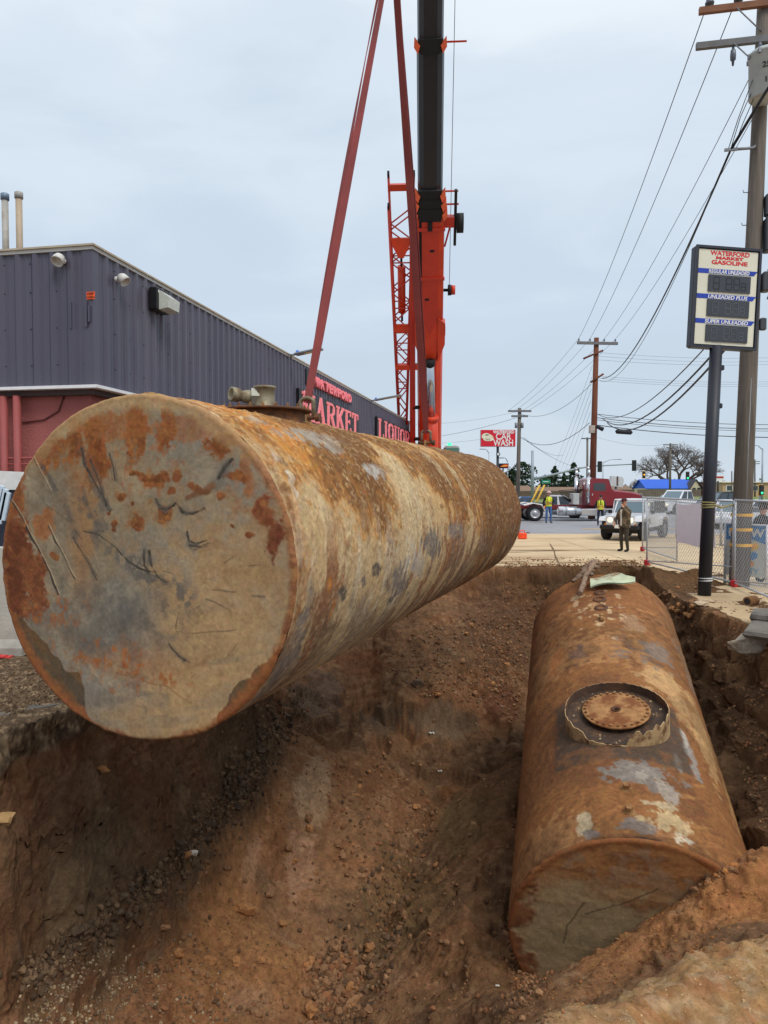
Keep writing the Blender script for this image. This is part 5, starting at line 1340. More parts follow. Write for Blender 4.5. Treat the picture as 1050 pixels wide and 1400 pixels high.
# dome flood lamps, wall pack lamp, sticker
white_hood = mat('white enamel hood', lin(206, 204, 200), 0.4, 0, 0.08, 6)
for (px, py, n, ax, lab) in ((86, 357, nF, aF, 'white hooded lamp high on the front wall of the shop'), (160, 382, nS, aS, 'white hooded lamp on the side wall just behind the corner')):
    p = on_wall(px, py, n, 0.04); o = thing('hooded_lamp', lab, 'lamp', p - Zup * 0.1); d = (n * 0.6 - Zup * 0.5).normalized()
    b = MB(); b.ring(p - n * 0.02, n, [(0.05, 0), (0.05, 0.03), (0.02, 0.04), (0.02, 0.1)], 14); b.build('bracket', white_hood, o, True)
    b = MB(); b.ring(p + n * 0.11, (n * 0.55 - ax * 0.0 - Zup * 0.6), [(0.01, -0.095), (0.05, -0.087), (0.083, -0.05), (0.095, 0.0), (0.098, 0.075), (0.093, 0.075), (0.083, 0.0), (0.01, -0.017)], 20); b.build('hood', white_hood, o, True)
p = on_wall(212, 412, nS, 0.036); o = thing('wall_pack_lamp', 'black box lamp with clear lens on the side wall', 'lamp', p - Zup * 0.22)
b = MB(); b.box(p + nS * 0.09, (0.50, 0.18, 0.42), (aS, nS, Zup), bev=0.02); b.build('housing', mat('black lamp housing', lin(26, 26, 28), 0.4), o, True)
b = MB(); F_ = (aS, nS, Zup)
prof = [(0.18, 0.16), (0.38, 0.02), (0.36, -0.17), (0.18, -0.2)]
b.prism(prof, p - aS * 0.19 , nS, Zup, aS, 0.44); b.build('lens', mat('frosted prismatic lens', lin(196, 200, 190), 0.25, 0, 0.12, 10, 0.3, 40), o, True)
b = MB(); b.box(p + nS * 0.1815 + Zup * 0.13 - aS * 0.17, (0.08, 0.002, 0.05), F_); b.build('label', mat('white label', lin(220, 220, 216), 0.6), o, True)
p = on_wall(124, 404, nF, 0.05); o = thing('notice', 'small orange notice with dark lettering at the shop corner', 'notice', p - Zup * 0.06)
b = MB(); b.box(p, (0.15, 0.004, 0.12), (-aF, nF, Zup)); b.build('board', mat('orange notice', lin(236, 92, 36), 0.6), o, True)
tx = mat('dark print', lin(84, 30, 20), 0.7)
lettering('KEEP', 0.055, p + nF * 0.004 + Zup * 0.028, -aF, Zup, tx, o, 0.002, 0.001); lettering('OPEN', 0.055, p + nF * 0.004 - Zup * 0.03, -aF, Zup, tx, o, 0.002, 0.001)
# channel letters
pinkf = mat('faded red letter face', lin(255, 132, 142), 0.45, 0, 0.04, 2); blk = mat('black sign backing', lin(22, 22, 26), 0.5)
pinke = mat('pale letter rim', lin(250, 176, 178), 0.45)
G = {'M': (0.95, [(0.16, 0, 0.16, 1, .15), (0.80, 0, 0.80, 1, .17), (0.14, 1, 0.47, 0.12, .13), (0.82, 1, 0.49, 0.12, .13), (0, .045, .32, .045, .09), (.62, .045, .96, .045, .09), (0, .955, .24, .955, .09), (.72, .955, .96, .955, .09)]),
     'A': (0.86, [(0.14, 0, 0.43, 1, .11), (0.70, 0, 0.43, 1, .17), (0.22, .34, .62, .34, .09), (0, .045, .30, .045, .09), (.52, .045, .88, .045, .09)]),
     'R': (0.82, [(0.16, 0, 0.16, 1, .17), (0, .045, .34, .045, .09), (0, .955, .5, .955, .09), (.3, .5, .5, .5, .09), (.50, .955, .64, .87, .10), (.66, .9, .66, .58, .15), (.64, .6, .5, .5, .10), (.42, .5, .70, .02, .16), (.62, .045, .84, .045, .09)]),
     'K': (0.84, [(0.16, 0, 0.16, 1, .17), (0, .045, .34, .045, .09), (0, .955, .34, .955, .09), (.22, .40, .68, .95, .10), (.36, .55, .70, .03, .16), (.56, .955, .82, .955, .09), (.56, .045, .86, .045, .09)]),
     'E': (0.70, [(0.16, 0, 0.16, 1, .17), (0, .045, .66, .045, .09), (0, .955, .64, .955, .09), (.2, .5, .5, .5, .09), (.62, 0, .62, .24, .07), (.60, .76, .60, 1, .07), (.49, .40, .49, .6, .06)]),
     'T': (0.74, [(0.37, 0, 0.37, 1, .17), (0.0, .955, .74, .955, .09), (.2, .045, .54, .045, .09), (.04, .74, .04, 1, .07), (.70, .74, .70, 1, .07)]),
     'L': (0.70, [(0.16, 0, 0.16, 1, .17), (0, .045, .66, .045, .09), (0, .955, .34, .955, .09), (.63, 0, .63, .28, .07)]),
     'I': (0.40, [(0.18, 0, 0.18, 1, .17), (0, .045, .36, .045, .09), (0, .955, .36, .955, .09)]),
     'U': (0.84, [(0.17, .25, 0.17, 1, .16), (0.66, .25, 0.66, 1, .10), (0, .955, .34, .955, .09), (.52, .955, .82, .955, .09), (.17, .27, .26, .10, .14), (.24, .09, .56, .05, .12), (.54, .07, .66, .27, .11)])}
def o_strokes(tail):
    s_ = []; n = 16
    for k in range(n):
        a0, a1 = 2 * PI * k / n, 2 * PI * (k + 1.25) / n
        w = .10 + .07 * abs(math.cos((a0 + a1) / 2))
        s_.append((.42 + .33 * math.cos(a0), .5 + .45 * math.sin(a0), .42 + .33 * math.cos(a1), .5 + .45 * math.sin(a1), w))
    if tail: s_.append((.45, .16, .80, -.08, .12))
    return s_
G['O'] = (0.86, o_strokes(False)); G['Q'] = (0.86, o_strokes(True))
def slab_sign(word, pL, pR, pz_top, pz_bot, label):
    tl = (on_wall(*pL, nS, 0.2) - Cn).dot(aS); tr = (on_wall(*pR, nS, 0.2) - Cn).dot(aS)
    z1, z0 = on_wall(*pz_top, nS, 0.2).z, on_wall(*pz_bot, nS, 0.2).z; hgt = z1 - z0
    tot = sum(G[c][0] for c in word) + 0.10 * (len(word) - 1); k = (tr - tl) / tot
    o = thing('store_sign', label, 'sign', Cn + aS * tl + nS * 0.05 + Zup * z0)
    b = MB(); mid = Cn + aS * ((tl + tr) / 2) + nS * 0.09 + Zup * ((z0 + z1) / 2)
    b.box(mid, (tr - tl + 0.5, 0.10, hgt + 0.12), (aS, nS, Zup)); b.build('backing', blk, o, True)
    t = tl
    for ch in word:
        w, strokes = G[ch]; b = MB()
        for i, (x0, y0, x1, y1, th) in enumerate(strokes):
            # the same stroke twice: a wider pale rim behind, a narrower face in front
            a_, c_ = Vector((x0 * k, y0 * hgt)), Vector((x1 * k, y1 * hgt)); d = (c_ - a_).normalized(); pr = Vector((-d.y, d.x))
            th_ = th * (hgt if abs(d.y) < 0.5 else k); 
            for lay, (ww, o0_, o1_) in enumerate(((0.62, 0.142, 0.158 + i * 0.0009), (0.50, 0.159, 0.172 + i * 0.0009))):
                e = th_ * (0.0 if lay == 0 else -0.12)
                q = [a_ - d * e - pr * th_ * ww, c_ + d * e - pr * th_ * ww, c_ + d * e + pr * th_ * ww, a_ - d * e + pr * th_ * ww]
                b.m = lay ^ 1
                b.prism([(v.x, v.y) for v in q], Cn + aS * t + nS * o0_ + Zup * z0, aS, Zup, nS, o1_ - o0_)
        b.build('letter', [pinkf, pinke], o, True); t += (w + 0.10) * k
slab_sign('MARKET', (415, 552), (491, 580), (416, 535), (416, 573), 'large pink MARKET letters on black backing on the shop side wall')
slab_sign('LIQUOR', (519, 590), (561, 603), (522, 573), (522, 600), 'pink LIQUOR letters on black backing at the far end of the shop wall')
tl = (on_wall(430, 520, nS, 0.12) - Cn).dot(aS); tr = (on_wall(480, 545, nS, 0.12) - Cn).dot(aS); z1 = on_wall(445, 522.5, nS, 0.12).z; z0 = on_wall(445, 534.5, nS, 0.12).z
o = thing('store_sign', 'smaller pink WATERFORD letters above the MARKET letters', 'sign', Cn + aS * tl + Zup * z0)
for i, ch in enumerate('WATERFORD'):
    t = tl + (tr - tl) * (i + 0.5) / 9
    lettering(ch, (z1 - z0) * 1.38, Cn + aS * t + nS * 0.10 + Zup * ((z0 + z1) / 2), aS, Zup, pinkf, o, 0.12, 0.02, 0, (tr - tl) / 9 * 0.80, 'letter')
b = MB(); b.box(Cn + aS * ((tl + tr) / 2) + nS * 0.045 + Zup * (z0 + 0.02), (tr - tl + 0.8, 0.03, 0.06), (aS, nS, Zup)); b.box(Cn + aS * (tl - 0.35) + nS * 0.06 + Zup * (z0 + 0.18), (0.9, 0.06, 0.5), (aS, nS, Zup)); b.build('raceway', blk, o, True)
# roof edge area lamps
for px, py, lab in ((398, 486, 'slim solar lamp on the roof edge above the MARKET letters'), (508, 548, 'slim solar lamp on the roof edge above the LIQUOR letters')):
    p = on_wall(px, py, nS, 0.1); o = thing('area_lamp', lab, 'lamp', (p.x, p.y, ZT))
    d = (nS * 0.9 + aS * -0.15 + Zup * 0.12).normalized(); s_ = (p - CAM).length / 24 * 1.1
    b = MB(); b.tube([(p.x, p.y, ZT - 0.1), p + Zup * 0.02, p + d * 0.12], 0.03, 8); b.build('arm', mat('grey lamp arm', lin(112, 116, 122), 0.5, 0.3), o, True)
    fr = (d.cross(Zup).normalized(), d, d.cross(Zup).normalized().cross(d))
    b = MB(); b.box(p + d * (0.15 + 0.42 * s_), (0.26, 0.85 * s_, 0.07), fr, bev=0.02); b.build('lamp_head', mat('grey lamp head', lin(128, 132, 138), 0.45, 0.3), o, True)
    b = MB(); b.box(p + d * (0.2 + 0.5 * s_) - fr[2] * 0.037, (0.2, 0.5 * s_, 0.004), fr); b.build('lens', mat('lamp lens', lin(206, 196, 160), 0.4), o, True)
    b = MB(); b.ring(p + d * 0.22 + fr[2] * 0.03, fr[2], [(0.05, 0), (0.05, 0.05), (0.03, 0.08), (0.001, 0.08)], 12); b.build('sensor', mat('blue sensor', lin(52, 110, 200), 0.4), o, True)
# things against the shop at the left edge
o = thing('concrete_barrier', 'pale grey precast concrete barrier standing left of the hanging tank', 'barrier', on_z(6, 890))
p = o.location; b = MB()
b.prism([(-0.30, 0), (0.30, 0), (0.30, 0.1), (0.22, 0.2), (0.13, 1.36), (-0.13, 1.36), (-0.22, 0.2), (-0.30, 0.1)], p - Vector((2.4, 0, 0)), Vector((0, 1, 0)), Zup, Vector((1, 0, 0)), 2.78)
b.build('barrier_body', mat('precast concrete', lin(176, 172, 162), 0.9, 0, 0.12, 2.0, 0.4, 40, lin(140, 136, 128), c2lo=0.55, c2hi=0.75), o, True)
o = thing('ice_chest', 'white cabinet with pale lid behind the concrete barrier at the left edge', 'cabinet', on_z(-20, 870) + Vector((0.15, 0.75, 0)))
p = o.location; b = MB(); b.box(p + Zup * 1.05, (1.1, 0.6, 2.1), bev=0.02); b.build('cabinet_body', mat('dark cabinet body', lin(58, 62, 78), 0.5), o, True)
b = MB(); b.prism([(-0.62, 2.1), (0.62, 2.1), (0.62, 2.2), (0.3, 2.36), (-0.62, 2.4)], p - Vector((0, 0.34, 0)), Vector((1, 0, 0)), Zup, Vector((0, 1, 0)), 0.68); b.build('lid', mat('white plastic lid', lin(216, 216, 214), 0.4), o, True)
for i, px in enumerate((-3, 3, 7)):
    p = at(px, 700 - 3 * i, 10.6); b = MB(); b.box((p.x, p.y, 1.86 + 0.0 * i), (0.09, 0.05, 0.62 - 0.1 * i), frame_from((0.0, 1, 0), (0.22, 0, 1)), bev=0.008)
    tag(b.build('plastic_strip', mat('pale blue plastic', lin(196, 212, 226), 0.35)), ['pale blue plastic strip leaning by the wall, leftmost', 'pale blue plastic strip leaning by the wall, middle', 'pale blue plastic strip leaning by the wall, rightmost and shortest'][i], 'plastic strip')
hose_red = mat('red lay flat hose', lin(206, 66, 66), 0.6, 0, 0.15, 8, 0.3, 30)
p = on_z(8, 893)
o = thing('fire_hose', 'flat red hose folded in layers at the foot of the barrier', 'hose', p)
for i in range(4):
    b = MB(); n = 14; vs = []
    for k in range(n + 1):
        x = -0.9 + 1.12 * k / n - 0.06 * i; y = 0.02 * math.sin(k * 0.9 + i) - 0.05 * i - 0.28
        for dy, dz in ((-0.05, 0), (-0.05, 0.018), (0.05, 0.018), (0.05, 0)): vs.append(p + Vector((x, y + dy, dz + 0.005 + 0.02 * i + 0.006 * math.sin(k + i * 2))))
    b.add(vs, [(k * 4 + j, k * 4 + 4 + j, k * 4 + 4 + (j + 1) % 4, k * 4 + (j + 1) % 4) for k in range(n) for j in range(4)] + [(0, 1, 2, 3), (n * 4 + 3, n * 4 + 2, n * 4 + 1, n * 4)])
    b.build('hose_layer', hose_red, o, True)
# ------------------------------------------------------------------ the crane
orange = mat('crane orange paint', lin(226, 66, 28), 0.42, 0, 0.10, 0.8, 0.0, 20, lin(172, 54, 32), spec=0.5, c2lo=0.48, c2hi=0.7, stretch=(1, 1, 0.3))
red_o = mat('crane red steel', lin(196, 52, 34), 0.45, 0, 0.12, 1.0, spec=0.5)
black = mat('black boom section', lin(30, 32, 40), 0.38, 0, 0.15, 1.0, 0, 20, lin(40, 42, 48), spec=0.5, stretch=(1, 1, 0.15))
blackp = mat('black rubber and plastic', lin(24, 24, 26), 0.7)
chrome = mat('chromed rod', lin(186, 190, 194), 0.15, 1.0, 0.05, 2)
Y0 = 46.0; pivot = Vector((0.0622 * Y0, Y0, 3.0)); hz = Vector((-0.0622, -1, 0)).normalized(); EL = R(51.6)
BD = hz * math.cos(EL) + Zup * math.sin(EL); BN = hz * math.sin(EL) - Zup * math.cos(EL); BR = Vector((-hz.y, hz.x, 0)).normalized()
if BR.x < 0: BR = -BR
bp = lambda r, n, s: pivot + BR * r + BN * n + BD * s
crane = thing('mobile_crane', 'tall orange telescopic crane with black upper boom and folded lattice jib', 'crane', (pivot.x, Y0, 0))
def boom_section(name, s0, s1, w, d, m, n0=0.0, par=crane):
    x, y = w / 2, d / 2; q = w * 0.16
    sec = [(-x, -y + q), (-x + q, -y), (x - q, -y), (x, -y + q), (x, y * 0.25), (x * 0.86, y * 0.72), (x * 0.52, y), (-x * 0.52, y), (-x * 0.86, y * 0.72), (-x, y * 0.25)]
    b = MB(); k = len(sec)
    vs = [bp(r, n + n0, s) for s in (s0, s1) for r, n in sec]
    b.add(vs, [tuple(range(k)), tuple(range(2 * k - 1, k - 1, -1))] + [(i, (i + 1) % k, k + (i + 1) % k, k + i) for i in range(k)])
    return b.build(name, m, par, True)
boom_section('boom_base', -1.0, 16.2, 1.40, 1.6, orange)
boom_section('boom_extension', 15.9, 22.75, 1.18, 1.36, black)
boom_section('boom_extension', 22.6, 34, 1.10, 1.25, black)
boom_section('boom_extension', 33.8, 46, 1.0, 1.15, black)
boom_section('boom_extension', 45.8, 58, 0.9, 1.05, black)
bfr = (BR, BD, -BN)
# belly plate with its pointed lower end, cross ribs, luffing ram
b = MB(); poly = [(-0.66, 16.0), (0.66, 16.0), (0.66, 10.0), (0.30, 8.5), (-0.30, 8.5), (-0.66, 10.0)]
b.prism(poly, bp(0, 0.79, 0), BR, BD, BN, 0.14); b.build('belly_plate', orange, crane, True)
b = MB(); b.prism([(-0.40, 15.9), (0.40, 15.9), (0.40, 10.9), (0, 9.9), (-0.40, 10.9)], bp(0, 0.931, 0), BR, BD, BN, 0.03); b.build('wear_plate', red_o, crane, True)
for s in (15.45, 13.0):
    b = MB(); b.box(bp(0, 0.97, s), (1.46, 0.16, 0.12), bfr); b.build('cross_rib', red_o, crane, True)
b = MB()
for sgn in (-1, 1): b.prism([(0.42 * sgn, 10.9), (0.80 * sgn, 10.6), (0.80 * sgn, 9.4), (0.42 * sgn, 8.3)], bp(0, 0.55, 0), BR, BD, BN, 0.5)
b.build('ram_bracket', orange, crane, True)
rb = Vector((pivot.x, Y0 - 3.6, 2.3)); rt = bp(0, 1.2, 8.6)
mid = rb + (rt - rb) * 0.56
b = MB(); b.cyl(rb, mid, 0.34, 20); b.cyl(mid - (rt - rb).normalized() * 0.25, mid + (rt - rb).normalized() * 0.02, 0.39, 20); b.build('luffing_ram', orange, crane, True)
b = MB(); b.cyl(mid, rt, 0.22, 20); b.build('ram_rod', chrome, crane, True)
b = MB(); b.cyl(rt - (rt - rb).normalized() * 0.35, rt, 0.28, 14); b.build('ram_eye', blackp, crane, True)
b = MB()
for r_h in (-0.5, -0.44): b.tube([bp(r_h, 0.86, 9.5), bp(r_h, 0.96, 11.0), bp(r_h, 0.97, 15.6), bp(r_h + 0.02, 0.9, 16.4)], 0.03, 6)
b.build('hydraulic_hose', blackp, crane, True)
for s_p, r_p in ((14.4, 0.1), (11.9, -0.15)): b = MB(); b.box(bp(r_p, 0.968, s_p), (0.22, 0.12, 0.012), bfr); b.build('access_plate', blackp, crane, True)
# shingled collars at the section heads
def collar_set(s, w, dep, k):
    col_ = MB(); pad = MB()
    for sgn in (-1, 1):
        for j in range(k):
            ss = s - 0.42 * j; ww = w / 2 + 0.05 * j
            pts = [(sgn * (ww - 0.20), ss + 0.02), (sgn * (ww + 0.04), ss + 0.30), (sgn * (ww + 0.06), ss - 0.02), (sgn * (ww - 0.10), ss - 0.26)]
            col_.prism(pts, bp(0, dep / 2 - 0.30 - 0.01 * j, 0), BR, BD, BN, 0.52 + 0.05 * j)
    for j in range(k):
        ss = s - 0.42 * j; ww = w / 2 + 0.03 * j
        pad.prism([(-ww + 0.1, ss + 0.25), (ww - 0.1, ss + 0.25), (ww - 0.22, ss - 0.3), (-ww + 0.22, ss - 0.3)], bp(0, dep / 2 - 0.2 + 0.02 * j, 0), BR, BD, BN, 0.30 + 0.03 * j)
    if k > 1: pad.box(bp(0, dep / 2 + 0.2, s - 1.35), (0.22, 0.4, 0.2), bfr)
    cc = col_.build('boom_collar', mat('pale orange collar', lin(236, 106, 70), 0.45), crane, True); pad.build('wear_pad', blackp, cc, True)
collar_set(16.95, 1.34, 1.6, 3); collar_set(22.95, 1.26, 1.36, 1)
# pins and sheaves along the right side
b = MB(); b.box(bp(1.05, 0.2, 23.0), (0.95, 0.07, 0.07), bfr); b.build('rope_guide', red_o, crane, True)
b = MB(); b.box(bp(0.98, 0.3, 17.0), (0.7, 0.07, 0.07), bfr); b.box(bp(1.02, 0.3, 16.4), (0.7, 0.07, 0.07), bfr); b.build('rope_guide', red_o, crane, True)
b = MB(); b.box(bp(1.22, 0.3, 15.75), (0.13, 2.6, 0.3), bfr); b.build('sheave_arm', blackp, crane, True)
b = MB(); b.box(bp(0.92, 0.3, 15.6), (0.5, 0.5, 0.4), bfr); b.tube([bp(0.72, 0.4, 14.4), bp(1.0, 0.4, 15.5)], 0.05, 6); b.build('sheave_bracket', red_o, crane, True)
b = MB(); b.cyl(bp(1.30, 0.3, 15.5), bp(1.62, 0.3, 15.5), 0.46, 24); b.build('sheave', blackp, crane, True)
b = MB(); b.cyl(bp(0.7, 0.3, 12.1), bp(1.0, 0.3, 12.1), 0.08, 8); b.cyl(bp(0.92, 0.3, 12.1), bp(1.1, 0.3, 12.1), 0.27, 20); b.build('sheave', blackp, crane, True)
b = MB(); b.cyl(bp(1.1, 0.3, 12.1), bp(1.3, 0.3, 12.1), 0.24, 16); b.box(bp(0.76, 0.4, 9.9), (0.14, 0.5, 0.3), bfr); b.build('sheave_hub', orange, crane, True)
b = MB(); b.tube([bp(1.0, 0.1, 12.1), bp(1.0, 0.1, 30), bp(0.6, 0.0, 57)], 0.014, 6); b.build('hoist_rope', mat('steel rope', lin(96, 98, 102), 0.5, 0.5), crane, True)
# lattice jib folded beside the boom
jib = MB(); ch = {}
def chord(i, j, s):
    t = (s - 4.0) / 12.1
    r = (-1.80 - 0.18 * t) if i == 0 else (-1.36 + 0.52 * t)
    n = (0.55 if j == 0 else -0.10 - 0.35 * t)
    return bp(r, n, s)
NB = 15; S = [4.0 + 12.1 * k / NB for k in range(NB + 1)]
for i in (0, 1):
    for j in (0, 1): jib.tube([chord(i, j, S[0]), chord(i, j, S[-1] + (0.35 if j == 0 else 1.5))], 0.075 if j == 0 else 0.06, 8)
for k in range(NB):
    e = k % 2
    for j in (0, 1): jib.tube([chord(e, j, S[k]), chord(1 - e, j, S[k + 1])], 0.036, 6)
    for i in (0, 1): jib.tube([chord(i, e, S[k]), chord(i, 1 - e, S[k + 1])], 0.034, 6)
    if k % 3 == 0:
        jib.tube([chord(0, 0, S[k]), chord(1, 0, S[k])], 0.036, 6); jib.tube([chord(0, 1, S[k]), chord(1, 1, S[k])], 0.036, 6)
jb = jib.build('jib_lattice', red_o, crane, True)
b = MB()
for i in (0, 1):
    for e in (0.35, 1.5):
        q = chord(i, 0 if e < 1 else 1, S[-1] + e); b.cyl(q - BR * 0.05, q + BR * 0.05, 0.16, 12)
b.build('jib_pin', blackp, jb, True)
b = MB(); b.box(chord(0, 1, 17.0) * 0.5 + chord(1, 1, 17.0) * 0.5, (1.3, 0.3, 0.25), bfr); b.build('jib_head', orange, jb, True)
b = MB(); b.prism([(-0.5, 0.35), (0.5, 0.35), (0.4, -0.1), (0.12, -0.65), (-0.12, -0.65), (-0.4, -0.1)], chord(0, 0, 14.6) * 0.5 + chord(1, 0, 14.6) * 0.5, BR, BD, BN, 0.10); b.build('jib_plate', orange, jb, True)
b = MB(); c0, c1 = (chord(0, 0, 13.4) + chord(1, 0, 13.4)) / 2, (chord(0, 0, 10.9) + chord(1, 0, 10.9)) / 2
b.cyl(c0 - BN * 0.3, c1 - BN * 0.3, 0.20, 14); b.build('jib_cylinder', orange, jb, True)
b = MB(); b.cyl(c0 - BN * 0.3 + BD * 0.5, c0 - BN * 0.3, 0.06, 8); b.cyl(c1 - BN * 0.3, c1 - BN * 0.3 - BD * 0.5, 0.06, 8); b.build('jib_cylinder_rod', blackp, jb, True)
for s in (10.1, 6.9 + 0.9): b = MB(); b.box((chord(0, 0, s) + bp(-0.72, 0.5, s)) / 2, (1.25, 0.30, 0.25), bfr); b.build('jib_bracket', orange, crane, True)
b = MB(); b.box((chord(0, 0, 10.1) + chord(1, 0, 10.1)) / 2, (0.7, 0.5, 0.12), bfr); b.build('jib_bracket', orange, crane, True)
b = MB(); x0, x1 = -1.22, -0.90
b.prism([(-1.20, 1.5), (-0.86, 1.5), (-0.74, 15.4), (-1.0, 15.4)], bp(0, 0.25, 0), BR, BD, BN, 0.42); b.build('jib_side_beam', red_o, crane, True)
for s in (3.0, 5.2): b = MB(); b.cyl(bp(-0.95, 0.6, s), bp(-0.6, 0.6, s), 0.11, 10); b.build('jib_pin', blackp, crane, True)
# superstructure and carrier, mostly behind the hanging tank
fz = hz; fr_ = Vector((-fz.y, fz.x, 0)); fr_ = fr_ if fr_.x > 0 else -fr_
cf = (fr_, -fz, Zup); base = Vector((pivot.x, Y0, 0))
b = MB(); b.box(base + Zup * 2.4 - fz * 0.8, (2.5, 4.6, 1.0), cf, bev=0.08)
for sgn in (-1, 1): b.prism([(-1.2, 2.0), (1.4, 2.0), (0.7, 3.4), (-0.7, 3.4)], base + fr_ * sgn * 0.78 - fr_ * 0.06, fz, Zup, fr_, 0.12)
b.build('slewing_deck', orange, crane, True)
b = MB(); b.box(base - fz * 3.6 + Zup * 2.5, (2.6, 1.4, 1.5), cf, bev=0.08); b.build('counterweight', red_o, crane, True)
cabp = at(617, 612, Y0 - 1.0)
b = MB(); b.box((cabp.x, cabp.y, 3.55), (0.95, 1.9, 2.1), cf, bev=0.12); cabo = b.build('operator_cab', mat('cab body', lin(132, 138, 136), 0.4), crane, True)
b = MB(); b.box(Vector((cabp.x, cabp.y, 4.0)) + fz * 0.955, (0.8, 0.02, 0.9), cf); b.build('cab_window', mat('green tinted glass', lin(70, 116, 100), 0.1, 0, 0.1, 1, spec=0.8), cabo, True)
b = MB(); b.cyl((cabp.x - 0.15, cabp.y - 0.5, 4.6), (cabp.x - 0.15, cabp.y - 0.5, 4.78), 0.13, 12); b.build('beacon', mat('lit green beacon', lin(60, 220, 150), 0.3, emit=(lin(60, 230, 150), 1.5)), cabo, True)
b = MB(); b.box(base - fz * 1.0 + Zup * 1.25, (2.6, 12.0, 0.9), cf, bev=0.06); b.build('carrier', orange, crane, True)
tyre = mat('tyre rubber', lin(34, 34, 36), 0.85); rim_m = mat('steel rim', lin(176, 178, 182), 0.35, 0.5)
for k in (-5.0, -3.2, 1.6, 3.4):
    for sgn in (-1, 1):
        o = base + fz * k + fr_ * sgn * 1.05
        b = MB(); b.ring(o + Zup * 0.68 - fr_ * 0.22 * 1, fr_, [(0.36, 0), (0.62, 0), (0.68, 0.06), (0.68, 0.38), (0.62, 0.44), (0.36, 0.44)], 24, closed=True); w_ = b.build('wheel', tyre, crane, True)
        b = MB(); b.ring(o + Zup * 0.68 - fr_ * 0.18, fr_, [(0.001, 0.12), (0.36, 0.02), (0.36, 0.34), (0.001, 0.26)], 18); b.build('rim', rim_m, w_, True)
for k in (-5.6, 4.2):
    b = MB(); b.box(base + fz * k + Zup * 0.9, (6.2 if k > 0 else 6.2, 0.4, 0.35), cf)
    for sgn in (-1, 1): b.cyl(base + fz * k + fr_ * sgn * 2.9 + Zup * 0.02, base + fz * k + fr_ * sgn * 2.9 + Zup * 1.0, 0.12, 10)
    b.build('outrigger', orange, crane, True)
# hook block above the picture
hk = Vector((0.10, 9.95, 9.3))
o = thing('hook_block', 'orange crane hook block holding the slings above the tank', 'hook block', hk)
b = MB(); b.box(hk + Zup * 0.95, (0.5, 0.35, 0.9), bev=0.1); b.build('block', orange, o, True)
b = MB(); b.tube([hk + Zup * 0.55, hk + Zup * 0.3, hk + Vector((0.14, 0, 0.12)), hk + Vector((0.1, 0, -0.05)), hk + Vector((-0.05, 0, -0.1)), hk + Vector((-0.16, 0, 0.03))], [0.07, 0.06, 0.07, 0.08, 0.07, 0.04], 10); b.build('hook', blackp, o, True)
tip = bp(0, 0.2, 58)
b = MB()
for dx in (-0.15, 0.15): b.tube([hk + Vector((dx, 0, 1.35)), tip + Vector((dx, 0, 0))], 0.014, 6)
b.build('fall_rope', mat('fall rope steel', lin(96, 98, 102), 0.5, 0.5), o, True)

# ------------------------------------------------------------------ slings and shackles
web = mat('dusty red webbing', lin(140, 66, 64), 0.9, 0, 0.22, 2.2, 0.5, 160, lin(124, 60, 58), c2lo=0.45, c2hi=0.65)
def strap(mb, a, c, w, tw0, tw1, lean, bow=0.0, n=26, th=0.010):
    a, c = Vector(a), Vector(c); d = (c - a).normalized(); r, _, u = frame_from(d, (0, 1, 0)); vs = []
    for i in range(n + 1):
        t = i / n; ang = tw0 + (tw1 - tw0) * t; p = a + (c - a) * t + lean * (4 * t * (1 - t)) * bow
        e = r * math.cos(ang) + u * math.sin(ang); f = d.cross(e)
        ww = w * (0.72 + 0.28 * min(1, t * 8))
        for x, y in ((-1, -1), (1, -1), (1, 1), (-1, 1)): vs.append(p + e * (x * ww / 2) + f * (y * th / 2))
    k = len(mb.v)
    mb.add(vs, [(i * 4 + j, i * 4 + (j + 1) % 4, i * 4 + 4 + (j + 1) % 4, i * 4 + 4 + j) for i in range(n) for j in range(4)] + [(3, 2, 1, 0), (n * 4, n * 4 + 1, n * 4 + 2, n * 4 + 3)])
def shackle(s0, lab):
    q = TA.pt(0, s0, TR + 0.085); o = thing('shackle', lab, 'shackle', q)
    b = MB(); A3 = Vector(TA.a); r3 = Vector(TA.r); pts_ = []
    for k in range(13):
        t = PI * k / 12; pts_.append(q + r3 * (0.075 * math.cos(t) * (1.25 if 0.3 < t < 2.8 else 1.0)) + Zup * (0.12 + 0.09 * math.sin(t)))
    b.tube([q + r3 * 0.075 - Zup * 0.01] + pts_ + [q - r3 * 0.075 - Zup * 0.01], 0.022, 10); b.build('bow', mat('worn shackle steel', lin(126, 112, 92), 0.5, 0.5, 0.3, 20), o, True)
    b = MB(); b.cyl(q - r3 * 0.14, q + r3 * 0.13, 0.026, 10); b.cyl(q + r3 * 0.10, q + r3 * 0.15, 0.045, 8, smooth=False); b.build('pin', rust_dark, o, True)
    return q + Zup * 0.19
qa = shackle(2.85, 'rusty shackle at the foot of the near sling beside the manway'); qb = shackle(7.6, 'rusty shackle at the foot of the far sling in front of the crane')
for q, lab, ws, bow in ((qa, 'long red webbing sling rising from the near lug beside the manway' , 0.100, 0.05), (qb, 'long red webbing sling rising from the far lug in front of the crane', 0.110, 0.03)):
    o = thing('lifting_sling', lab, 'sling', q); x = 1 if q is qb else -1
    b = MB(); strap(b, q - Zup * 0.03, hk + Vector((0.0 if x < 0 else 0.02, -0.03, 0)), ws, 0.15, 0.85, Vector((1, 0, 0)), 0.0); b.build('strap', web, o, True)
    b = MB(); strap(b, q - Zup * 0.03 + Vector((0.012, 0.05, 0)), hk + Vector((-0.05 if x < 0 else 0.06, 0.05, 0)), ws * 0.85, 0.2, 1.9, Vector((x, 0.0, 0)), bow); b.build('strap', web, o, True)
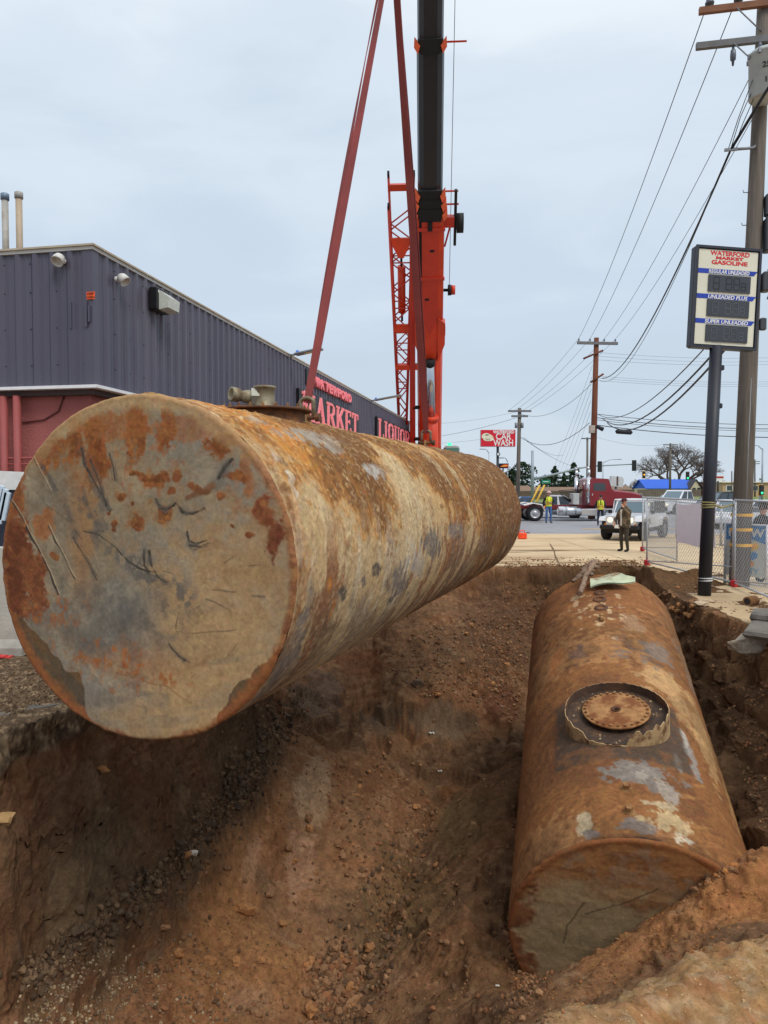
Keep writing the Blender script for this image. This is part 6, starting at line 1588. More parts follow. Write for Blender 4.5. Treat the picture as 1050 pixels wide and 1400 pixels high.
# ------------------------------------------------------------------ poles, wires, signs
wood = mat('weathered pole wood', lin(112, 104, 96), 0.9, 0, 0.28, 3.0, 0.6, 14, lin(80, 74, 68), stretch=(6, 6, 0.25))
wood_red = mat('creosoted pole wood', lin(112, 66, 48), 0.9, 0, 0.25, 3.0, 0.4, 14, lin(84, 52, 42), stretch=(6, 6, 0.25))
arm_brown = mat('brown crossarm', lin(132, 92, 70), 0.85, 0, 0.2, 4)
arm_grey = mat('grey crossarm', lin(112, 112, 114), 0.85, 0, 0.2, 4)
insul = mat('grey porcelain insulator', lin(92, 98, 110), 0.3)
hardware = mat('galvanised hardware', lin(128, 132, 138), 0.5, 0.5)
wire_m = mat('black cable', lin(34, 34, 40), 0.6)
alum = mat('weathered conductor', lin(96, 102, 112), 0.6)
b0 = Vector((7.60, 15.6, 0)); t0 = at(1049, -90, 15.9)
pole = thing('utility_pole', 'tall grey wooden utility pole with transformer behind the fuel price sign', 'utility pole', b0)
b = MB(); b.tube([b0 - Zup * 0.05, b0 + (t0 - b0) * 0.3, b0 + (t0 - b0) * 0.7, t0], [0.205, 0.185, 0.15, 0.13], 18); b.build('pole', wood, pole, True)
on_pole = lambda k: b0 + (t0 - b0) * k
kz = lambda py: next(k for k in np.linspace(0, 1, 800) if 665 - 1000 * ((on_pole(k).z - CAM_Z) / on_pole(k).y) < py)
armd = Vector((-0.98, 0.196, 0)).normalized(); armn = Vector((0.196, 0.98, 0)).normalized()
def crossarm(par, c, half, m, d, n, w=0.10, h=0.13, world=True):
    b = MB(); b.box(c, (half * 2, w, h), (d, n, Zup)); return b.build('crossarm', m, par, world)
c1 = on_pole(kz(28)) - armn * 0.17; c2 = on_pole(kz(74)) - armn * 0.17
crossarm(pole, c1, 1.33, arm_brown, armd, armn); crossarm(pole, c2, 1.36, arm_grey, armd, armn)
def insulator(par, p, r=0.055, h=0.16):
    b = MB(); b.ring(p, Zup, [(0.018, 0), (0.018, 0.05), (r, 0.05), (r * 1.05, 0.09), (r * 0.7, 0.10), (r * 0.85, 0.13), (r * 0.6, h), (0.001, h)], 12); b.build('insulator', insul, par, True); return p + Zup * h
ins1 = insulator(pole, c1 + armd * 1.12 + Zup * 0.065, 0.09, 0.2); ins2 = insulator(pole, c1 + armd * 0.55 + Zup * 0.065, 0.09, 0.2)
for c, o in ((c1, 0.6), (c2, 0.62)):
    b = MB(); b.tube([c + armd * o - Zup * 0.05 - armn * 0.06, c - Zup * 0.62 + armn * 0.05], 0.014, 6); b.build('arm_brace', hardware, pole, True)
q = c2 + armd * 0.62 - Zup * 0.06
b = MB(); b.ring(q, -Zup, [(0.02, 0), (0.03, 0.08), (0.05, 0.1), (0.06, 0.2), (0.055, 0.3), (0.03, 0.32), (0.02, 0.42), (0.001, 0.42)], 12); b.build('surge_arrester', insul, pole, True)
tc = on_pole(kz(132)) + armd * 0.04 - armn * 0.42
b = MB(); b.ring(tc - Zup * 0.45, Zup, [(0.001, 0.0), (0.27, 0.0), (0.30, 0.03), (0.31, 0.86), (0.33, 0.87), (0.33, 0.92), (0.26, 0.98), (0.001, 1.0)], 28)
tr = b.build('transformer', mat('grey transformer paint', lin(178, 186, 186), 0.5, 0.0, 0.12, 3), pole, True)
for k in range(8):
    a = 2 * PI * k / 8; p = tc + Zup * 0.42 + Vector((math.cos(a), math.sin(a), 0)) * 0.33; b = MB(); b.box(p, (0.05, 0.05, 0.09)); b.build('lid_clamp', hardware, tr, True)
b = MB(); b.ring(tc + Zup * 0.53 + armd * 0.1, Zup, [(0.04, 0), (0.05, 0.06), (0.03, 0.08), (0.05, 0.12), (0.02, 0.2), (0.001, 0.2)], 10); b.build('bushing', insul, tr, True)
vd = Vector((-tc.x, -tc.y, 0)).normalized(); vx = Vector((-vd.y, vd.x, 0))
lettering('25', 0.16, tc + vd * 0.317 + Zup * 0.12 + vx * 0.03, vx, Zup, wire_m, tr, 0.004, 0.004); lettering('14', 0.16, tc + vd * 0.317 - Zup * 0.18 + vx * 0.08, vx, Zup, wire_m, tr, 0.004, 0.004)
# standoff bracket with its bundle of cables, steps, boxes, yellow bands
so = on_pole(kz(216)); sp = so + armd * 0.62 - armn * 0.35 - Zup * 0.06
b = MB(); b.tube([so + Zup * 0.15, so - armn * 0.2 + armd * 0.15, sp], 0.03, 8); b.box(sp, (0.25, 0.06, 0.05), (armd, armn, Zup)); b.build('standoff_arm', hardware, pole, True)
for py, s_ in ((270, 1), (313, 1)):
    p = on_pole(kz(py)); b = MB(); b.tube([p, p + armd * 0.26 - armn * 0.05, p + armd * 0.27 - armn * 0.05 + Zup * 0.05], 0.010, 6); b.build('climbing_step', hardware, pole, True)
for py, sz, off in ((330, (0.14, 0.3, 0.7), 0.24), (392, (0.16, 0.25, 0.4), 0.24), (448, (0.13, 0.1, 0.26), 0.22), (290, (0.2, 0.2, 0.45), 0.26)):
    p = on_pole(kz(py)) - armd * off - armn * 0.1; b = MB(); b.box(p, sz, (armd, armn, Zup), bev=0.02); b.build('equipment_box', mat('dark equipment box', lin(70, 74, 80), 0.5), pole, True)
b = MB()
for i in range(4):
    p = on_pole(kz(300 + 25 * i)) - armd * 0.26 - armn * 0.12; b.tube([p, p - armd * 0.16 - Zup * 0.2, p - armd * 0.05 - Zup * 0.5, p + Zup * -0.62], 0.014, 6)
b.build('riser_cable', wire_m, pole, True)
yb = mat('yellow reflective band', lin(240, 178, 40), 0.5)
for py in (704, 725, 746):
    p = on_pole(kz(py)); b = MB(); b.ring(p - Zup * 0.03, Zup, [(0.222, 0), (0.222, 0.065)], 20); b.build('reflective_band', yb, pole, True)
b = MB(); p1, p2 = on_pole(kz(520)) - armn * 0.17 - armd * 0.02, on_pole(0.02) - armn * 0.2 - armd * 0.02
b.tube([p1, p2], 0.012, 6); b.build('ground_wire', hardware, pole, True)

def wire(p, q, sag, r, label, group=None, m=None, n=22):
    p, q = Vector(p), Vector(q); b = MB()
    b.tube([p + (q - p) * (i / n) - Zup * (sag * 4 * (i / n) * (1 - i / n)) for i in range(n + 1)], r, 5)
    return tag(b.build('power_line', m or wire_m), label, 'cable', group)
# the brown pole across the apron
mp_b, mp_t = on_z(809, 700, 0.0), None
mb = Vector((284 / 1000 * 48, 48, 0)); mt = at(815.5, 462, 48)
mpole = thing('utility_pole', 'reddish brown utility pole with one crossarm behind the red truck', 'utility pole', mb)
b = MB(); b.tube([mb, (mb + mt) / 2, mt], [0.24, 0.20, 0.16], 12); b.build('pole', wood_red, mpole, True)
mk = lambda py: at(811 + (815.5 - 806) * (560 - py) / 200, py, 48)
cm = mk(470); cmd = Vector((1, 0.1, 0)).normalized(); cmn = Vector((-0.1, 1, 0)).normalized()
crossarm(mpole, cm - cmn * 0.2, 1.36, arm_grey, cmd, cmn, 0.12, 0.18)
mins = [insulator(mpole, cm + cmd * x - cmn * 0.2 + Zup * 0.09, 0.06, 0.2) for x in (-1.25, -0.5, 0.45, 1.2)]
for py, x0, x1 in ((485, -0.9, 0.4), (517, -0.35, 0.5)):
    p = mk(py); b = MB(); b.tube([p + cmd * x0 - Zup * 0.3 - cmn * 0.2, p + cmd * x1 + Zup * 0.25 - cmn * 0.2], 0.07, 6); b.build('crossarm', wood_red, mpole, True)
b = MB(); p = mk(587); b.ring(p - Zup * 0.25, Zup, [(0.235, 0), (0.235, 0.5)], 12); b.build('pole_tag', mat('pale pole tag', lin(190, 180, 168), 0.7), mpole, True)
w1 = wire(ins1, mins[0], 0.5, 0.011, 'thin power line from the near crossarm tip to the brown pole'); wire(ins2, mins[1], 0.5, 0.011, 'thin power line just right of the first one')
ext = (ins1 - mins[0]) * 0.5
wire(ins1, ins1 + ext, 0.2, 0.011, 'power line leaving the top of the photo from the near crossarm tip', n=6); wire(ins2, ins2 + ext, 0.2, 0.011, 'power line leaving the top of the photo beside the pole', n=6)
wire(c1 - armd * 0.5 + Zup * 0.2, mins[2], 0.6, 0.010, 'power line from behind the transformer to the brown pole'); wire(c1 - armd * 1.1 + Zup * 0.2, mins[3], 0.6, 0.010, 'power line to the right end of the brown pole crossarm')
for w_ in (0.55, 0.35):
    pass
for dx, r, sg, lab in ((0, 0.024, 1.2, 'thick black cable bundle sagging from the near pole to the brown pole'),):
    wire(sp, mk(517) + cmd * 0.5, sg, r, lab)
wire(sp + Zup * 0.04, mk(520) + cmd * 0.3, 1.55, 0.010, 'thin cable hanging just below the thick bundle')
b = MB(); b.tube([sp, sp + Vector((0.35, -0.5, 0.75)), sp + Vector((0.8, -1.2, 1.7)), sp + Vector((1.3, -2.4, 2.9))], 0.03, 8); tag(b.build('power_line', wire_m), 'twisted black service cable rising past the transformer', 'cable')
for i, (dx, dz) in enumerate(((0.25, 1.2), (0.36, 1.25), (0.5, 1.0))):
    b = MB(); b.tube([sp + Vector((-0.05 + 0.05 * i, 0, 0.02)), sp + Vector((dx * 0.4, -0.1, dz * 0.5)), tc + Vector((-0.3 + 0.14 * i, -0.1, 0.1 * i - 0.1))], 0.009, 5)
    tag(b.build('power_line', wire_m), ['thin service wire from the standoff arm up to the transformer, leftmost', 'thin service wire from the standoff arm up to the transformer, middle', 'thin service wire from the standoff arm up to the transformer, rightmost'][i], 'cable')
comm = [on_pole(kz(py)) - armn * 0.22 for py in (412, 432, 446)]
for i, (py, r, sg) in enumerate(((566, 0.018, 1.1), (572, 0.028, 1.2), (578, 0.030, 1.2))):
    wire(comm[i] + armd * 0.1, mk(py) + cmd * (0.3 + 0.35 * i), sg, r, ['upper of the three black cables passing behind the price sign', 'middle of the three black cables passing behind the price sign', 'lowest of the three black cables passing behind the price sign'][i])
far_r = [(566, 1050, 579, 0.018), (571, 1050, 585, 0.022), (574, 1050, 588, 0.014), (581, 1050, 597, 0.026)]
for i, (y0, x1, y1, r) in enumerate(far_r):
    p = mk(y0) + cmd * 0.25; q = at(x1 + 60, y1 + 1, 44); wire(p, q, 0.25, r, ['topmost communication cable running right from the brown pole', 'second communication cable running right from the brown pole', 'third and thinnest communication cable running right from the brown pole', 'lowest communication cable running right from the brown pole'][i])
sc = at(853, 590, 47.5); b = MB(); b.tube([sc - Vector((0.55, 0, -0.03)), sc - Vector((0.45, 0, 0)), sc + Vector((0.45, 0, -0.06)), sc + Vector((0.55, 0, -0.04))], [0.05, 0.15, 0.15, 0.05], 10); tag(b.build('splice_case', wire_m), 'black splice case hanging on the lowest cable', 'splice case')
sc = at(820, 585, 47.5); b = MB(); b.tube([sc - Vector((0.25, 0, -0.1)), sc + Vector((0.22, 0, -0.1))], [0.10, 0.14], 10); tag(b.build('splice_case', wire_m), 'small black splice case close to the brown pole', 'splice case')
for i, (y0, y1) in enumerate(((482, 486), (487, 491), (492, 495), (514, 519), (517, 522), (520, 525))):
    wire(mk(y0) + cmd * 0.2, at(1110, y1, 60), 0.3, 0.008, 'faint wire running right from the upper part of the brown pole', 'faint wires from the brown pole', alum, 12)
# grey pole by the car wash sign and the far poles
def far_pole(px, ytop, ybase, Y, lean, label, arms, m=wood, r=0.15, lines=False, cap=False):
    zb = 0.0; base = Vector(((px - 525) / 1000 * Y, Y, 0)); top = at(px + lean, ytop, Y)
    o = thing('utility_pole', label, 'utility pole', base); b = MB(); b.tube([base, top], [r * 1.25, r], 8); b.build('pole', m, o, True)
    for py, half in arms:
        c = at(px + lean, py, Y - r * 1.2); crossarm(o, c, half, arm_grey, Vector((1, 0, 0)), Vector((0, 1, 0)), 0.12, 0.16)
    return o, top
p710, top710 = far_pole(707.5, 558, 690, 62, 3, 'grey utility pole beside the red car wash sign', ((562, 0.98), (569, 0.7)))
for dx in (-0.28, 0.25):
    b = MB(); c = at(710, 582, 61.8) + Vector((dx, 0, 0)); b.cyl(c - Zup * 0.2, c + Zup * 0.25, 0.11, 8); b.build('fuse_can', hardware, p710, True)
far_pole(803, 598, 680, 95, 0, 'short grey pole partly hidden by the brown pole', ((599.5, 0.75),), r=0.13)
far_pole(916, 606, 690, 120, 0.5, 'wooden pole standing in front of the blue roofed house', ((608, 1.15), (612, 0.7)), wood, 0.17)
far_pole(965, 618, 672, 160, 0, 'distant pole just left of the price sign post', ((619.5, 1.0), (624, 0.7)), wood, 0.14)
far_pole(1032, 628, 680, 150, 0, 'distant dark pole at the right edge of the photo', ((631, 1.0), (634, 1.0)), wood, 0.14)
far_pole(1000.5, 644, 685, 110, 0, 'thin leaning post behind the near utility pole', (), wood, 0.09)
top = at(710, 562, 62)
for i, dx in enumerate((-0.85, -0.3, 0.35, 0.85)):
    wire(mins[i], top + Vector((dx, 0, 0.1)), 0.35, 0.010, 'thin line from the brown pole crossarm to the grey pole', 'lines between the brown and grey poles', alum)
wire(mk(525) - cmd * 0.2, at(712, 566, 62), 0.9, 0.014, 'sagging cable from the brown pole to the grey pole'); wire(mk(578) - cmd * 0.2, at(712, 598, 62), 1.0, 0.02, 'low sagging cable between the brown pole and the grey pole')
for i, (x0, y0, x1, y1) in enumerate(((706, 571, 560, 601), (706, 563, 560, 580), (706, 592, 560, 606))):
    wire(at(x0, y0, 62), at(x1, y1, 70), 0.3, 0.014 if i == 0 else 0.008, ['dark wire running left from the grey pole over the hanging tank', 'faint upper wire running left from the grey pole', 'faint lower wire running left from the grey pole'][i])
for i, (x0, y0, x1, y1) in enumerate(((716, 598, 770, 622), (716, 600, 800, 640))):
    wire(at(x0, y0, 62), at(x1, y1, 110), 0.6, 0.016, ['far cable falling right from the grey pole, upper', 'far cable falling right from the grey pole, lower'][i])
for i in range(5):
    wire(mk(500 + 16 * i) - cmd * 0.2, at(735 + 8 * i, 690 - 6 * i, 110), 0.5, 0.009, 'thin far line falling left from the brown pole to the trees', 'far lines falling left from the brown pole', alum)
wire(at(817, 598, 95), at(905, 608, 120), 0.5, 0.014, 'far wire between the short pole and the house pole', None, alum); wire(at(920, 609, 120), at(965, 619, 160), 0.3, 0.012, 'far wire right of the house pole', None, alum)

# fuel price sign
ps_b = on_z(962, 816, 0.0); ps_t = at(979, 480, ps_b.y)
sx = Vector((0.985, 0.17, 0)).normalized(); sy = Vector((-0.17, 0.985, 0)).normalized()
sign = thing('price_sign', 'fuel price sign with three dark digit panels on a black post', 'sign', ps_b)
post_m = mat('black sign post', lin(40, 42, 52), 0.5, 0, 0.15, 2)
b = MB(); b.tube([ps_b - Zup * 0.3, ps_t + Zup * 0.1], [0.125, 0.115], 20); b.build('post', post_m, sign, True)
frs = mat('dark sign frame', lin(52, 54, 64), 0.4, 0.1, 0.1, 3)
Yp = ps_b.y - 0.05
TLp, TRp, BLp, BRp = at(952, 342, Yp - 0.02), at(1041, 334, Yp + 0.1), at(943, 478, Yp - 0.02), at(1034, 476, Yp + 0.1)
ey = ((TLp + TRp) / 2 - (BLp + BRp) / 2); Hs = ey.length; ey.normalize()
ex = ((TRp + BRp) / 2 - (TLp + BLp) / 2); ex = (ex - ey * ex.dot(ey)); Ws = ex.length; ex.normalize(); ez = ex.cross(ey)
ctr = (TLp + TRp + BLp + BRp) / 4; sfr = (ex, -ez, ey)
SP = lambda a, c_, o=0.0: ctr + ex * ((a - 0.5) * Ws) + ey * ((0.5 - c_) * Hs) + ez * o
b = MB(); b.box(ctr - ez * 0.10, (Ws, 0.18, Hs), sfr, bev=0.025); b.build('cabinet', frs, sign, True)
b = MB(); fw = 0.036
for a0, a1, c0, c1_ in ((0, 1, 0, fw * Ws / Hs), (0, 1, 1 - fw * Ws / Hs, 1), (0, fw, fw * Ws / Hs, 1 - fw * Ws / Hs), (1 - fw, 1, fw * Ws / Hs, 1 - fw * Ws / Hs)):
    b.box((SP(a0, c0, 0.012) + SP(a1, c1_, 0.012)) / 2, ((a1 - a0) * Ws, 0.04, (c1_ - c0) * Hs), sfr)
b.build('frame', frs, sign, True)
face_m = mat('cream sign face', lin(220, 218, 200), 0.4, 0, 0.05, 1.5)
b = MB(); b.box(SP(0.5, 0.5, 0.003), (Ws * 0.9, 0.006, Hs * 0.93), sfr); b.build('face', face_m, sign, True)
blue_m = mat('blue sign band', lin(38, 66, 170), 0.4); redl = mat('red sign lettering', lin(206, 40, 52), 0.45); whl = mat('white sign lettering', lin(226, 226, 222), 0.45)
dig = mat('dark digit panel', lin(62, 66, 74), 0.4, 0, 0.1, 4); seg = mat('unlit segment', lin(44, 46, 52), 0.35); segl = mat('pale unlit segment', lin(84, 88, 94), 0.35)
for txt, c_, sz, w in (('WATERFORD', 0.066, 0.118, 0.60), ('MARKET', 0.112, 0.075, 0.42), ('GASOLINE', 0.156, 0.104, 0.55)):
    lettering(txt, sz, SP(0.52, c_, 0.008), ex, ey, redl, sign, 0.004, 0.004, 0.0, Ws * w)
for txt, cb, w, p0 in (('REGULAR UNLEADED', 0.245, 0.62, 0.283), ('UNLEADED PLUS', 0.492, 0.60, 0.525), ('SUPER UNLEADED', 0.735, 0.66, 0.772)):
    b = MB(); q = [(-0.45 * Ws, -0.024 * Hs), (0.40 * Ws, -0.024 * Hs), (0.455 * Ws, 0.022 * Hs), (-0.45 * Ws, 0.022 * Hs)]
    b.prism(q, SP(0.5, cb, 0.007), ex, ey, ez, 0.004); b.build('band', blue_m, sign, True)
    lettering(txt, 0.10, SP(0.52, cb + 0.002, 0.013), ex, ey, whl, sign, 0.003, 0.0025, 0.15, Ws * w)
    b = MB(); b.box(SP(0.53, p0 + 0.08, 0.014), (Ws * 0.64, 0.03, Hs * 0.165), sfr); dp = b.build('digit_panel', dig, sign, True)
    for k, a in enumerate((0.33, 0.52, 0.64, 0.745)):
        b = MB(); small = k == 3; hw, hh = (0.032 if small else 0.042) * Ws, (0.036 if small else 0.058) * Hs; o_ = SP(a, p0 + (0.10 if small else 0.08), 0.031)
        for x, y, lx, ly in ((0, hh, hw * 2, 0.018), (0, 0, hw * 2, 0.018), (0, -hh, hw * 2, 0.018), (-hw, hh / 2, 0.018, hh * 0.9), (hw, hh / 2, 0.018, hh * 0.9), (-hw, -hh / 2, 0.018, hh * 0.9), (hw, -hh / 2, 0.018, hh * 0.9)):
            b.box(o_ + ex * x + ey * y, (lx * 0.86, 0.004, ly), sfr)
        b.build('digit', segl if p0 > 0.5 else seg, dp, True)
for py in (503, 555):
    p = at(976 + (503 - py) * 0.05 + 8, py, ps_b.y); b = MB(); b.box(p, (0.14, 0.12, 0.10), (sx, sy, Zup), bev=0.015); b.build('post_bracket', post_m, sign, True)
# the strap tied round the post, and the tie holding the fence
for py, m, lab in ((690, mat('yellow grey strap', lin(150, 140, 92), 0.8, 0, 0.25, 20), 'yellowish strap knotted round the sign post at the fence top'), (790, mat('white tie', lin(206, 206, 206), 0.7), 'white tie holding the fence to the foot of the sign post')):
    p = at(968 if py == 690 else 964.5, py, ps_b.y); o = thing('strap', lab, 'strap', p); b = MB()
    for i in range(3 if py == 690 else 2): b.ring(p + Zup * (0.045 * i - 0.05), (0.05 * (i - 1), 0.03, 1), [(0.124, -0.014), (0.138, 0), (0.124, 0.014)], 18)
    b.build('loop', m, o, True)
    q = at(1003, 690, 15.5) if py == 690 else at(975, 802, 15.6); b = MB(); b.tube([p + sx * 0.12, (p + q) / 2 - Zup * 0.06, q], 0.02 if py == 690 else 0.012, 6); b.build('tail', m, o, True)

# car wash sign
cw = at(681, 599, 72); CW = thing('car_wash_sign', 'red car wash sign with white lettering on a black post', 'sign', (cw.x, 72, 0))
TL, BR_ = at(657.5, 587.5, 72), at(705.5, 611, 72); W_, H_ = BR_.x - TL.x, TL.z - BR_.z; X1, ZZ = Vector((1, 0, 0)), Zup
b = MB(); b.box((cw.x, 72.2, cw.z), (W_, 0.4, H_), bev=0.05); b.build('cabinet', mat('pale sign edge', lin(186, 176, 178), 0.5), CW, True)
b = MB(); b.box((cw.x, 71.99, cw.z), (W_ * 0.975, 0.02, H_ * 0.95)); b.build('face', mat('red sign face', lin(206, 28, 46), 0.45), CW, True)
for txt, dy, sz, w, dx in (('WATERFORD', 0.36, 0.42, 0.60, 0.155), ('CAR', 0.10, 0.86, 0.44, 0.155), ('WASH', -0.27, 0.86, 0.56, 0.145)):
    lettering(txt, sz, Vector((cw.x + dx * W_, 71.975, cw.z + dy * H_)), X1, ZZ, whl, CW, 0.01, 0.016, 0, W_ * w)
carp = [(-.9, -.05), (-.88, .3), (-.6, .55), (-.1, .62), (.35, .45), (.8, .15), (.95, -.15), (.9, -.4), (.5, -.55), (-.2, -.55), (-.6, -.42), (-.7, -.2)]
b = MB(); b.prism([(x * W_ * 0.185, y * H_ * 0.40) for x, y in carp], Vector((cw.x - 0.30 * W_, 71.975, cw.z + 0.05 * H_)), X1, ZZ, Vector((0, -1, 0)), 0.02); pic = b.build('car_picture', mat('cream picture', lin(226, 220, 190), 0.5), CW, True)
b = MB(); b.prism([(-.5, .35), (-.05, .45), (.2, .3), (-.1, .18)] and [(x * W_ * 0.185, y * H_ * 0.40) for x, y in ((-.5, .32), (-.05, .46), (.25, .32), (-.1, .22))], Vector((cw.x - 0.30 * W_, 71.953, cw.z + 0.05 * H_)), X1, ZZ, Vector((0, -1, 0)), 0.01)
b.prism([(x * W_ * 0.185, y * H_ * 0.40) for x, y in ((-.25, -.3), (.45, -.33), (.45, -.42), (-.25, -.4))], Vector((cw.x - 0.30 * W_, 71.953, cw.z + 0.05 * H_)), X1, ZZ, Vector((0, -1, 0)), 0.01); b.build('picture_line', mat('picture print', lin(120, 126, 110), 0.5), pic, True)
b = MB(); b.cyl((cw.x, 72.2, 0), (cw.x, 72.2, cw.z - H_ / 2), 0.13, 12); b.build('post', post_m, CW, True)
c = at(681, 621, 71.9); b = MB(); b.ring(c, (0, -1, 0), [(0.001, 0.0), (0.2, 0.0), (0.2, 0.1), (0.001, 0.1)], 18); rd = b.build('clock', wire_m, CW, True)
b = MB(); b.ring(c + Vector((0, -0.101, 0)), (0, -1, 0), [(0.001, 0.005), (0.12, 0.005)], 14); b.build('clock_face', whl, rd, True)
c = at(688, 637, 74); o = thing('banner_sign', 'small black sign with red and yellow picture below the car wash sign', 'sign', (c.x, 74, 0))
b = MB(); b.box((c.x, 74, c.z), (1.05, 0.2, 0.5)); b.cyl((c.x, 74.1, 0), (c.x, 74.1, c.z), 0.07, 8); b.build('board', wire_m, o, True)
b = MB(); b.prism([(-0.35, -0.12), (0.48, -0.12), (0.48, 0.14), (0.1, 0.17), (-0.2, 0.06)], (c.x, 73.89, c.z), X1, ZZ, Vector((0, -1, 0)), 0.01); b.build('red_print', mat('red print', lin(220, 60, 36), 0.5), o, True)
b = MB(); b.prism([(-0.3, -0.10), (0.1, -0.05), (0.44, 0.02), (0.44, 0.07), (0.05, 0.08)], (c.x, 73.875, c.z), X1, ZZ, Vector((0, -1, 0)), 0.01); b.build('yellow_print', mat('yellow print', lin(246, 190, 60), 0.5), o, True)

# traffic signals and street lamps
steel = mat('galvanised pole', lin(150, 158, 168), 0.5, 0.3, 0.08, 1); sigb = mat('black signal body', lin(28, 30, 32), 0.5); amber_b = mat('signal yellow edge', lin(224, 166, 50), 0.5)
green_l = mat('green signal light', lin(40, 220, 140), 0.3, emit=(lin(40, 240, 150), 1.6)); amber_l = mat('amber signal light', lin(250, 170, 40), 0.3, emit=(lin(255, 170, 50), 1.2)); dark_l = mat('dark lens', lin(36, 26, 24), 0.3)
def signal(px, py, Y, k, lit, label, back=False, post=None, border=False):
    c = at(px, py, Y); s = Y / 110 * k; o = thing('traffic_signal', label, 'traffic light', c - Zup * 0.8 * s)
    b = MB(); b.box(c, (0.62 * s, 0.30, 1.62 * s), bev=0.03); b.build('housing', sigb, o, True)
    if border:
        b = MB(); b.box(c + Vector((0, 0.12, 0)), (0.78 * s, 0.05, 1.80 * s)); b.build('backplate', amber_b, o, True)
    if not back:
        for i in range(3):
            b = MB(); b.ring(c + Vector((0, -0.16, (0.46 - 0.46 * i) * s)), (0, -1, 0), [(0.001, 0.0), (0.17 * s, 0.0), (0.19 * s, -0.02)], 12)
            b.build('lens', (green_l if lit == 2 and i == 2 else amber_l if lit == 1 and i == 1 else dark_l), o, True)
    if post:
        b = MB(); b.cyl((c.x, c.y + 0.25, 0), (c.x, c.y + 0.25, c.z), 0.09, 8); b.build('post', steel, o, True)
    return o
Ys = 112
o = thing('signal_mast', 'pale steel mast with a long curved arm over the junction', 'mast', (at(728, 690, Ys).x, Ys, 0))
b = MB(); b.cyl((at(728, 690, Ys).x, Ys, 0), at(728, 616, Ys), 0.28, 12, 0.2); b.build('mast', steel, o, True)
b = MB(); b.tube([at(730, 655, Ys), at(760, 648, Ys), at(791, 640, Ys), at(815, 637, Ys), at(868, 634.5, Ys)], [0.2, 0.17, 0.14, 0.11, 0.08], 8); b.build('mast_arm', steel, o, True)
signal(820, 638, Ys - 0.4, 1, 0, 'traffic signal seen from the back, left one on the curved arm', True); signal(867, 636.5, Ys - 0.4, 1, 0, 'traffic signal seen from the back at the right end of the curved arm', True)
signal(880.5, 649, Ys + 30, 0.62, 1, 'traffic signal showing amber left of the bare tree', border=True); signal(940, 650.5, Ys + 10, 0.78, 2, 'traffic signal showing green in front of the bare tree')
signal(1041, 670, 70, 0.95, 2, 'traffic signal showing green at the right photo edge', post=True, border=True)
o = thing('street_sign', 'green street name plate hanging from the mast arm', 'sign', at(746, 659, Ys - 0.3))
b = MB(); b.box(at(746.5, 658.5, Ys - 0.3), (1.3, 0.04, 0.55)); b.build('plate', mat('green street plate', lin(26, 128, 104), 0.5), o, True)
b = MB(); b.box(at(746.5, 658.5, Ys - 0.34), (0.9, 0.01, 0.10)); b.build('lettering', whl, o, True)
def lamp(px, ytop, Y, dx, label, r=0.1):
    x = (px - 525) / 1000 * Y; t = at(px, ytop, Y); o = thing('street_lamp', label, 'street lamp', (x, Y, 0))
    b = MB(); b.tube([(x, Y, 0), (x, Y, t.z)], [r, r * 0.7], 8); b.build('post', steel, o, True)
    e = at(px + dx, ytop - 4, Y); b = MB(); b.tube([t - Zup * 0.1, (t + e) / 2 + Zup * 0.15, e], 0.05, 6); b.build('arm', steel, o, True)
    b = MB(); b.box(e + Vector((0.3 if dx > 0 else -0.3, 0, 0)), (0.7, 0.25, 0.12), bev=0.03); b.build('lamp_head', steel, o, True)
lamp(1041.5, 613, 90, -10, 'tall pale street lamp at the right edge of the photo', 0.13); lamp(694, 630, 80, -6, 'small curved street lamp below the car wash sign', 0.05); lamp(824, 632, Ys + 2, 20, 'curved street lamp arm over the junction', 0.08)
lamp(668, 618, 100, -6, 'faint street lamp behind the hanging tank', 0.06)
# ------------------------------------------------------------------ vehicles
glass_m = mat('dark vehicle glass', lin(52, 62, 70), 0.06, 0, 0.1, 1, spec=0.8); glass_b = mat('windscreen', lin(96, 118, 130), 0.06, 0, 0.1, 1, spec=0.8)
white_car = mat('white car paint', lin(222, 224, 228), 0.25, 0, 0.04, 1, coat=0.5); black_trim = mat('black trim', lin(28, 28, 30), 0.6); head_l = mat('headlight', lin(236, 228, 200), 0.1, emit=(lin(255, 240, 200), 0.9)); tail_l = mat('tail light', lin(190, 30, 30), 0.2)
chrome2 = mat('polished aluminium', lin(206, 208, 212), 0.14, 1.0, 0.04, 2); rim2 = mat('alloy rim', lin(150, 152, 156), 0.3, 0.6)
def place(o, X, Y, rz, z=0.014):
    o.location = (X, Y, z); o.rotation_euler = (0, 0, rz)
def wheel(par, x, y, r, w, rm=None, hub=True):
    b = MB(); b.ring((x - w / 2, y, r), (1, 0, 0), [(r * 0.6, 0.02), (r * 0.9, 0), (r, w * 0.2), (r, w * 0.8), (r * 0.9, w), (r * 0.6, w - 0.02)], 26, closed=True); t = b.build('tyre', tyre, par)
    b = MB(); b.ring((x - w / 2, y, r), (1, 0, 0), [(0.001, 0.06), (r * 0.22, 0.03), (r * 0.26, 0.07), (r * 0.55, 0.06), (r * 0.62, 0.02), (r * 0.62, w - 0.02), (r * 0.55, w - 0.06), (r * 0.26, w - 0.07), (r * 0.22, w - 0.03), (0.001, w - 0.06)], 20); b.build('rim', rm or rim2, t)
    return t
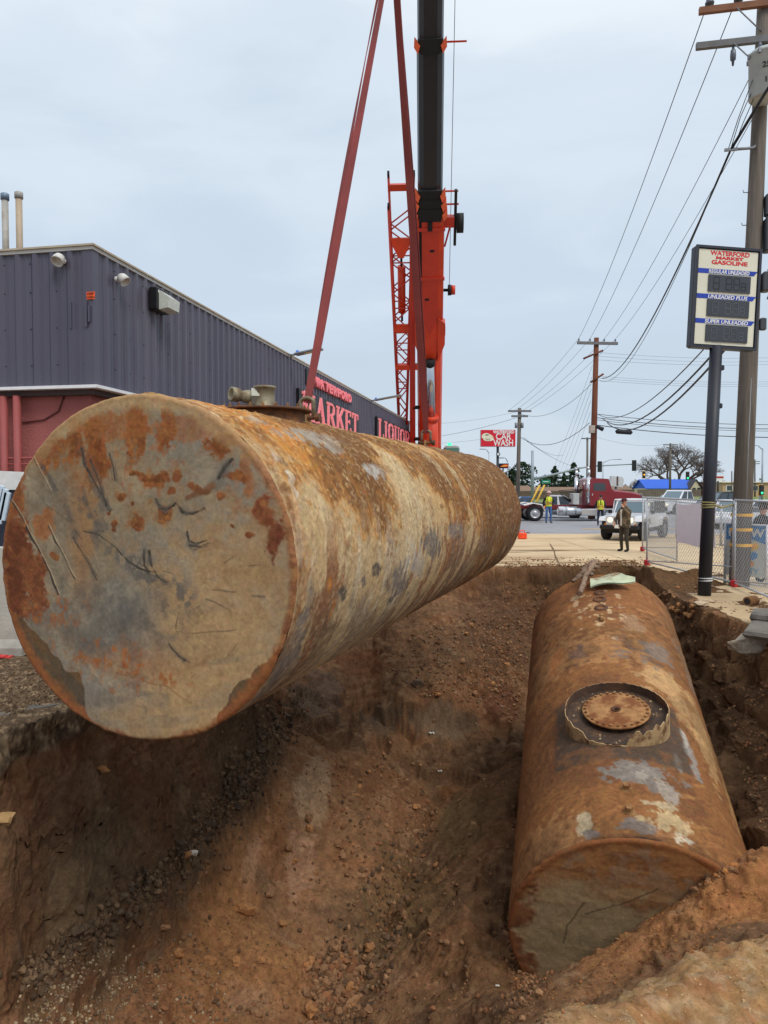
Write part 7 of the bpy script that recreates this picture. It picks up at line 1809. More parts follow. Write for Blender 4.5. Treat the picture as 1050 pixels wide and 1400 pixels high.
# generic car in local axes: +x right, +y forward, built around the origin
def car(label, paint, L, W, H, X, Y, rz, kind='sedan', group=None, name='parked_car', cat='car'):
    o = thing(name, label, cat, (0, 0, 0), 0, group); h2 = H * (0.52 if kind != 'truck' else 0.55); y = L / 2
    prof = [(-y, 0.32), (-y, h2 * 0.96), (-y * 0.7, h2), (y * 0.3, h2), (y * 0.9, h2 * 0.86), (y, h2 * 0.62), (y, 0.30), (y * 0.8, 0.24), (-y * 0.85, 0.24)]
    b = MB(); b.prism(prof, (-W / 2, 0, 0), (0, 1, 0), Zup, (1, 0, 0), W); b.build('body', paint, o)
    g = {'sedan': ((-y * 0.72, -y * 0.32, y * 0.08, y * 0.42)), 'suv': ((-y * 0.97, -y * 0.88, y * 0.10, y * 0.42)), 'truck': ((-y * 0.16, -y * 0.08, y * 0.22, y * 0.48))}[kind]
    y0, y1, y2, y3 = g; ins = 0.16
    vs = []
    for sx_ in (-1, 1): vs += [(sx_ * (W / 2 - 0.03), y0, h2 - 0.01), (sx_ * (W / 2 - ins), y1, H), (sx_ * (W / 2 - ins), y2, H), (sx_ * (W / 2 - 0.03), y3, h2 - 0.01)]
    b = MB(); b.add(vs, [(0, 1, 2, 3), (7, 6, 5, 4), (1, 5, 6, 2), (0, 4, 5, 1), (3, 2, 6, 7)]); cab = b.build('cabin', paint, o)
    def lerp(a, c_, t): return Vector(a) + (Vector(c_) - Vector(a)) * t
    def pane(a, c_, d_, e, out):
        q = [lerp(lerp(a, c_, u), lerp(d_, e, u), v) + Vector(out) for u, v in ((0.08, 0.14), (0.92, 0.14), (0.92, 0.88), (0.08, 0.88))]
        b = MB(); b.add(q, [(0, 1, 2, 3)]); b.add([p - Vector(out) * 0.9 for p in q], [(3, 2, 1, 0)]); b.build('window', glass_m if out[1] <= 0 else glass_b, cab)
    pane(vs[3], vs[7], vs[2], vs[6], (0, 0.012, 0.006)); pane(vs[0], vs[4], vs[1], vs[5], (0, -0.012, 0.006))
    for k, sx_ in ((0, -1), (4, 1)):
        ym = (y1 + y2) / 2; a, c_ = Vector(vs[k]), Vector(vs[k + 3]); t, u = Vector(vs[k + 1]), Vector(vs[k + 2])
        pane(a, lerp(a, c_, 0.5), t, lerp(t, u, 0.5), (sx_ * 0.014, 0, 0.002)); pane(lerp(a, c_, 0.5), c_, lerp(t, u, 0.5), u, (sx_ * 0.014, 0, 0.002))
    r = 0.33 if kind == 'sedan' else 0.38
    for sx_ in (-1, 1):
        for yy in (-y * 0.62, y * 0.64):
            b = MB(); b.ring((sx_ * (W / 2 - 0.10) - 0.12, yy, r), (1, 0, 0), [(0.001, 0), (r * 1.16, 0), (r * 1.16, 0.24 - 0.014), (0.001, 0.24 - 0.014)], 18); b.build('wheel_arch', black_trim, o)
            wheel(o, sx_ * (W / 2 - 0.09), yy, r, 0.22)
        b = MB(); b.box((sx_ * (W / 2 - 0.24), y - 0.02, h2 * 0.72), (0.36, 0.10, 0.16), bev=0.02); b.build('headlight', head_l, o)
        b = MB(); b.box((sx_ * (W / 2 - 0.20), -y + 0.02, h2 * 0.80), (0.26, 0.10, 0.18), bev=0.02); b.build('tail_light', tail_l, o)
    for s_ in (-1, 1): b = MB(); b.box((0, s_ * (y + 0.03), 0.44), (W * 0.96, 0.12, 0.24), bev=0.03); b.build('bumper', black_trim if kind != 'sedan' else paint, o)
    b = MB(); b.box((0, y + 0.002, h2 * 0.66), (W * 0.42, 0.03, 0.18)); b.build('grille', black_trim, o)
    if kind == 'truck':
        b = MB(); b.box((0, -y * 0.58, h2 + 0.012), (W - 0.24, L * 0.36, 0.02)); b.build('bed', black_trim, o)
    place(o, X, Y, rz); return o
# the white four wheel drive
def jeep():
    o = thing('off_road_car', 'white boxy off road car with black wheels facing the pit', 'car')
    b = MB(); b.prism([(-2.0, 0.55), (-2.0, 1.12), (0.75, 1.14), (0.85, 0.55)], (-0.78, 0, 0), (0, 1, 0), Zup, (1, 0, 0), 1.56); b.build('body', white_car, o)
    b = MB(); vs = [(-0.74, 0.8, 0.62), (0.74, 0.8, 0.62), (0.74, 0.8, 1.16), (-0.74, 0.8, 1.16), (-0.60, 2.0, 0.62), (0.60, 2.0, 0.62), (0.56, 1.98, 1.06), (-0.56, 1.98, 1.06)]
    b.add(vs, [(0, 1, 2, 3), (7, 6, 5, 4), (3, 2, 6, 7), (0, 3, 7, 4), (1, 5, 6, 2)]); b.build('bonnet', white_car, o)
    b = MB(); b.box((0, 2.02, 0.84), (1.24, 0.06, 0.46), bev=0.03); gr = b.build('grille', white_car, o)
    for k in range(7): b = MB(); b.box((-0.24 + 0.08 * k, 2.052, 0.86), (0.045, 0.01, 0.30)); b.build('grille_slot', black_trim, gr)
    for s in (-1, 1):
        b = MB(); b.ring((s * 0.43, 2.05, 0.90), (0, 1, 0), [(0.001, 0.03), (0.08, 0.02), (0.115, 0.0), (0.12, -0.03)], 16); b.build('headlight', head_l, o)
        b = MB(); b.prism([(0.72, 0.70), (0.85, 1.02), (1.15, 1.06), (1.95, 1.02), (2.05, 0.86), (2.0, 0.86), (1.85, 0.96), (1.15, 0.99), (0.95, 0.95)], (s * 0.76 - 0.16, 0, 0), (0, 1, 0), Zup, (1, 0, 0), 0.32); b.build('mudguard', white_car, o)
        b = MB(); b.prism([(-2.0, 0.60), (-1.95, 0.86), (-1.72, 1.02), (-1.10, 1.02), (-0.90, 0.86), (-0.85, 0.6), (-0.92, 0.62), (-1.0, 0.82), (-1.15, 0.94), (-1.68, 0.94), (-1.86, 0.8)], (s * 0.80 - 0.11, 0, 0), (0, 1, 0), Zup, (1, 0, 0), 0.22); b.build('mudguard', white_car, o)
        for y in (1.42, -1.42): wheel(o, s * 0.78, y, 0.42, 0.28, black_trim if y > 0 else rim2)
        b = MB(); b.prism([(-0.02, 1.14), (0.72, 1.14), (0.52, 1.72), (0.02, 1.72)], (s * 0.77 - 0.012, 0, 0), (0, 1, 0), Zup, (1, 0, 0), 0.024); d = b.build('door_frame', white_car, o)
        b = MB(); b.prism([(0.06, 1.2), (0.60, 1.2), (0.46, 1.66), (0.08, 1.66)], (s * 0.785 - 0.006, 0, 0), (0, 1, 0), Zup, (1, 0, 0), 0.012); b.build('window', glass_m, d)
        b = MB(); b.prism([(-1.92, 1.18), (-0.10, 1.18), (-0.10, 1.68), (-1.8, 1.68)], (s * 0.765 - 0.006, 0, 0), (0, 1, 0), Zup, (1, 0, 0), 0.012); b.build('soft_top_side', black_trim, o)
        b = MB(); b.box((s * 0.92, 0.62, 1.22), (0.16, 0.06, 0.16), bev=0.02); b.build('mirror', black_trim, o)
        b = MB(); b.cyl((s * 0.62, 2.04, 0.72), (s * 0.62, 2.06, 0.72), 0.05, 10); b.build('turn_light', mat('amber lens', lin(240, 150, 50), 0.3), o)
    b = MB(); vs = [(-0.72, 0.76, 1.16), (0.72, 0.76, 1.16), (0.64, 0.54, 1.72), (-0.64, 0.54, 1.72)]; b.add(vs + [Vector(v) - Vector((0, 0.04, 0)) for v in vs], [(0, 1, 2, 3), (7, 6, 5, 4), (0, 4, 5, 1), (1, 5, 6, 2), (2, 6, 7, 3), (3, 7, 4, 0)]); wf = b.build('windscreen_frame', white_car, o)
    b = MB(); b.add([Vector(v) * 1.0 + Vector((-0.07 if v[0] > 0 else 0.07, 0.006 + (0.0 if v[2] < 1.3 else 0.02), 0.05 if v[2] < 1.3 else -0.05)) for v in vs], [(0, 1, 2, 3)]); b.build('windscreen', glass_b, wf)
    b = MB(); b.box((0, -0.62, 1.75), (1.50, 2.4, 0.07), bev=0.02); b.build('roof', white_car, o)
    b = MB(); b.box((0, 2.16, 0.60), (1.62, 0.22, 0.20), bev=0.04); b.build('bumper', black_trim, o)
    b = MB(); b.box((0, 2.282, 0.64), (0.32, 0.01, 0.15)); b.build('number_plate', whl, o)
    b = MB(); b.box((0, 0.2, 0.45), (1.3, 3.6, 0.22)); b.build('chassis', black_trim, o)
    place(o, 10.32, 30.0, PI - R(36)); o.scale = (0.93, 0.93, 0.91); return o
jeep()
# the red semi tractor, side on, nose to the right
truck_red = mat('dark red truck paint', lin(124, 24, 36), 0.28, 0, 0.06, 0.6, coat=0.5)
o = thing('truck_tractor', 'dark red long nosed semi truck with chrome stacks parked across the road', 'truck')
tx0 = lambda px: (px - 747) / 1000 * 46       # local forward coordinate along the truck for a photo column
b = MB(); b.prism([(tx0(800), 1.02), (tx0(800), 2.72), (tx0(803), 2.84), (tx0(825), 2.78), (tx0(829), 2.1), (tx0(832), 2.02), (tx0(833), 1.02)], (-1.05, 0, 0), (0, 1, 0), Zup, (1, 0, 0), 2.1); cab_ = b.build('cab', truck_red, o)
for s in (-1, 1):
    b = MB(); b.prism([(tx0(804.5), 1.98), (tx0(821.5), 1.98), (tx0(820), 2.5), (tx0(804.5), 2.5)], (s * 1.055 - 0.006, 0, 0), (0, 1, 0), Zup, (1, 0, 0), 0.012); b.build('side_window', glass_m, cab_)
    b = MB(); b.box((s * 1.06, tx0(803), 1.75), (0.03, 0.05, 0.16)); b.build('door_handle', chrome2, cab_)
    b = MB(); b.box((s * 1.058, tx0(812.5), 1.55), (0.012, tx0(822) - tx0(803), 0.9)); b.build('door', truck_red, cab_)
b = MB(); b.add([(-0.95, tx0(826.6), 2.7), (0.95, tx0(826.6), 2.7), (0.95, tx0(830.3), 2.1), (-0.95, tx0(830.3), 2.1)], [(0, 1, 2, 3)]); b.build('windscreen', glass_b, cab_)
b = MB(); vs = []
for y, w, z0, z1 in ((tx0(832.5), 1.0, 1.0, 2.08), (tx0(860), 0.86, 1.0, 1.94), (tx0(872), 0.72, 0.9, 1.80), (tx0(874), 0.66, 0.9, 1.6)): vs += [(-w, y, z0), (w, y, z0), (w, y, z1 - 0.12), (w * 0.8, y, z1), (-w * 0.8, y, z1), (-w, y, z1 - 0.12)]
b.add(vs, [(0, 1, 2, 3, 4, 5), tuple(range(23, 17, -1))] + [(k * 6 + i, k * 6 + (i + 1) % 6, k * 6 + 6 + (i + 1) % 6, k * 6 + 6 + i) for k in range(3) for i in range(6)]); b.build('bonnet', truck_red, o)
for s in (-1, 1): b = MB(); b.prism([(tx0(845), 0.75), (tx0(850), 1.2), (tx0(858), 1.35), (tx0(872), 1.25), (tx0(878), 0.9), (tx0(872), 0.95), (tx0(850), 0.95)], (s * 0.98 - 0.22, 0, 0), (0, 1, 0), Zup, (1, 0, 0), 0.44); b.build('mudguard', truck_red, o)
b = MB(); b.box((0, tx0(875), 1.3), (1.2, 0.06, 1.0), bev=0.02); b.build('radiator', chrome2, o)
b = MB(); b.box((0, tx0(879), 0.62), (2.3, 0.2, 0.4), bev=0.05); b.build('bumper', chrome2, o)
for k, px in ((0, 794.5), (1, 799.5)):
    s = -1 if k == 0 else 1
    b = MB(); y = tx0(px); b.cyl((s * 0.85, y, 1.2), (s * 0.85, y, 2.9), 0.125, 14); b.cyl((s * 0.85, y, 2.9), (s * 0.85, y, 3.4), 0.085, 12); b.tube([(s * 0.85, y, 3.38), (s * 0.85, y - 0.03, 3.48), (s * 0.85, y - 0.12, 3.56)], 0.085, 12); b.build('exhaust_stack', chrome2, o)
b = MB(); b.box((0, tx0(790), 0.92), (0.9, tx0(874) - tx0(706), 0.24)); b.build('frame_rail', mat('dark red frame', lin(112, 30, 36), 0.6), o)
for s in (-1, 1):
    b = MB(); b.tube([(s * 0.92, tx0(757), 0.66), (s * 0.92, tx0(758), 0.66), (s * 0.92, tx0(787.5), 0.66), (s * 0.92, tx0(788.5), 0.66)], [0.22, 0.31, 0.31, 0.22], 18); ft = b.build('fuel_tank', chrome2, o)
    for px in (766, 779): b = MB(); b.ring((s * 0.92, tx0(px), 0.66), (0, 1, 0), [(0.318, 0), (0.318, 0.07)], 18); b.build('tank_strap', hardware, ft)
    b = MB(); b.box((s * 0.98, tx0(804), 0.58), (0.44, tx0(822) - tx0(788), 0.46), bev=0.04); b.build('step_box', chrome2, o)
    b = MB(); b.prism([(tx0(710), 1.02), (tx0(722), 1.16), (tx0(733), 1.05), (tx0(738), 0.62), (tx0(739.5), 0.62), (tx0(735), 1.12), (tx0(722), 1.22), (tx0(709), 1.08)], (s * 0.98 - 0.3, 0, 0), (0, 1, 0), Zup, (1, 0, 0), 0.6); b.build('mudguard', whl, o)
    for y in (tx0(725), tx0(696)): wheel(o, s * 0.95, y, 0.52, 0.55, rim_m)
    wheel(o, s * 0.98, tx0(861), 0.52, 0.3, rim_m)
b = MB(); b.box((0, tx0(745), 1.1), (0.95, 0.9, 0.1), bev=0.03); b.cyl((0, tx0(733), 1.04), (0, tx0(733), 1.2), 0.45, 18); b.build('fifth_wheel', black_trim, o)
b = MB(); b.box((0.3, tx0(783.5), 1.45), (0.8, 0.4, 0.75), bev=0.03); b.build('toolbox', mat('grey crate', lin(180, 182, 180), 0.6), o)
b = MB()
for k in range(5): b.tube([(0.25 - 0.12 * k, tx0(796), 2.1 - 0.05 * k), (0.3 - 0.1 * k, tx0(762 + 3 * k), 2.0 - 0.12 * k), (0.3, tx0(768 + 2 * k), 1.5), (0.2, tx0(784 + k), 1.1)], 0.025, 5)
b.build('air_hose', wire_m, o)
for sz, px, py in (((0.05, 0.1, 0.1), 741, 694), ((0.05, 0.1, 0.1), 738, 697)):
    b = MB(); b.box((1.04, tx0(px), 0.95), sz); b.build('marker_light', mat('amber marker', lin(240, 140, 40), 0.4), o)
place(o, (747 - 525) / 1000 * 46, 46, -PI / 2 + R(3)); o.scale = (1, 1, 0.935)
# other vehicles and trailers across the road
p = at(842, 664, 50); o = thing('message_board', 'grey boxy panel raised above the bonnet of the red truck', 'panel', (p.x, 50, 0))
b = MB(); b.prism([(-0.5, 2.05), (0.42, 1.95), (0.48, 2.5), (0.36, 2.66), (-0.36, 2.72)], (p.x, 49.8, 0.14), X1, Zup, Vector((0, 1, 0)), 0.4); b.build('panel', mat('grey panel', lin(204, 206, 204), 0.5, 0, 0.06, 2), o, True)
b = MB(); b.box((p.x + 0.04, 49.785, 2.52), (0.10, 0.03, 1.05 * 0.6)); b.build('centre_rib', mat('brown rib', lin(96, 72, 60), 0.6), o, True)
b = MB(); b.cyl((p.x, 50, 0), (p.x, 50, 2.2), 0.08, 8); b.box((p.x, 50, 0.45), (0.9, 1.6, 0.2)); b.build('mast', hardware, o, True)
car('white car standing behind the rear of the red truck', white_car, 4.5, 1.8, 1.55, at(756, 700, 50).x, 50.0, R(80), 'sedan')
car('blue pickup truck at the rear of the red truck', mat('blue car paint', lin(46, 92, 156), 0.3, coat=0.5), 5.2, 1.9, 1.35, at(722, 700, 56).x, 56, R(85), 'truck')
b = MB()
for k in (0, 0.35): b.tube([at(720, 700, 53) + Vector((k, 0, 0)), at(738, 663, 53) + Vector((k, 0, 0))], 0.07, 6)
tag(b.build('barrier_rail', mat('yellow rail', lin(232, 190, 70), 0.5)), 'pair of slanted yellow rails behind the truck tail', 'rails')
car('white pickup truck behind the fence right of the off road car', white_car, 5.4, 1.95, 1.85, at(930, 706, 58).x, 58, R(120), 'truck', name='pickup_truck', cat='pickup')
car('black pickup truck right of the price sign post', mat('black car paint', lin(30, 31, 35), 0.25, coat=0.5), 5.2, 1.95, 1.8, at(986, 706, 46).x, 46, R(105), 'truck', name='pickup_truck', cat='pickup')
car('white sedan partly hidden by the near utility pole', white_car, 4.6, 1.8, 1.45, at(1004, 712, 38).x, 38, R(140), 'sedan')
car('white sedan just right of the near utility pole', white_car, 4.7, 1.85, 1.45, at(1034, 708, 37).x, 37.5, R(95), 'sedan')
car('silver car on the far side of the road left of the price sign post', mat('silver car paint', lin(170, 176, 182), 0.3, 0.3), 4.5, 1.8, 1.45, at(912, 700, 60).x, 60, R(85), 'sedan')
# ------------------------------------------------------------------ people
skin_m = mat('skin', lin(196, 146, 120), 0.6); 
def body_mesh(J, Rd, E):
    """one continuous skinned figure from joints"""
    me = bpy.data.meshes.new('person_body'); names = list(J)
    me.from_pydata([J[n] for n in names], [(names.index(a), names.index(b_)) for a, b_ in E], [])
    o = bpy.data.objects.new('person_tmp', me); C.objects.link(o)
    md = o.modifiers.new('skin', 'SKIN'); sv = me.skin_vertices[0].data
    for i, n in enumerate(names): sv[i].radius = Rd[n] if isinstance(Rd[n], tuple) else (Rd[n], Rd[n]); sv[i].use_root = n == 'pelvis'
    md.branch_smoothing = 0.6
    s = o.modifiers.new('sub', 'SUBSURF'); s.levels = 2; s.render_levels = 2
    dg = bpy.context.evaluated_depsgraph_get(); dg.update()
    m2 = bpy.data.meshes.new_from_object(o.evaluated_get(dg)); bpy.data.objects.remove(o)
    return m2
def person(label, X, Y, face, H, top, trousers, shoes, hat, pose, vest=None, jacket=None, skin=skin_m, hatkind='cap', hair=None, z=0.02):
    o = thing('person', label, 'person', (X, Y, z), face); k = H / 1.75
    J = {'pelvis': (0, 0, 0.95), 'waist': (0, 0.0, 1.10), 'chest': (0, -0.01, 1.30), 'neck': (0, -0.01, 1.47), 'head0': (0, 0.01, 1.55), 'head': (0, 0.025, 1.64), 'crown': (0, 0.015, 1.705)}
    Rd = {'pelvis': (0.155, 0.115), 'waist': (0.15, 0.115), 'chest': (0.175, 0.125), 'neck': 0.065, 'head0': (0.07, 0.08), 'head': (0.082, 0.098), 'crown': (0.062, 0.072)}
    E = [('pelvis', 'waist'), ('waist', 'chest'), ('chest', 'neck'), ('neck', 'head0'), ('head0', 'head'), ('head', 'crown')]
    for s, sd in ((-1, 'l'), (1, 'r')):
        p = pose[sd]
        for n, c, r in (('hip', (s * 0.10, 0, 0.90), 0.10), ('knee', p.get('knee', (s * 0.12, 0.03, 0.50)), 0.068), ('ankle', p.get('ankle', (s * 0.13, -0.02, 0.10)), 0.05), ('heel', p.get('heel', (s * 0.13, -0.03, 0.045)), 0.045), ('toe', p.get('toe', (s * 0.16, 0.15, 0.035)), 0.036),
                        ('sh', (s * 0.19, -0.01, 1.40), 0.075), ('elbow', p.get('elbow', (s * 0.27, -0.04, 1.13)), 0.056), ('wrist', p.get('wrist', (s * 0.28, 0.06, 0.90)), 0.040), ('palm', p.get('palm', (s * 0.28, 0.09, 0.82)), (0.036, 0.026))):
            J[n + sd] = c; Rd[n + sd] = r
        E += [('pelvis', 'hip' + sd), ('hip' + sd, 'knee' + sd), ('knee' + sd, 'ankle' + sd), ('ankle' + sd, 'heel' + sd), ('heel' + sd, 'toe' + sd), ('chest', 'sh' + sd), ('sh' + sd, 'elbow' + sd), ('elbow' + sd, 'wrist' + sd), ('wrist' + sd, 'palm' + sd)]
        pw, pp = Vector(J['wrist' + sd]), Vector(J['palm' + sd]); d = (pp - pw).normalized(); side = Vector((s, 0, 0)); side = (side - d * side.dot(d)).normalized(); crs = d.cross(side)
        for f in range(4):
            b0_ = pp + crs * (0.024 * (f - 1.5)) + d * 0.02; ln = (0.055, 0.068, 0.072, 0.058)[f]
            n1, n2 = f'f{f}a' + sd, f'f{f}b' + sd
            J[n1] = tuple(b0_ + d * ln * 0.55); J[n2] = tuple(b0_ + d * ln * 0.95 - side * 0.02); Rd[n1] = 0.0095; Rd[n2] = 0.008
            E += [('palm' + sd, n1), (n1, n2)]
        J['th' + sd] = tuple(pp - d * 0.0 + crs * 0.05 - side * 0.015); Rd['th' + sd] = 0.011; E.append(('palm' + sd, 'th' + sd))
    for n in J: J[n] = tuple(Vector(J[n]) * k)
    me = body_mesh(J, {n: (tuple(v * k for v in r) if isinstance(r, tuple) else r * k) for n, r in Rd.items()}, E)
    for mm in (top, trousers, skin, shoes): me.materials.append(mm)
    hands = [(Vector(J['wrist' + s]), Vector(J['palm' + s])) for s in 'lr']
    for f in me.polygons:
        c = f.center; i = 0
        if c.z < 0.095 * k: i = 3
        elif c.z < 0.97 * k: i = 1
        if c.z > 1.475 * k and abs(c.x) < 0.13 * k: i = 2
        for w_, p_ in hands:
            d = (p_ - w_).normalized(); t = (c - w_).dot(d)
            if t > -0.005 and ((c - w_) - d * t).length < 0.075 * k and t < 0.22: i = 2
            elif c.z < 0.97 * k and -0.35 * k < t <= -0.005 and ((c - w_) - d * t).length < 0.065 * k and abs(c.x) > 0.19 * k: i = 0
        f.material_index = i; f.use_smooth = True
    body = link('body', me, None, o)
    # face
    hc = Vector(J['head']); 
    b = MB(); b.add([hc + Vector(v) * k for v in ((-0.014, 0.088, 0.0), (0.014, 0.088, 0.0), (0.0, 0.118, -0.012), (0.0, 0.09, 0.03), (0, 0.09, -0.02))], [(0, 2, 3), (2, 1, 3), (0, 4, 2), (4, 1, 2)]); b.build('nose', skin, o)
    for s in (-1, 1):
        b = MB(); b.sphere(hc + Vector((s * 0.032, 0.088, 0.016)) * k, 0.010 * k, 8, 6); b.build('eye', black_trim, o)
        b = MB(); b.sphere(hc + Vector((s * 0.083, 0.0, 0.0)) * k, 0.026 * k, 8, 6, (0.4, 0.7, 1.2)); b.build('ear', skin, o)
    b = MB(); b.box(hc + Vector((0, 0.090, -0.048)) * k, (0.042 * k, 0.012 * k, 0.008 * k)); b.build('mouth', mat('lips', lin(150, 92, 84), 0.6), o)
    if hair is not None:
        b = MB(); b.sphere(hc + Vector((0, -0.012, 0.012)) * k, 0.1 * k, 14, 10, (0.93, 1.06, 1.05)); b.build('hair', hair, o)
    if hatkind in ('cap', 'helmet'):
        r = 0.104 if hatkind == 'cap' else 0.125; c = hc + Vector((0, 0.0, 0.042)) * k; n = 18; vs = []; fs = []
        for i in range(7):
            a = PI / 2 * i / 6
            for j in range(n):
                q = 2 * PI * j / n; vs.append(c + Vector((math.cos(q) * math.cos(a) * r * 0.92, math.sin(q) * math.cos(a) * r * 1.08, math.sin(a) * r * 0.85)) * k)
        for i in range(6):
            for j in range(n): fs.append((i * n + j, i * n + (j + 1) % n, i * n + n + (j + 1) % n, i * n + n + j))
        b = MB(); b.add(vs, fs, True)
        brim = [(-0.085, 0.06), (0.085, 0.06), (0.08, 0.15), (0.045, 0.185), (-0.045, 0.185), (-0.08, 0.15)] if hatkind == 'cap' else [(math.cos(2 * PI * q / 16) * 0.145, 0.01 + math.sin(2 * PI * q / 16) * 0.165) for q in range(16)]
        b.prism([(x * k, y * k) for x, y in brim], c - Zup * 0.006 * k, (1, 0, 0), (0, 1, -0.12), Zup, 0.010 * k); b.build('hat', hat, o)
    if jacket is not None:
        n = 22; vs = []; rows = ((0.80, 0.205, 0.160), (0.90, 0.212, 0.168), (1.05, 0.205, 0.165), (1.25, 0.222, 0.170), (1.38, 0.215, 0.150), (1.46, 0.13, 0.115), (1.50, 0.085, 0.09))
        for ri, (z_, rx_, ry_) in enumerate(rows):
            for j in range(n):
                q = 2 * PI * j / n; f_ = 1 + 0.035 * math.sin(j * 2.3 + ri * 1.9); vs.append(Vector((math.cos(q) * rx_ * f_, math.sin(q) * ry_ * f_ - 0.005, z_ + 0.008 * math.sin(j * 1.3))) * k)
        fs = [(i * n + j, i * n + (j + 1) % n, i * n + n + (j + 1) % n, i * n + n + j) for i in range(6) for j in range(n) if j != 5]
        b = MB(); b.add(vs, fs, True); b.build('jacket', jacket, o)
        b = MB(); b.prism([(-0.03, 0.86), (0.03, 0.86), (0.035, 1.40), (-0.035, 1.40)], Vector((0, 0.135, 0)), (k, 0, 0), (0, 0, k), (0, 1, 0), 0.02); b.build('shirt', whl, o)
    if vest is not None:
        n = 22; vs = []; rows = ((0.93, 0.178, 0.140), (1.10, 0.178, 0.142), (1.28, 0.205, 0.155), (1.40, 0.205, 0.135), (1.455, 0.12, 0.10))
        for z_, rx_, ry_ in rows:
            for j in range(n):
                q = 2 * PI * j / n; vs.append(Vector((math.cos(q) * rx_, math.sin(q) * ry_ - 0.005, z_)) * k)
        fs = [(i * n + j, i * n + (j + 1) % n, i * n + n + (j + 1) % n, i * n + n + j) for i in range(4) for j in range(n) if not (i >= 2 and abs(math.cos(2 * PI * (j + 0.5) / n)) > 0.90)]
        fs = [f for f in fs if not (f[0] % n == 5 and f[0] // n >= 1 and vest == 'open')]
        b = MB(); b.add(vs, fs, True); v_ = b.build('safety_vest', lime, o)
        b = MB()
        for z_, rx_, ry_ in ((1.03, 0.181, 0.145), (1.14, 0.187, 0.147)): b.ring(Vector((0, -0.005, z_)) * k, Zup, [(rx_ * 1.01 * k, -0.03 * k), (rx_ * 1.01 * k, 0.03 * k)], n)
        for v in b.v: v.y *= 0.79
        b.build('reflective_band', stripe, v_)
        b = MB()
        for s in (-1, 1): b.tube([Vector((s * 0.09, 0.137, 1.05)) * k, Vector((s * 0.10, 0.150, 1.28)) * k, Vector((s * 0.10, 0.125, 1.40)) * k, Vector((s * 0.095, 0.03, 1.475)) * k], 0.022 * k, 6)
        b.build('reflective_strap', stripe, v_)
    return o
lime = mat('lime safety vest', lin(204, 232, 40), 0.6); stripe = mat('orange and silver band', lin(226, 176, 96), 0.4)
denim = mat('blue jeans', lin(72, 106, 156), 0.9, 0, 0.15, 8); navy = mat('dark navy cloth', lin(34, 40, 58), 0.9, 0, 0.15, 8); blackc = mat('black cloth', lin(26, 26, 30), 0.9, 0, 0.15, 8)
boots = mat('brown boots', lin(70, 66, 76), 0.8); camo = mat('camouflage jacket', lin(122, 104, 84), 0.9, 0, 0.25, 14, 0, 60, lin(72, 62, 48), c2lo=0.46, c2hi=0.54); olive_t = mat('dark olive trousers', lin(66, 60, 50), 0.9, 0, 0.15, 8)
hat_pink = mat('faded helmet', lin(206, 176, 176), 0.5); hat_dark = mat('dark cap', lin(36, 34, 40), 0.8); hat_maroon = mat('dark maroon cap', lin(70, 36, 36), 0.8)
neutral = {'l': {}, 'r': {}}
person('worker in lime vest and blue jeans standing by the red truck', at(750, 700, 42.5).x, 42.5, PI + R(8), 1.84, blackc, denim, boots, hat_pink, {'l': {'elbow': (-0.29, -0.02, 1.14), 'wrist': (-0.10, 0.17, 1.13), 'palm': (-0.02, 0.19, 1.15)}, 'r': {'elbow': (0.28, -0.06, 1.13), 'wrist': (0.31, 0.02, 0.90)}}, True, hatkind='helmet')
person('worker in dark clothes and lime vest beside the bonnet of the red truck', at(821, 700, 39.6).x, 39.6, PI - R(12), 1.66, navy, navy, boots, hat_dark, {'l': {'elbow': (-0.27, -0.08, 1.14), 'wrist': (-0.22, 0.08, 0.98), 'palm': (-0.17, 0.13, 0.95)}, 'r': {'elbow': (0.27, -0.08, 1.14), 'wrist': (0.22, 0.08, 0.98), 'palm': (0.17, 0.13, 0.95)}}, 'open')
person('man in camouflage jacket and cap raising a hand to his face', at(854, 700, 23.9).x, 23.9, PI - R(62), 1.73, camo, olive_t, blackc, hat_maroon, {'l': {'elbow': (-0.33, 0.10, 1.22), 'wrist': (-0.15, 0.20, 1.46), 'palm': (-0.08, 0.19, 1.53)}, 'r': {'elbow': (0.28, 0.04, 1.14), 'wrist': (0.24, 0.20, 0.96), 'palm': (0.22, 0.26, 0.90)}}, None, camo)
person('man in black clothes with dark hair behind the banner at the right edge', at(1043, 700, 16.4).x, 16.4, PI + R(30), 1.78, blackc, blackc, blackc, hat_dark, neutral, hatkind='none', z=0.02, hair=mat('dark hair', lin(30, 24, 22), 0.7))

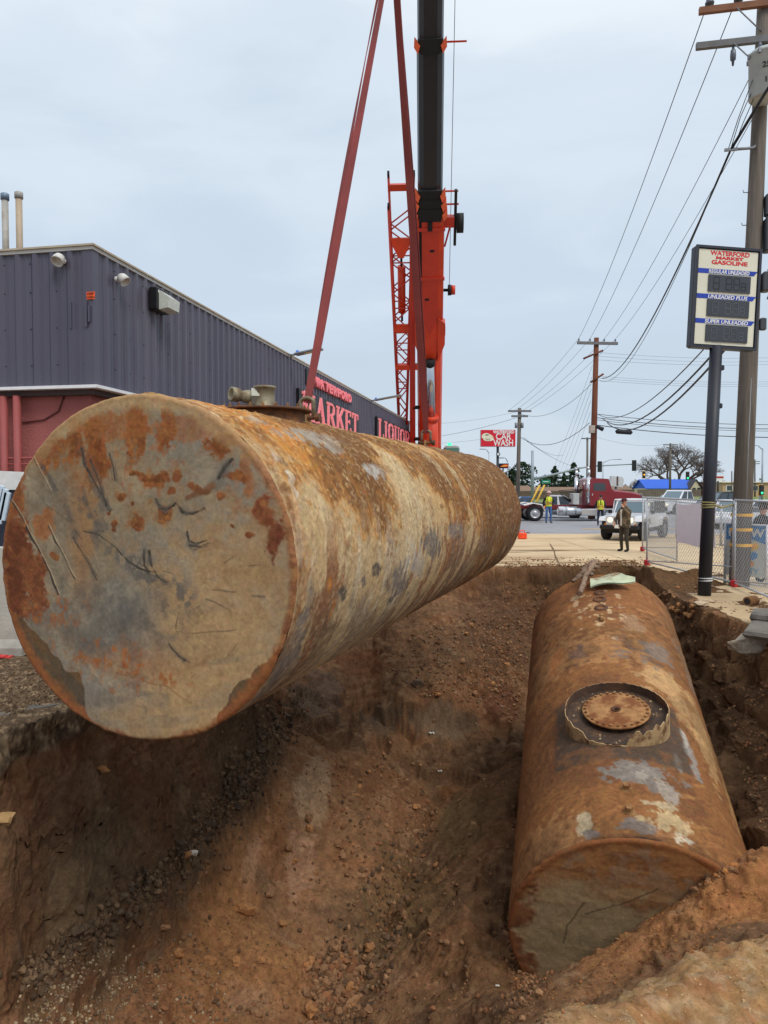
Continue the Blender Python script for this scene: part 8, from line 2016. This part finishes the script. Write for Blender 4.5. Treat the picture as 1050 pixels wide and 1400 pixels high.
# ------------------------------------------------------------------ fence, banner, toolbox
fence_m = mat('galvanised fence pipe', lin(184, 188, 194), 0.45, 0.3, 0.08, 3); wire_f = mat('fence wire', lin(176, 180, 186), 0.45, 0.3, 0.05, 3); red_foot = mat('red fence foot', lin(190, 36, 44), 0.6)
def fence_panel(a, c, H, label, mesh_step=0.115, foot=True, brace=True):
    a, c = Vector(a), Vector(c); d = (c - a); L = d.length; d.normalize(); o = thing('chain_link_fence', label, 'fence', a)
    for p in (a, c): b = MB(); b.cyl(p + Zup * 0.05, p + Zup * H, 0.024, 10); b.build('post', fence_m, o, True)
    for z in (0.09, H - 0.02): b = MB(); b.cyl(a + Zup * z, c + Zup * z, 0.021, 10); b.build('rail', fence_m, o, True)
    if brace: b = MB(); b.cyl(a + Zup * 0.12, c + Zup * 0.42, 0.014, 8); b.build('brace', fence_m, o, True)
    b = MB(); z0, z1 = 0.10, H - 0.03; h = z1 - z0; n = int((L + h) / mesh_step); nn = d.cross(Zup)
    for k in range(1, n):
        t = k * mesh_step
        for sg in (1, -1):
            x0, zA = (t, z0) if t <= L else (L, z0 + (t - L)); x1, zB = (0.0, z0 + t) if t <= h else (t - h, z1)
            if sg < 0: x0, x1 = L - x0, L - x1
            b.tube([a + d * x0 + Zup * zA + nn * 0.004 * sg, a + d * x1 + Zup * zB + nn * 0.004 * sg], 0.0036, 3, False)
    w_ = b.build('chain_link', wire_f, o, True); w_['kind'] = 'stuff'
    if foot:
        for p in (a,): b = MB(); b.box(p + Zup * 0.07 - nn * 0.0, (0.12, 0.14, 0.15), bev=0.02); b.build('foot', red_foot, o, True)
    return o
def gz(p, z=0.025): return Vector((p[0], p[1], z))
Fa, Fb, Fc = gz((7.10, 19.7)), gz((7.42, 15.5)), gz((6.95, 12.6))
fence_panel(Fa, Fb, 1.83, 'chain link fence panel carrying the blank white sheet'); fence_panel(Fb + Vector((0, -0.06, 0)), Fc, 1.86, 'chain link fence panel in front of the near utility pole', 0.105); fence_panel(Fc + Vector((0, -0.08, 0)), gz((6.9, 9.2)), 1.86, 'chain link fence panel leaving the photo at the right edge')
fence_panel(gz((8.5, 24.0)), gz((8.15, 20.3)), 1.8, 'chain link fence leaf standing open beside the man in camouflage', 0.12)
fence_panel(gz((12.0, 30.0)), gz((11.7, 25.4)), 1.5, 'chain link fence panel further back across the apron', 0.16, False); fence_panel(gz((11.7, 25.3)), gz((11.4, 20.7)), 1.5, 'chain link fence panel further back right of the sign post', 0.16, False)
b = MB(); dF = (Fb - Fa).normalized(); 
p0, p1 = Fa + dF * 1.75, Fa + dF * 3.55; n = 8; vs = []
for i in range(n + 1):
    q = p0 + (p1 - p0) * (i / n); 
    for z, kx in ((1.70 - 0.02 * math.sin(i * 1.1), 0.035), (1.2, 0.05 + 0.012 * math.sin(i * 1.7)), (0.74 + 0.02 * math.sin(i), 0.035)): vs.append(q + Vector((-kx, 0, z)))
fs = [(i * 3 + j, i * 3 + j + 1, i * 3 + 4 + j, i * 3 + 3 + j) for i in range(n) for j in range(2)]
b.add(vs, fs, True); b.add([v + Vector((0.003, 0, 0)) for v in vs], [f[::-1] for f in fs], True)
tag(b.build('notice_sheet', mat('white plastic sheet', lin(240, 234, 242), 0.6, 0, 0.05, 4)), 'blank white sheet tied to the chain link fence', 'sheet')
# banner on its frame behind the pole
Bl, Br = at(992, 718, 16.0), at(1049, 720, 15.3); Bl.z = Br.z = 0
bx = (Br - Bl).normalized(); by = Zup; bn = bx.cross(by); bw = (Br - Bl).length
ban = thing('banner', 'white banner with blue header and lettering behind the utility pole', 'banner', Bl)
zt, zb = 1.33, 0.22; BP = lambda u, z, o_=0.0: Bl + bx * (u * bw) + Zup * z + bn * o_
b = MB(); b.box((BP(0, 0) + BP(1, 0)) / 2 + Zup * (zt + zb) / 2, (bw, 0.01, zt - zb), (bx, -bn, Zup)); b.build('sheet', mat('white banner vinyl', lin(206, 210, 204), 0.5, 0, 0.05, 3), ban, True)
b = MB(); b.prism([(0, zt - 0.32), (bw, zt - 0.40), (bw, zt - 0.01), (0, zt - 0.01)] if False else [(0.02, zt - 0.34), (bw * 0.5, zt - 0.26), (bw - 0.02, zt - 0.40), (bw - 0.02, zt - 0.01), (0.02, zt - 0.01)], Bl + bn * 0.006, bx, Zup, bn, 0.004); b.build('header', mat('blue banner print', lin(22, 128, 196), 0.5), ban, True)
lettering('FLOW', 0.24, BP(0.52, zt - 0.17, 0.013), bx, Zup, whl, ban, 0.003, 0.008, 0, bw * 0.86)
for i, (u0, u1, z0, z1, col_) in enumerate(((0.60, 0.82, 0.78, 0.96, (246, 190, 50)), (0.58, 0.80, 0.58, 0.77, (30, 132, 200)), (0.56, 0.72, 0.42, 0.56, (236, 150, 50)))):
    b = MB(); q = [((u0 + (u1 - u0) * x) * bw, z0 + (z1 - z0) * y) for x, y in ((0, 0.1), (0.4, 0), (0.9, 0.3), (1, 0.7), (0.6, 1), (0.3, 0.75), (0.05, 0.9))]; b.prism(q, Bl + bn * (0.006 + 0.004 * i), bx, Zup, bn, 0.003); b.build('emblem', mat('banner print %d' % i, lin(*col_), 0.5), ban, True)
lettering('CITY', 0.17, BP(0.62, 0.34, 0.01), bx, Zup, mat('pale blue print', lin(90, 160, 200), 0.5), ban, 0.003, 0.004, 0, bw * 0.42)
for u in (0, 1): b = MB(); b.cyl(BP(u, 0.02), BP(u, zt + 0.02), 0.03, 10); b.build('post', mat('white banner post', lin(216, 218, 222), 0.4), ban, True)
for z in (zt, 0.06): b = MB(); b.cyl(BP(0, z), BP(1, z), 0.02, 8); b.build('rail', fence_m, ban, True)
# orange box and bits on the apron
p = on_z(714, 737, 0.022); o = thing('fuel_can', 'small orange plastic can beside the far end of the hanging tank', 'can', p)
orange_p = mat('orange plastic', lin(236, 78, 36), 0.45)
b = MB(); b.box(p + Zup * 0.13, (0.34, 0.24, 0.25), bev=0.03); b.build('can_body', orange_p, o, True)
b = MB(); b.tube([p + Vector((-0.1, 0, 0.25)), p + Vector((-0.08, 0, 0.34)), p + Vector((0.08, 0, 0.34)), p + Vector((0.1, 0, 0.25))], 0.022, 8); b.build('handle', orange_p, o, True)
b = MB(); b.tube([p + Vector((0.15, 0, 0.24)), p + Vector((0.24, 0, 0.27)), p + Vector((0.3, 0, 0.22))], 0.018, 8); b.build('spout', black_trim, o, True)
p = on_z(1028, 827, 0.035); b = MB(); b.tube([p + Vector((-0.11, -0.05, 0.07)), p + Vector((0.11, 0.1, 0.07))], 0.085, 14); o = thing('pipe_offcut', 'short dark pipe offcut lying on the sidewalk by the fence', 'pipe', p); b.build('pipe', rust_tan, o, True)
b = MB(); b.ring(p + Vector((-0.112, -0.052, 0.07)), (-0.22, -0.15, 0), [(0.001, 0.002), (0.06, 0.003)], 14); b.build('bore', wire_m, o, True)
for i, (px, py, s_) in enumerate(((966, 822, 0.07), (984, 809, 0.05), (958, 826, 0.09))):
    me = rock_mesh('rubble', 90 + i, 2, 0.6, 0.4); me.materials.append(mat('pale rubble', lin(190, 168, 140), 0.9, 0, 0.25, 12, 0.5)); q = on_z(px, py, 0.05); o = bpy.data.objects.new('rubble', me); C.objects.link(o); o.location = q; o.scale = (s_ * 1.4, s_, s_)
    tag(o, ['pale stone lying at the foot of the sign post', 'small pale stone by the fence bottom rail', 'pale lump left of the sign post foot'][i], 'stone')
# ------------------------------------------------------------------ houses and trees beyond the road
def house(name, label, px0, px1, ybase, Y, wall_h, roof_h, depth, wallc, roofc, wins, gable_right=True, cat='house'):
    x0, x1 = (px0 - 525) / 1000 * Y, (px1 - 525) / 1000 * Y; o = thing(name, label, cat, ((x0 + x1) / 2, Y, 0))
    b = MB(); b.box(((x0 + x1) / 2, Y + depth / 2, wall_h / 2), (x1 - x0, depth, wall_h)); b.build('wall', wallc, o, True)
    ov = 0.4; ym = Y + depth / 2; b = MB(); th = 0.14
    for s, ya in ((-1, Y - ov), (1, Y + depth + ov)):
        vs = [(x0 - ov, ya, wall_h - 0.1), (x1 + ov, ya, wall_h - 0.1), (x1 + ov - (0 if gable_right else 1), ym, wall_h + roof_h), (x0 - ov, ym, wall_h + roof_h)]
        b.add(vs + [Vector(v) + Zup * th for v in vs], [(0, 1, 2, 3), (7, 6, 5, 4), (0, 4, 5, 1), (1, 5, 6, 2), (3, 2, 6, 7), (0, 3, 7, 4)])
    b.build('roof', roofc, o, True)
    if roof_h > 0.4:
        for x in (x0, x1): b = MB(); b.prism([(Y, wall_h), (Y + depth, wall_h), (ym, wall_h + roof_h - 0.05)], (x - 0.02, 0, 0), (0, 1, 0), Zup, (1, 0, 0), 0.04); b.build('gable', roofc if cat == 'house' and px0 == 884 and x == x0 else wallc, o, True)
    for px, w, z0, z1 in wins:
        x = (px - 525) / 1000 * Y; b = MB(); b.box((x, Y - 0.02, (z0 + z1) / 2), (w, 0.1, z1 - z0)); f = b.build('window', whl, o, True)
        b = MB(); b.box((x, Y - 0.075, (z0 + z1) / 2), (w * 0.8, 0.02, (z1 - z0) * 0.84)); b.build('pane', glass_m, f, True)
    return o
cream = mat('cream wall', lin(206, 196, 168), 0.8, 0, 0.08, 0.4); tanw = mat('tan wall', lin(186, 156, 122), 0.85, 0, 0.08, 0.4); tarp = mat('blue roof tarp', lin(40, 92, 196), 0.6, 0, 0.12, 0.3, 0.3, 1.2)
Yh = 160
# blue tarped house: long roof facing us with a gable wing at its right end
o = house('tarped_house', 'cream house with a bright blue tarped roof', 884, 950, 678, Yh, 1.7, 1.9, 8, cream, tarp, ((893, 1.3, 0.4, 1.4), (926, 1.6, 0.4, 1.4), (908, 0.9, 0.5, 1.3)))
x0, x1 = (941 - 525) / 1000 * Yh, (955 - 525) / 1000 * Yh
b = MB(); b.prism([(x0, 0), (x1, 0), (x1, 1.7), ((x0 + x1) / 2, 3.5), (x0, 1.7)], (0, Yh - 1.2, 0), X1, Zup, Vector((0, 1, 0)), 3.0); wg = b.build('gable_wing', cream, o, True)
for px in (945.5, 952): b = MB(); b.box(((px - 525) / 1000 * Yh, Yh - 1.23, 1.2), (0.7, 0.08, 1.3)); b.build('window', glass_m, wg, True)
b = MB(); xm = (x0 + x1) / 2
for xa in (x0 - 0.3, x1 + 0.5):
    vs = [(xa, Yh - 1.5, 1.55), (xa, Yh + 2, 1.55), (xm, Yh + 2, 3.62), (xm, Yh - 1.5, 3.62)]; b.add(vs + [Vector(v) + Zup * 0.12 for v in vs], [(0, 1, 2, 3), (7, 6, 5, 4), (0, 4, 5, 1), (0, 3, 7, 4)])
b.build('wing_roof', mat('dark shingles', lin(74, 72, 76), 0.9), o, True)
house('tan_building', 'low tan commercial building at the right behind the near pole', 988, 1090, 676, 150, 3.0, 0.1, 14, tanw, mat('pale parapet', lin(200, 190, 176), 0.8), ((997, 1.4, 1.2, 2.4), (1015, 1.4, 1.2, 2.4), (1032, 1.4, 1.2, 2.4)), cat='building')
brown_roof = mat('brown roof tiles', lin(128, 104, 86), 0.9, 0, 0.1, 0.5); shed_w = mat('pale shed wall', lin(186, 182, 176), 0.8)
for px0, px1, Y, wh, rh, wc_, lab in ((706, 726, 130, 1.25, 0.9, tanw, 'tan house with brown roof below the grey pole'), (733, 760, 135, 1.2, 0.7, cream, 'low house with brown roof left of the mast, behind the white car'), (764, 800, 140, 1.2, 0.7, tanw, 'low brown roofed house behind the red truck cab'), (832, 862, 170, 1.4, 0.9, shed_w, 'pale low house right of the red truck'), (960, 986, 175, 1.6, 0.8, shed_w, 'pale low shed behind the price sign post')):
    house('low_house', lab, px0, px1, 680, Y, wh, rh, 8, wc_, brown_roof, (((px0 + px1) / 2 - 4, 1.0, 0.6, 1.3), ((px0 + px1) / 2 + 5, 1.0, 0.6, 1.3)))
b = MB()
for k in range(60): b.box(((872 + k * 1.45 - 525) / 1000 * 152, 152 + 0.05 * (k % 2), 0.75), (0.21, 0.04, 1.5))
o = thing('board_fence', 'long weathered board fence in front of the blue roofed house', 'fence', ((915 - 525) / 1000 * 152, 152, 0)); q = b.build('fence_boards', mat('grey fence boards', lin(112, 100, 90), 0.9, 0, 0.2, 0.6), o, True); q['kind'] = 'stuff'
b = MB()
for k in range(70): b.box(((704 + k * 1.6 - 525) / 1000 * 122, 122 + 0.05 * (k % 2), 0.7), (0.18, 0.04, 1.4))
o = thing('board_fence', 'brown board fence below the dark conifers', 'fence', ((760 - 525) / 1000 * 122, 122, 0)); q = b.build('fence_boards', mat('brown fence boards', lin(104, 88, 76), 0.9, 0, 0.2, 0.6), o, True); q['kind'] = 'stuff'
c = at(982, 654, 140); o = thing('roadside_sign', 'small white and red roadside sign on a dark post in the distance', 'sign', (c.x, 140, 0))
b = MB(); b.box(c, (2.2, 0.2, 1.0)); b.build('board', whl, o, True); b = MB(); b.box(c + Vector((0, -0.11, 0.2)), (1.9, 0.02, 0.35)); b.build('red_print', mat('dull red print', lin(176, 50, 56), 0.6), o, True); b = MB(); b.cyl((c.x, 140.1, 0), (c.x, 140.1, c.z), 0.16, 8); b.build('post', post_m, o, True)
# foliage: leaf clumps as small faces through the crown's volume
def leaves(name, centres, sizes, material, parent, seed, cols):
    g = np.random.default_rng(seed); n = len(centres); Cc = np.array(centres); S_ = np.array(sizes)[:, None]
    a = g.normal(size=(n, 3)); a /= np.linalg.norm(a, axis=1, keepdims=True); c_ = np.cross(a, g.normal(size=(n, 3))); c_ /= np.linalg.norm(c_, axis=1, keepdims=True)
    V = np.stack([Cc - a * S_, Cc + c_ * S_ * 0.6, Cc + a * S_, Cc - c_ * S_ * 0.6], 1).reshape(-1, 3); F = np.arange(n * 4).reshape(-1, 4)
    return np_mesh(name, V, F, material, parent, smooth=False, col=np.repeat(np.array(cols), 4, 0), rough=np.full(n * 4, 0.9))
leaf_m = vmat('foliage', var=0.2, scale=2.0, bump=0.0, bscale=5, spec=0.2); bark = mat('grey bark', lin(96, 84, 76), 0.95, 0, 0.2, 2)
def conifer(px, ytop, Y, w, label, dense=700, round_=False):
    x = (px - 525) / 1000 * Y; h = at(px, ytop, Y).z; o = thing('conifer_tree' if not round_ else 'broadleaf_tree', label, 'tree', (x, Y, 0))
    b = MB(); b.tube([(x, Y, 0), (x, Y, h * 0.9)], [0.25, 0.05], 7); b.build('trunk', bark, o, True)
    g = np.random.default_rng(int(px)); cs, ss, cc = [], [], []
    for k in range(dense):
        t = g.random() ** 0.8; z = h * (0.12 + 0.88 * t)
        lay = 0.75 + 0.35 * math.sin(z * 5.0)
        rad = w * ((1 - t) ** 0.8 * lay + 0.04) if not round_ else w * math.sqrt(max(0.02, 1 - (2 * t - 1) ** 2)) * (0.8 + 0.3 * math.sin(t * 17 + k % 3))
        q = g.random() * 2 * PI; rr = rad * g.random() ** 0.45
        cs.append((x + rr * math.cos(q), Y + rr * math.sin(q), z)); ss.append(g.uniform(0.16, 0.42)); cc.append(LIN(52, 68, 50) * g.uniform(0.55, 1.5))
    leaves('crown', cs, ss, leaf_m, o, int(px), cc)
conifer(758, 638, 150, 2.6, 'dark conical conifer left of the red truck cab'); conifer(784, 633, 150, 3.2, 'taller dark conifer just left of the chrome stacks', 900); conifer(771, 648, 155, 1.8, 'small dark conifer between the two larger ones'); conifer(714, 632, 150, 3.4, 'broad dark evergreen just right of the grey pole', 1000, True); conifer(700, 642, 150, 2.4, 'darker evergreen at the end of the hanging tank', 700, True); conifer(745, 650, 160, 2.0, 'low dark tree right of the steel mast', 500, True)
def bare_tree(px, ytop, Y, spread, label, seed, col_, lvl=6):
    r = random.Random(seed); x = (px - 525) / 1000 * Y; h = at(px, ytop, Y).z; o = thing('bare_tree', label, 'tree', (x, Y, 0)); trunk = MB(); tw = MB()
    def grow(p, d, l, rad, k):
        q = p + d * l; m = trunk if k > lvl - 2 else tw
        mid = (p + q) / 2 + Vector((r.gauss(0, 0.06), r.gauss(0, 0.06), r.gauss(0, 0.05))) * l
        m.tube([p, mid, q], [rad, rad * 0.85, rad * 0.68], 5 if k > 2 else 3, False)
        if k == 0: return
        for i in range(3):
            nd = (d + Vector((r.gauss(0, 0.55) * spread, r.gauss(0, 0.45), r.gauss(0.10, 0.32)))).normalized(); grow(q, nd, l * r.uniform(0.66, 0.86), rad * 0.62, k - 1)
    L0 = h * 0.26
    for i in range(3): grow(Vector((x + 0.2 * (i - 1), Y, h * 0.12)), Vector(((i - 1) * 0.7 * spread, r.gauss(0, 0.3), 1)).normalized(), L0, h * 0.042, lvl)
    trunk.tube([(x, Y, 0), (x, Y, h * 0.16)], [h * 0.06, h * 0.045], 8); trunk.build('trunk', col_, o, True); c_ = tw.build('crown', col_, o, True); c_['kind'] = 'stuff'
bare_tree(926, 612, 185, 1.5, 'large bare winter tree rising behind the blue roofed house', 4, mat('grey brown twigs', lin(104, 92, 88), 0.95), 7); bare_tree(874, 655, 175, 1.2, 'small bare pinkish tree left of the blue roofed house', 9, mat('pinkish twigs', lin(150, 128, 120), 0.95), 5)
g = np.random.default_rng(3); cs, ss, cc = [], [], []
for k in range(2600):
    px = g.uniform(560, 1120); Y = g.uniform(215, 260); t = g.random(); cs.append(((px - 525) / 1000 * Y, Y, t * (2.2 + 1.6 * math.sin(px * 0.11) + 1.0 * math.sin(px * 0.37)))); ss.append(g.uniform(0.35, 0.8)); cc.append(LIN(96, 100, 84) * g.uniform(0.6, 1.3))
o = leaves('far_woods', cs, ss, leaf_m, None, 5, cc); tag(o, kind='stuff')
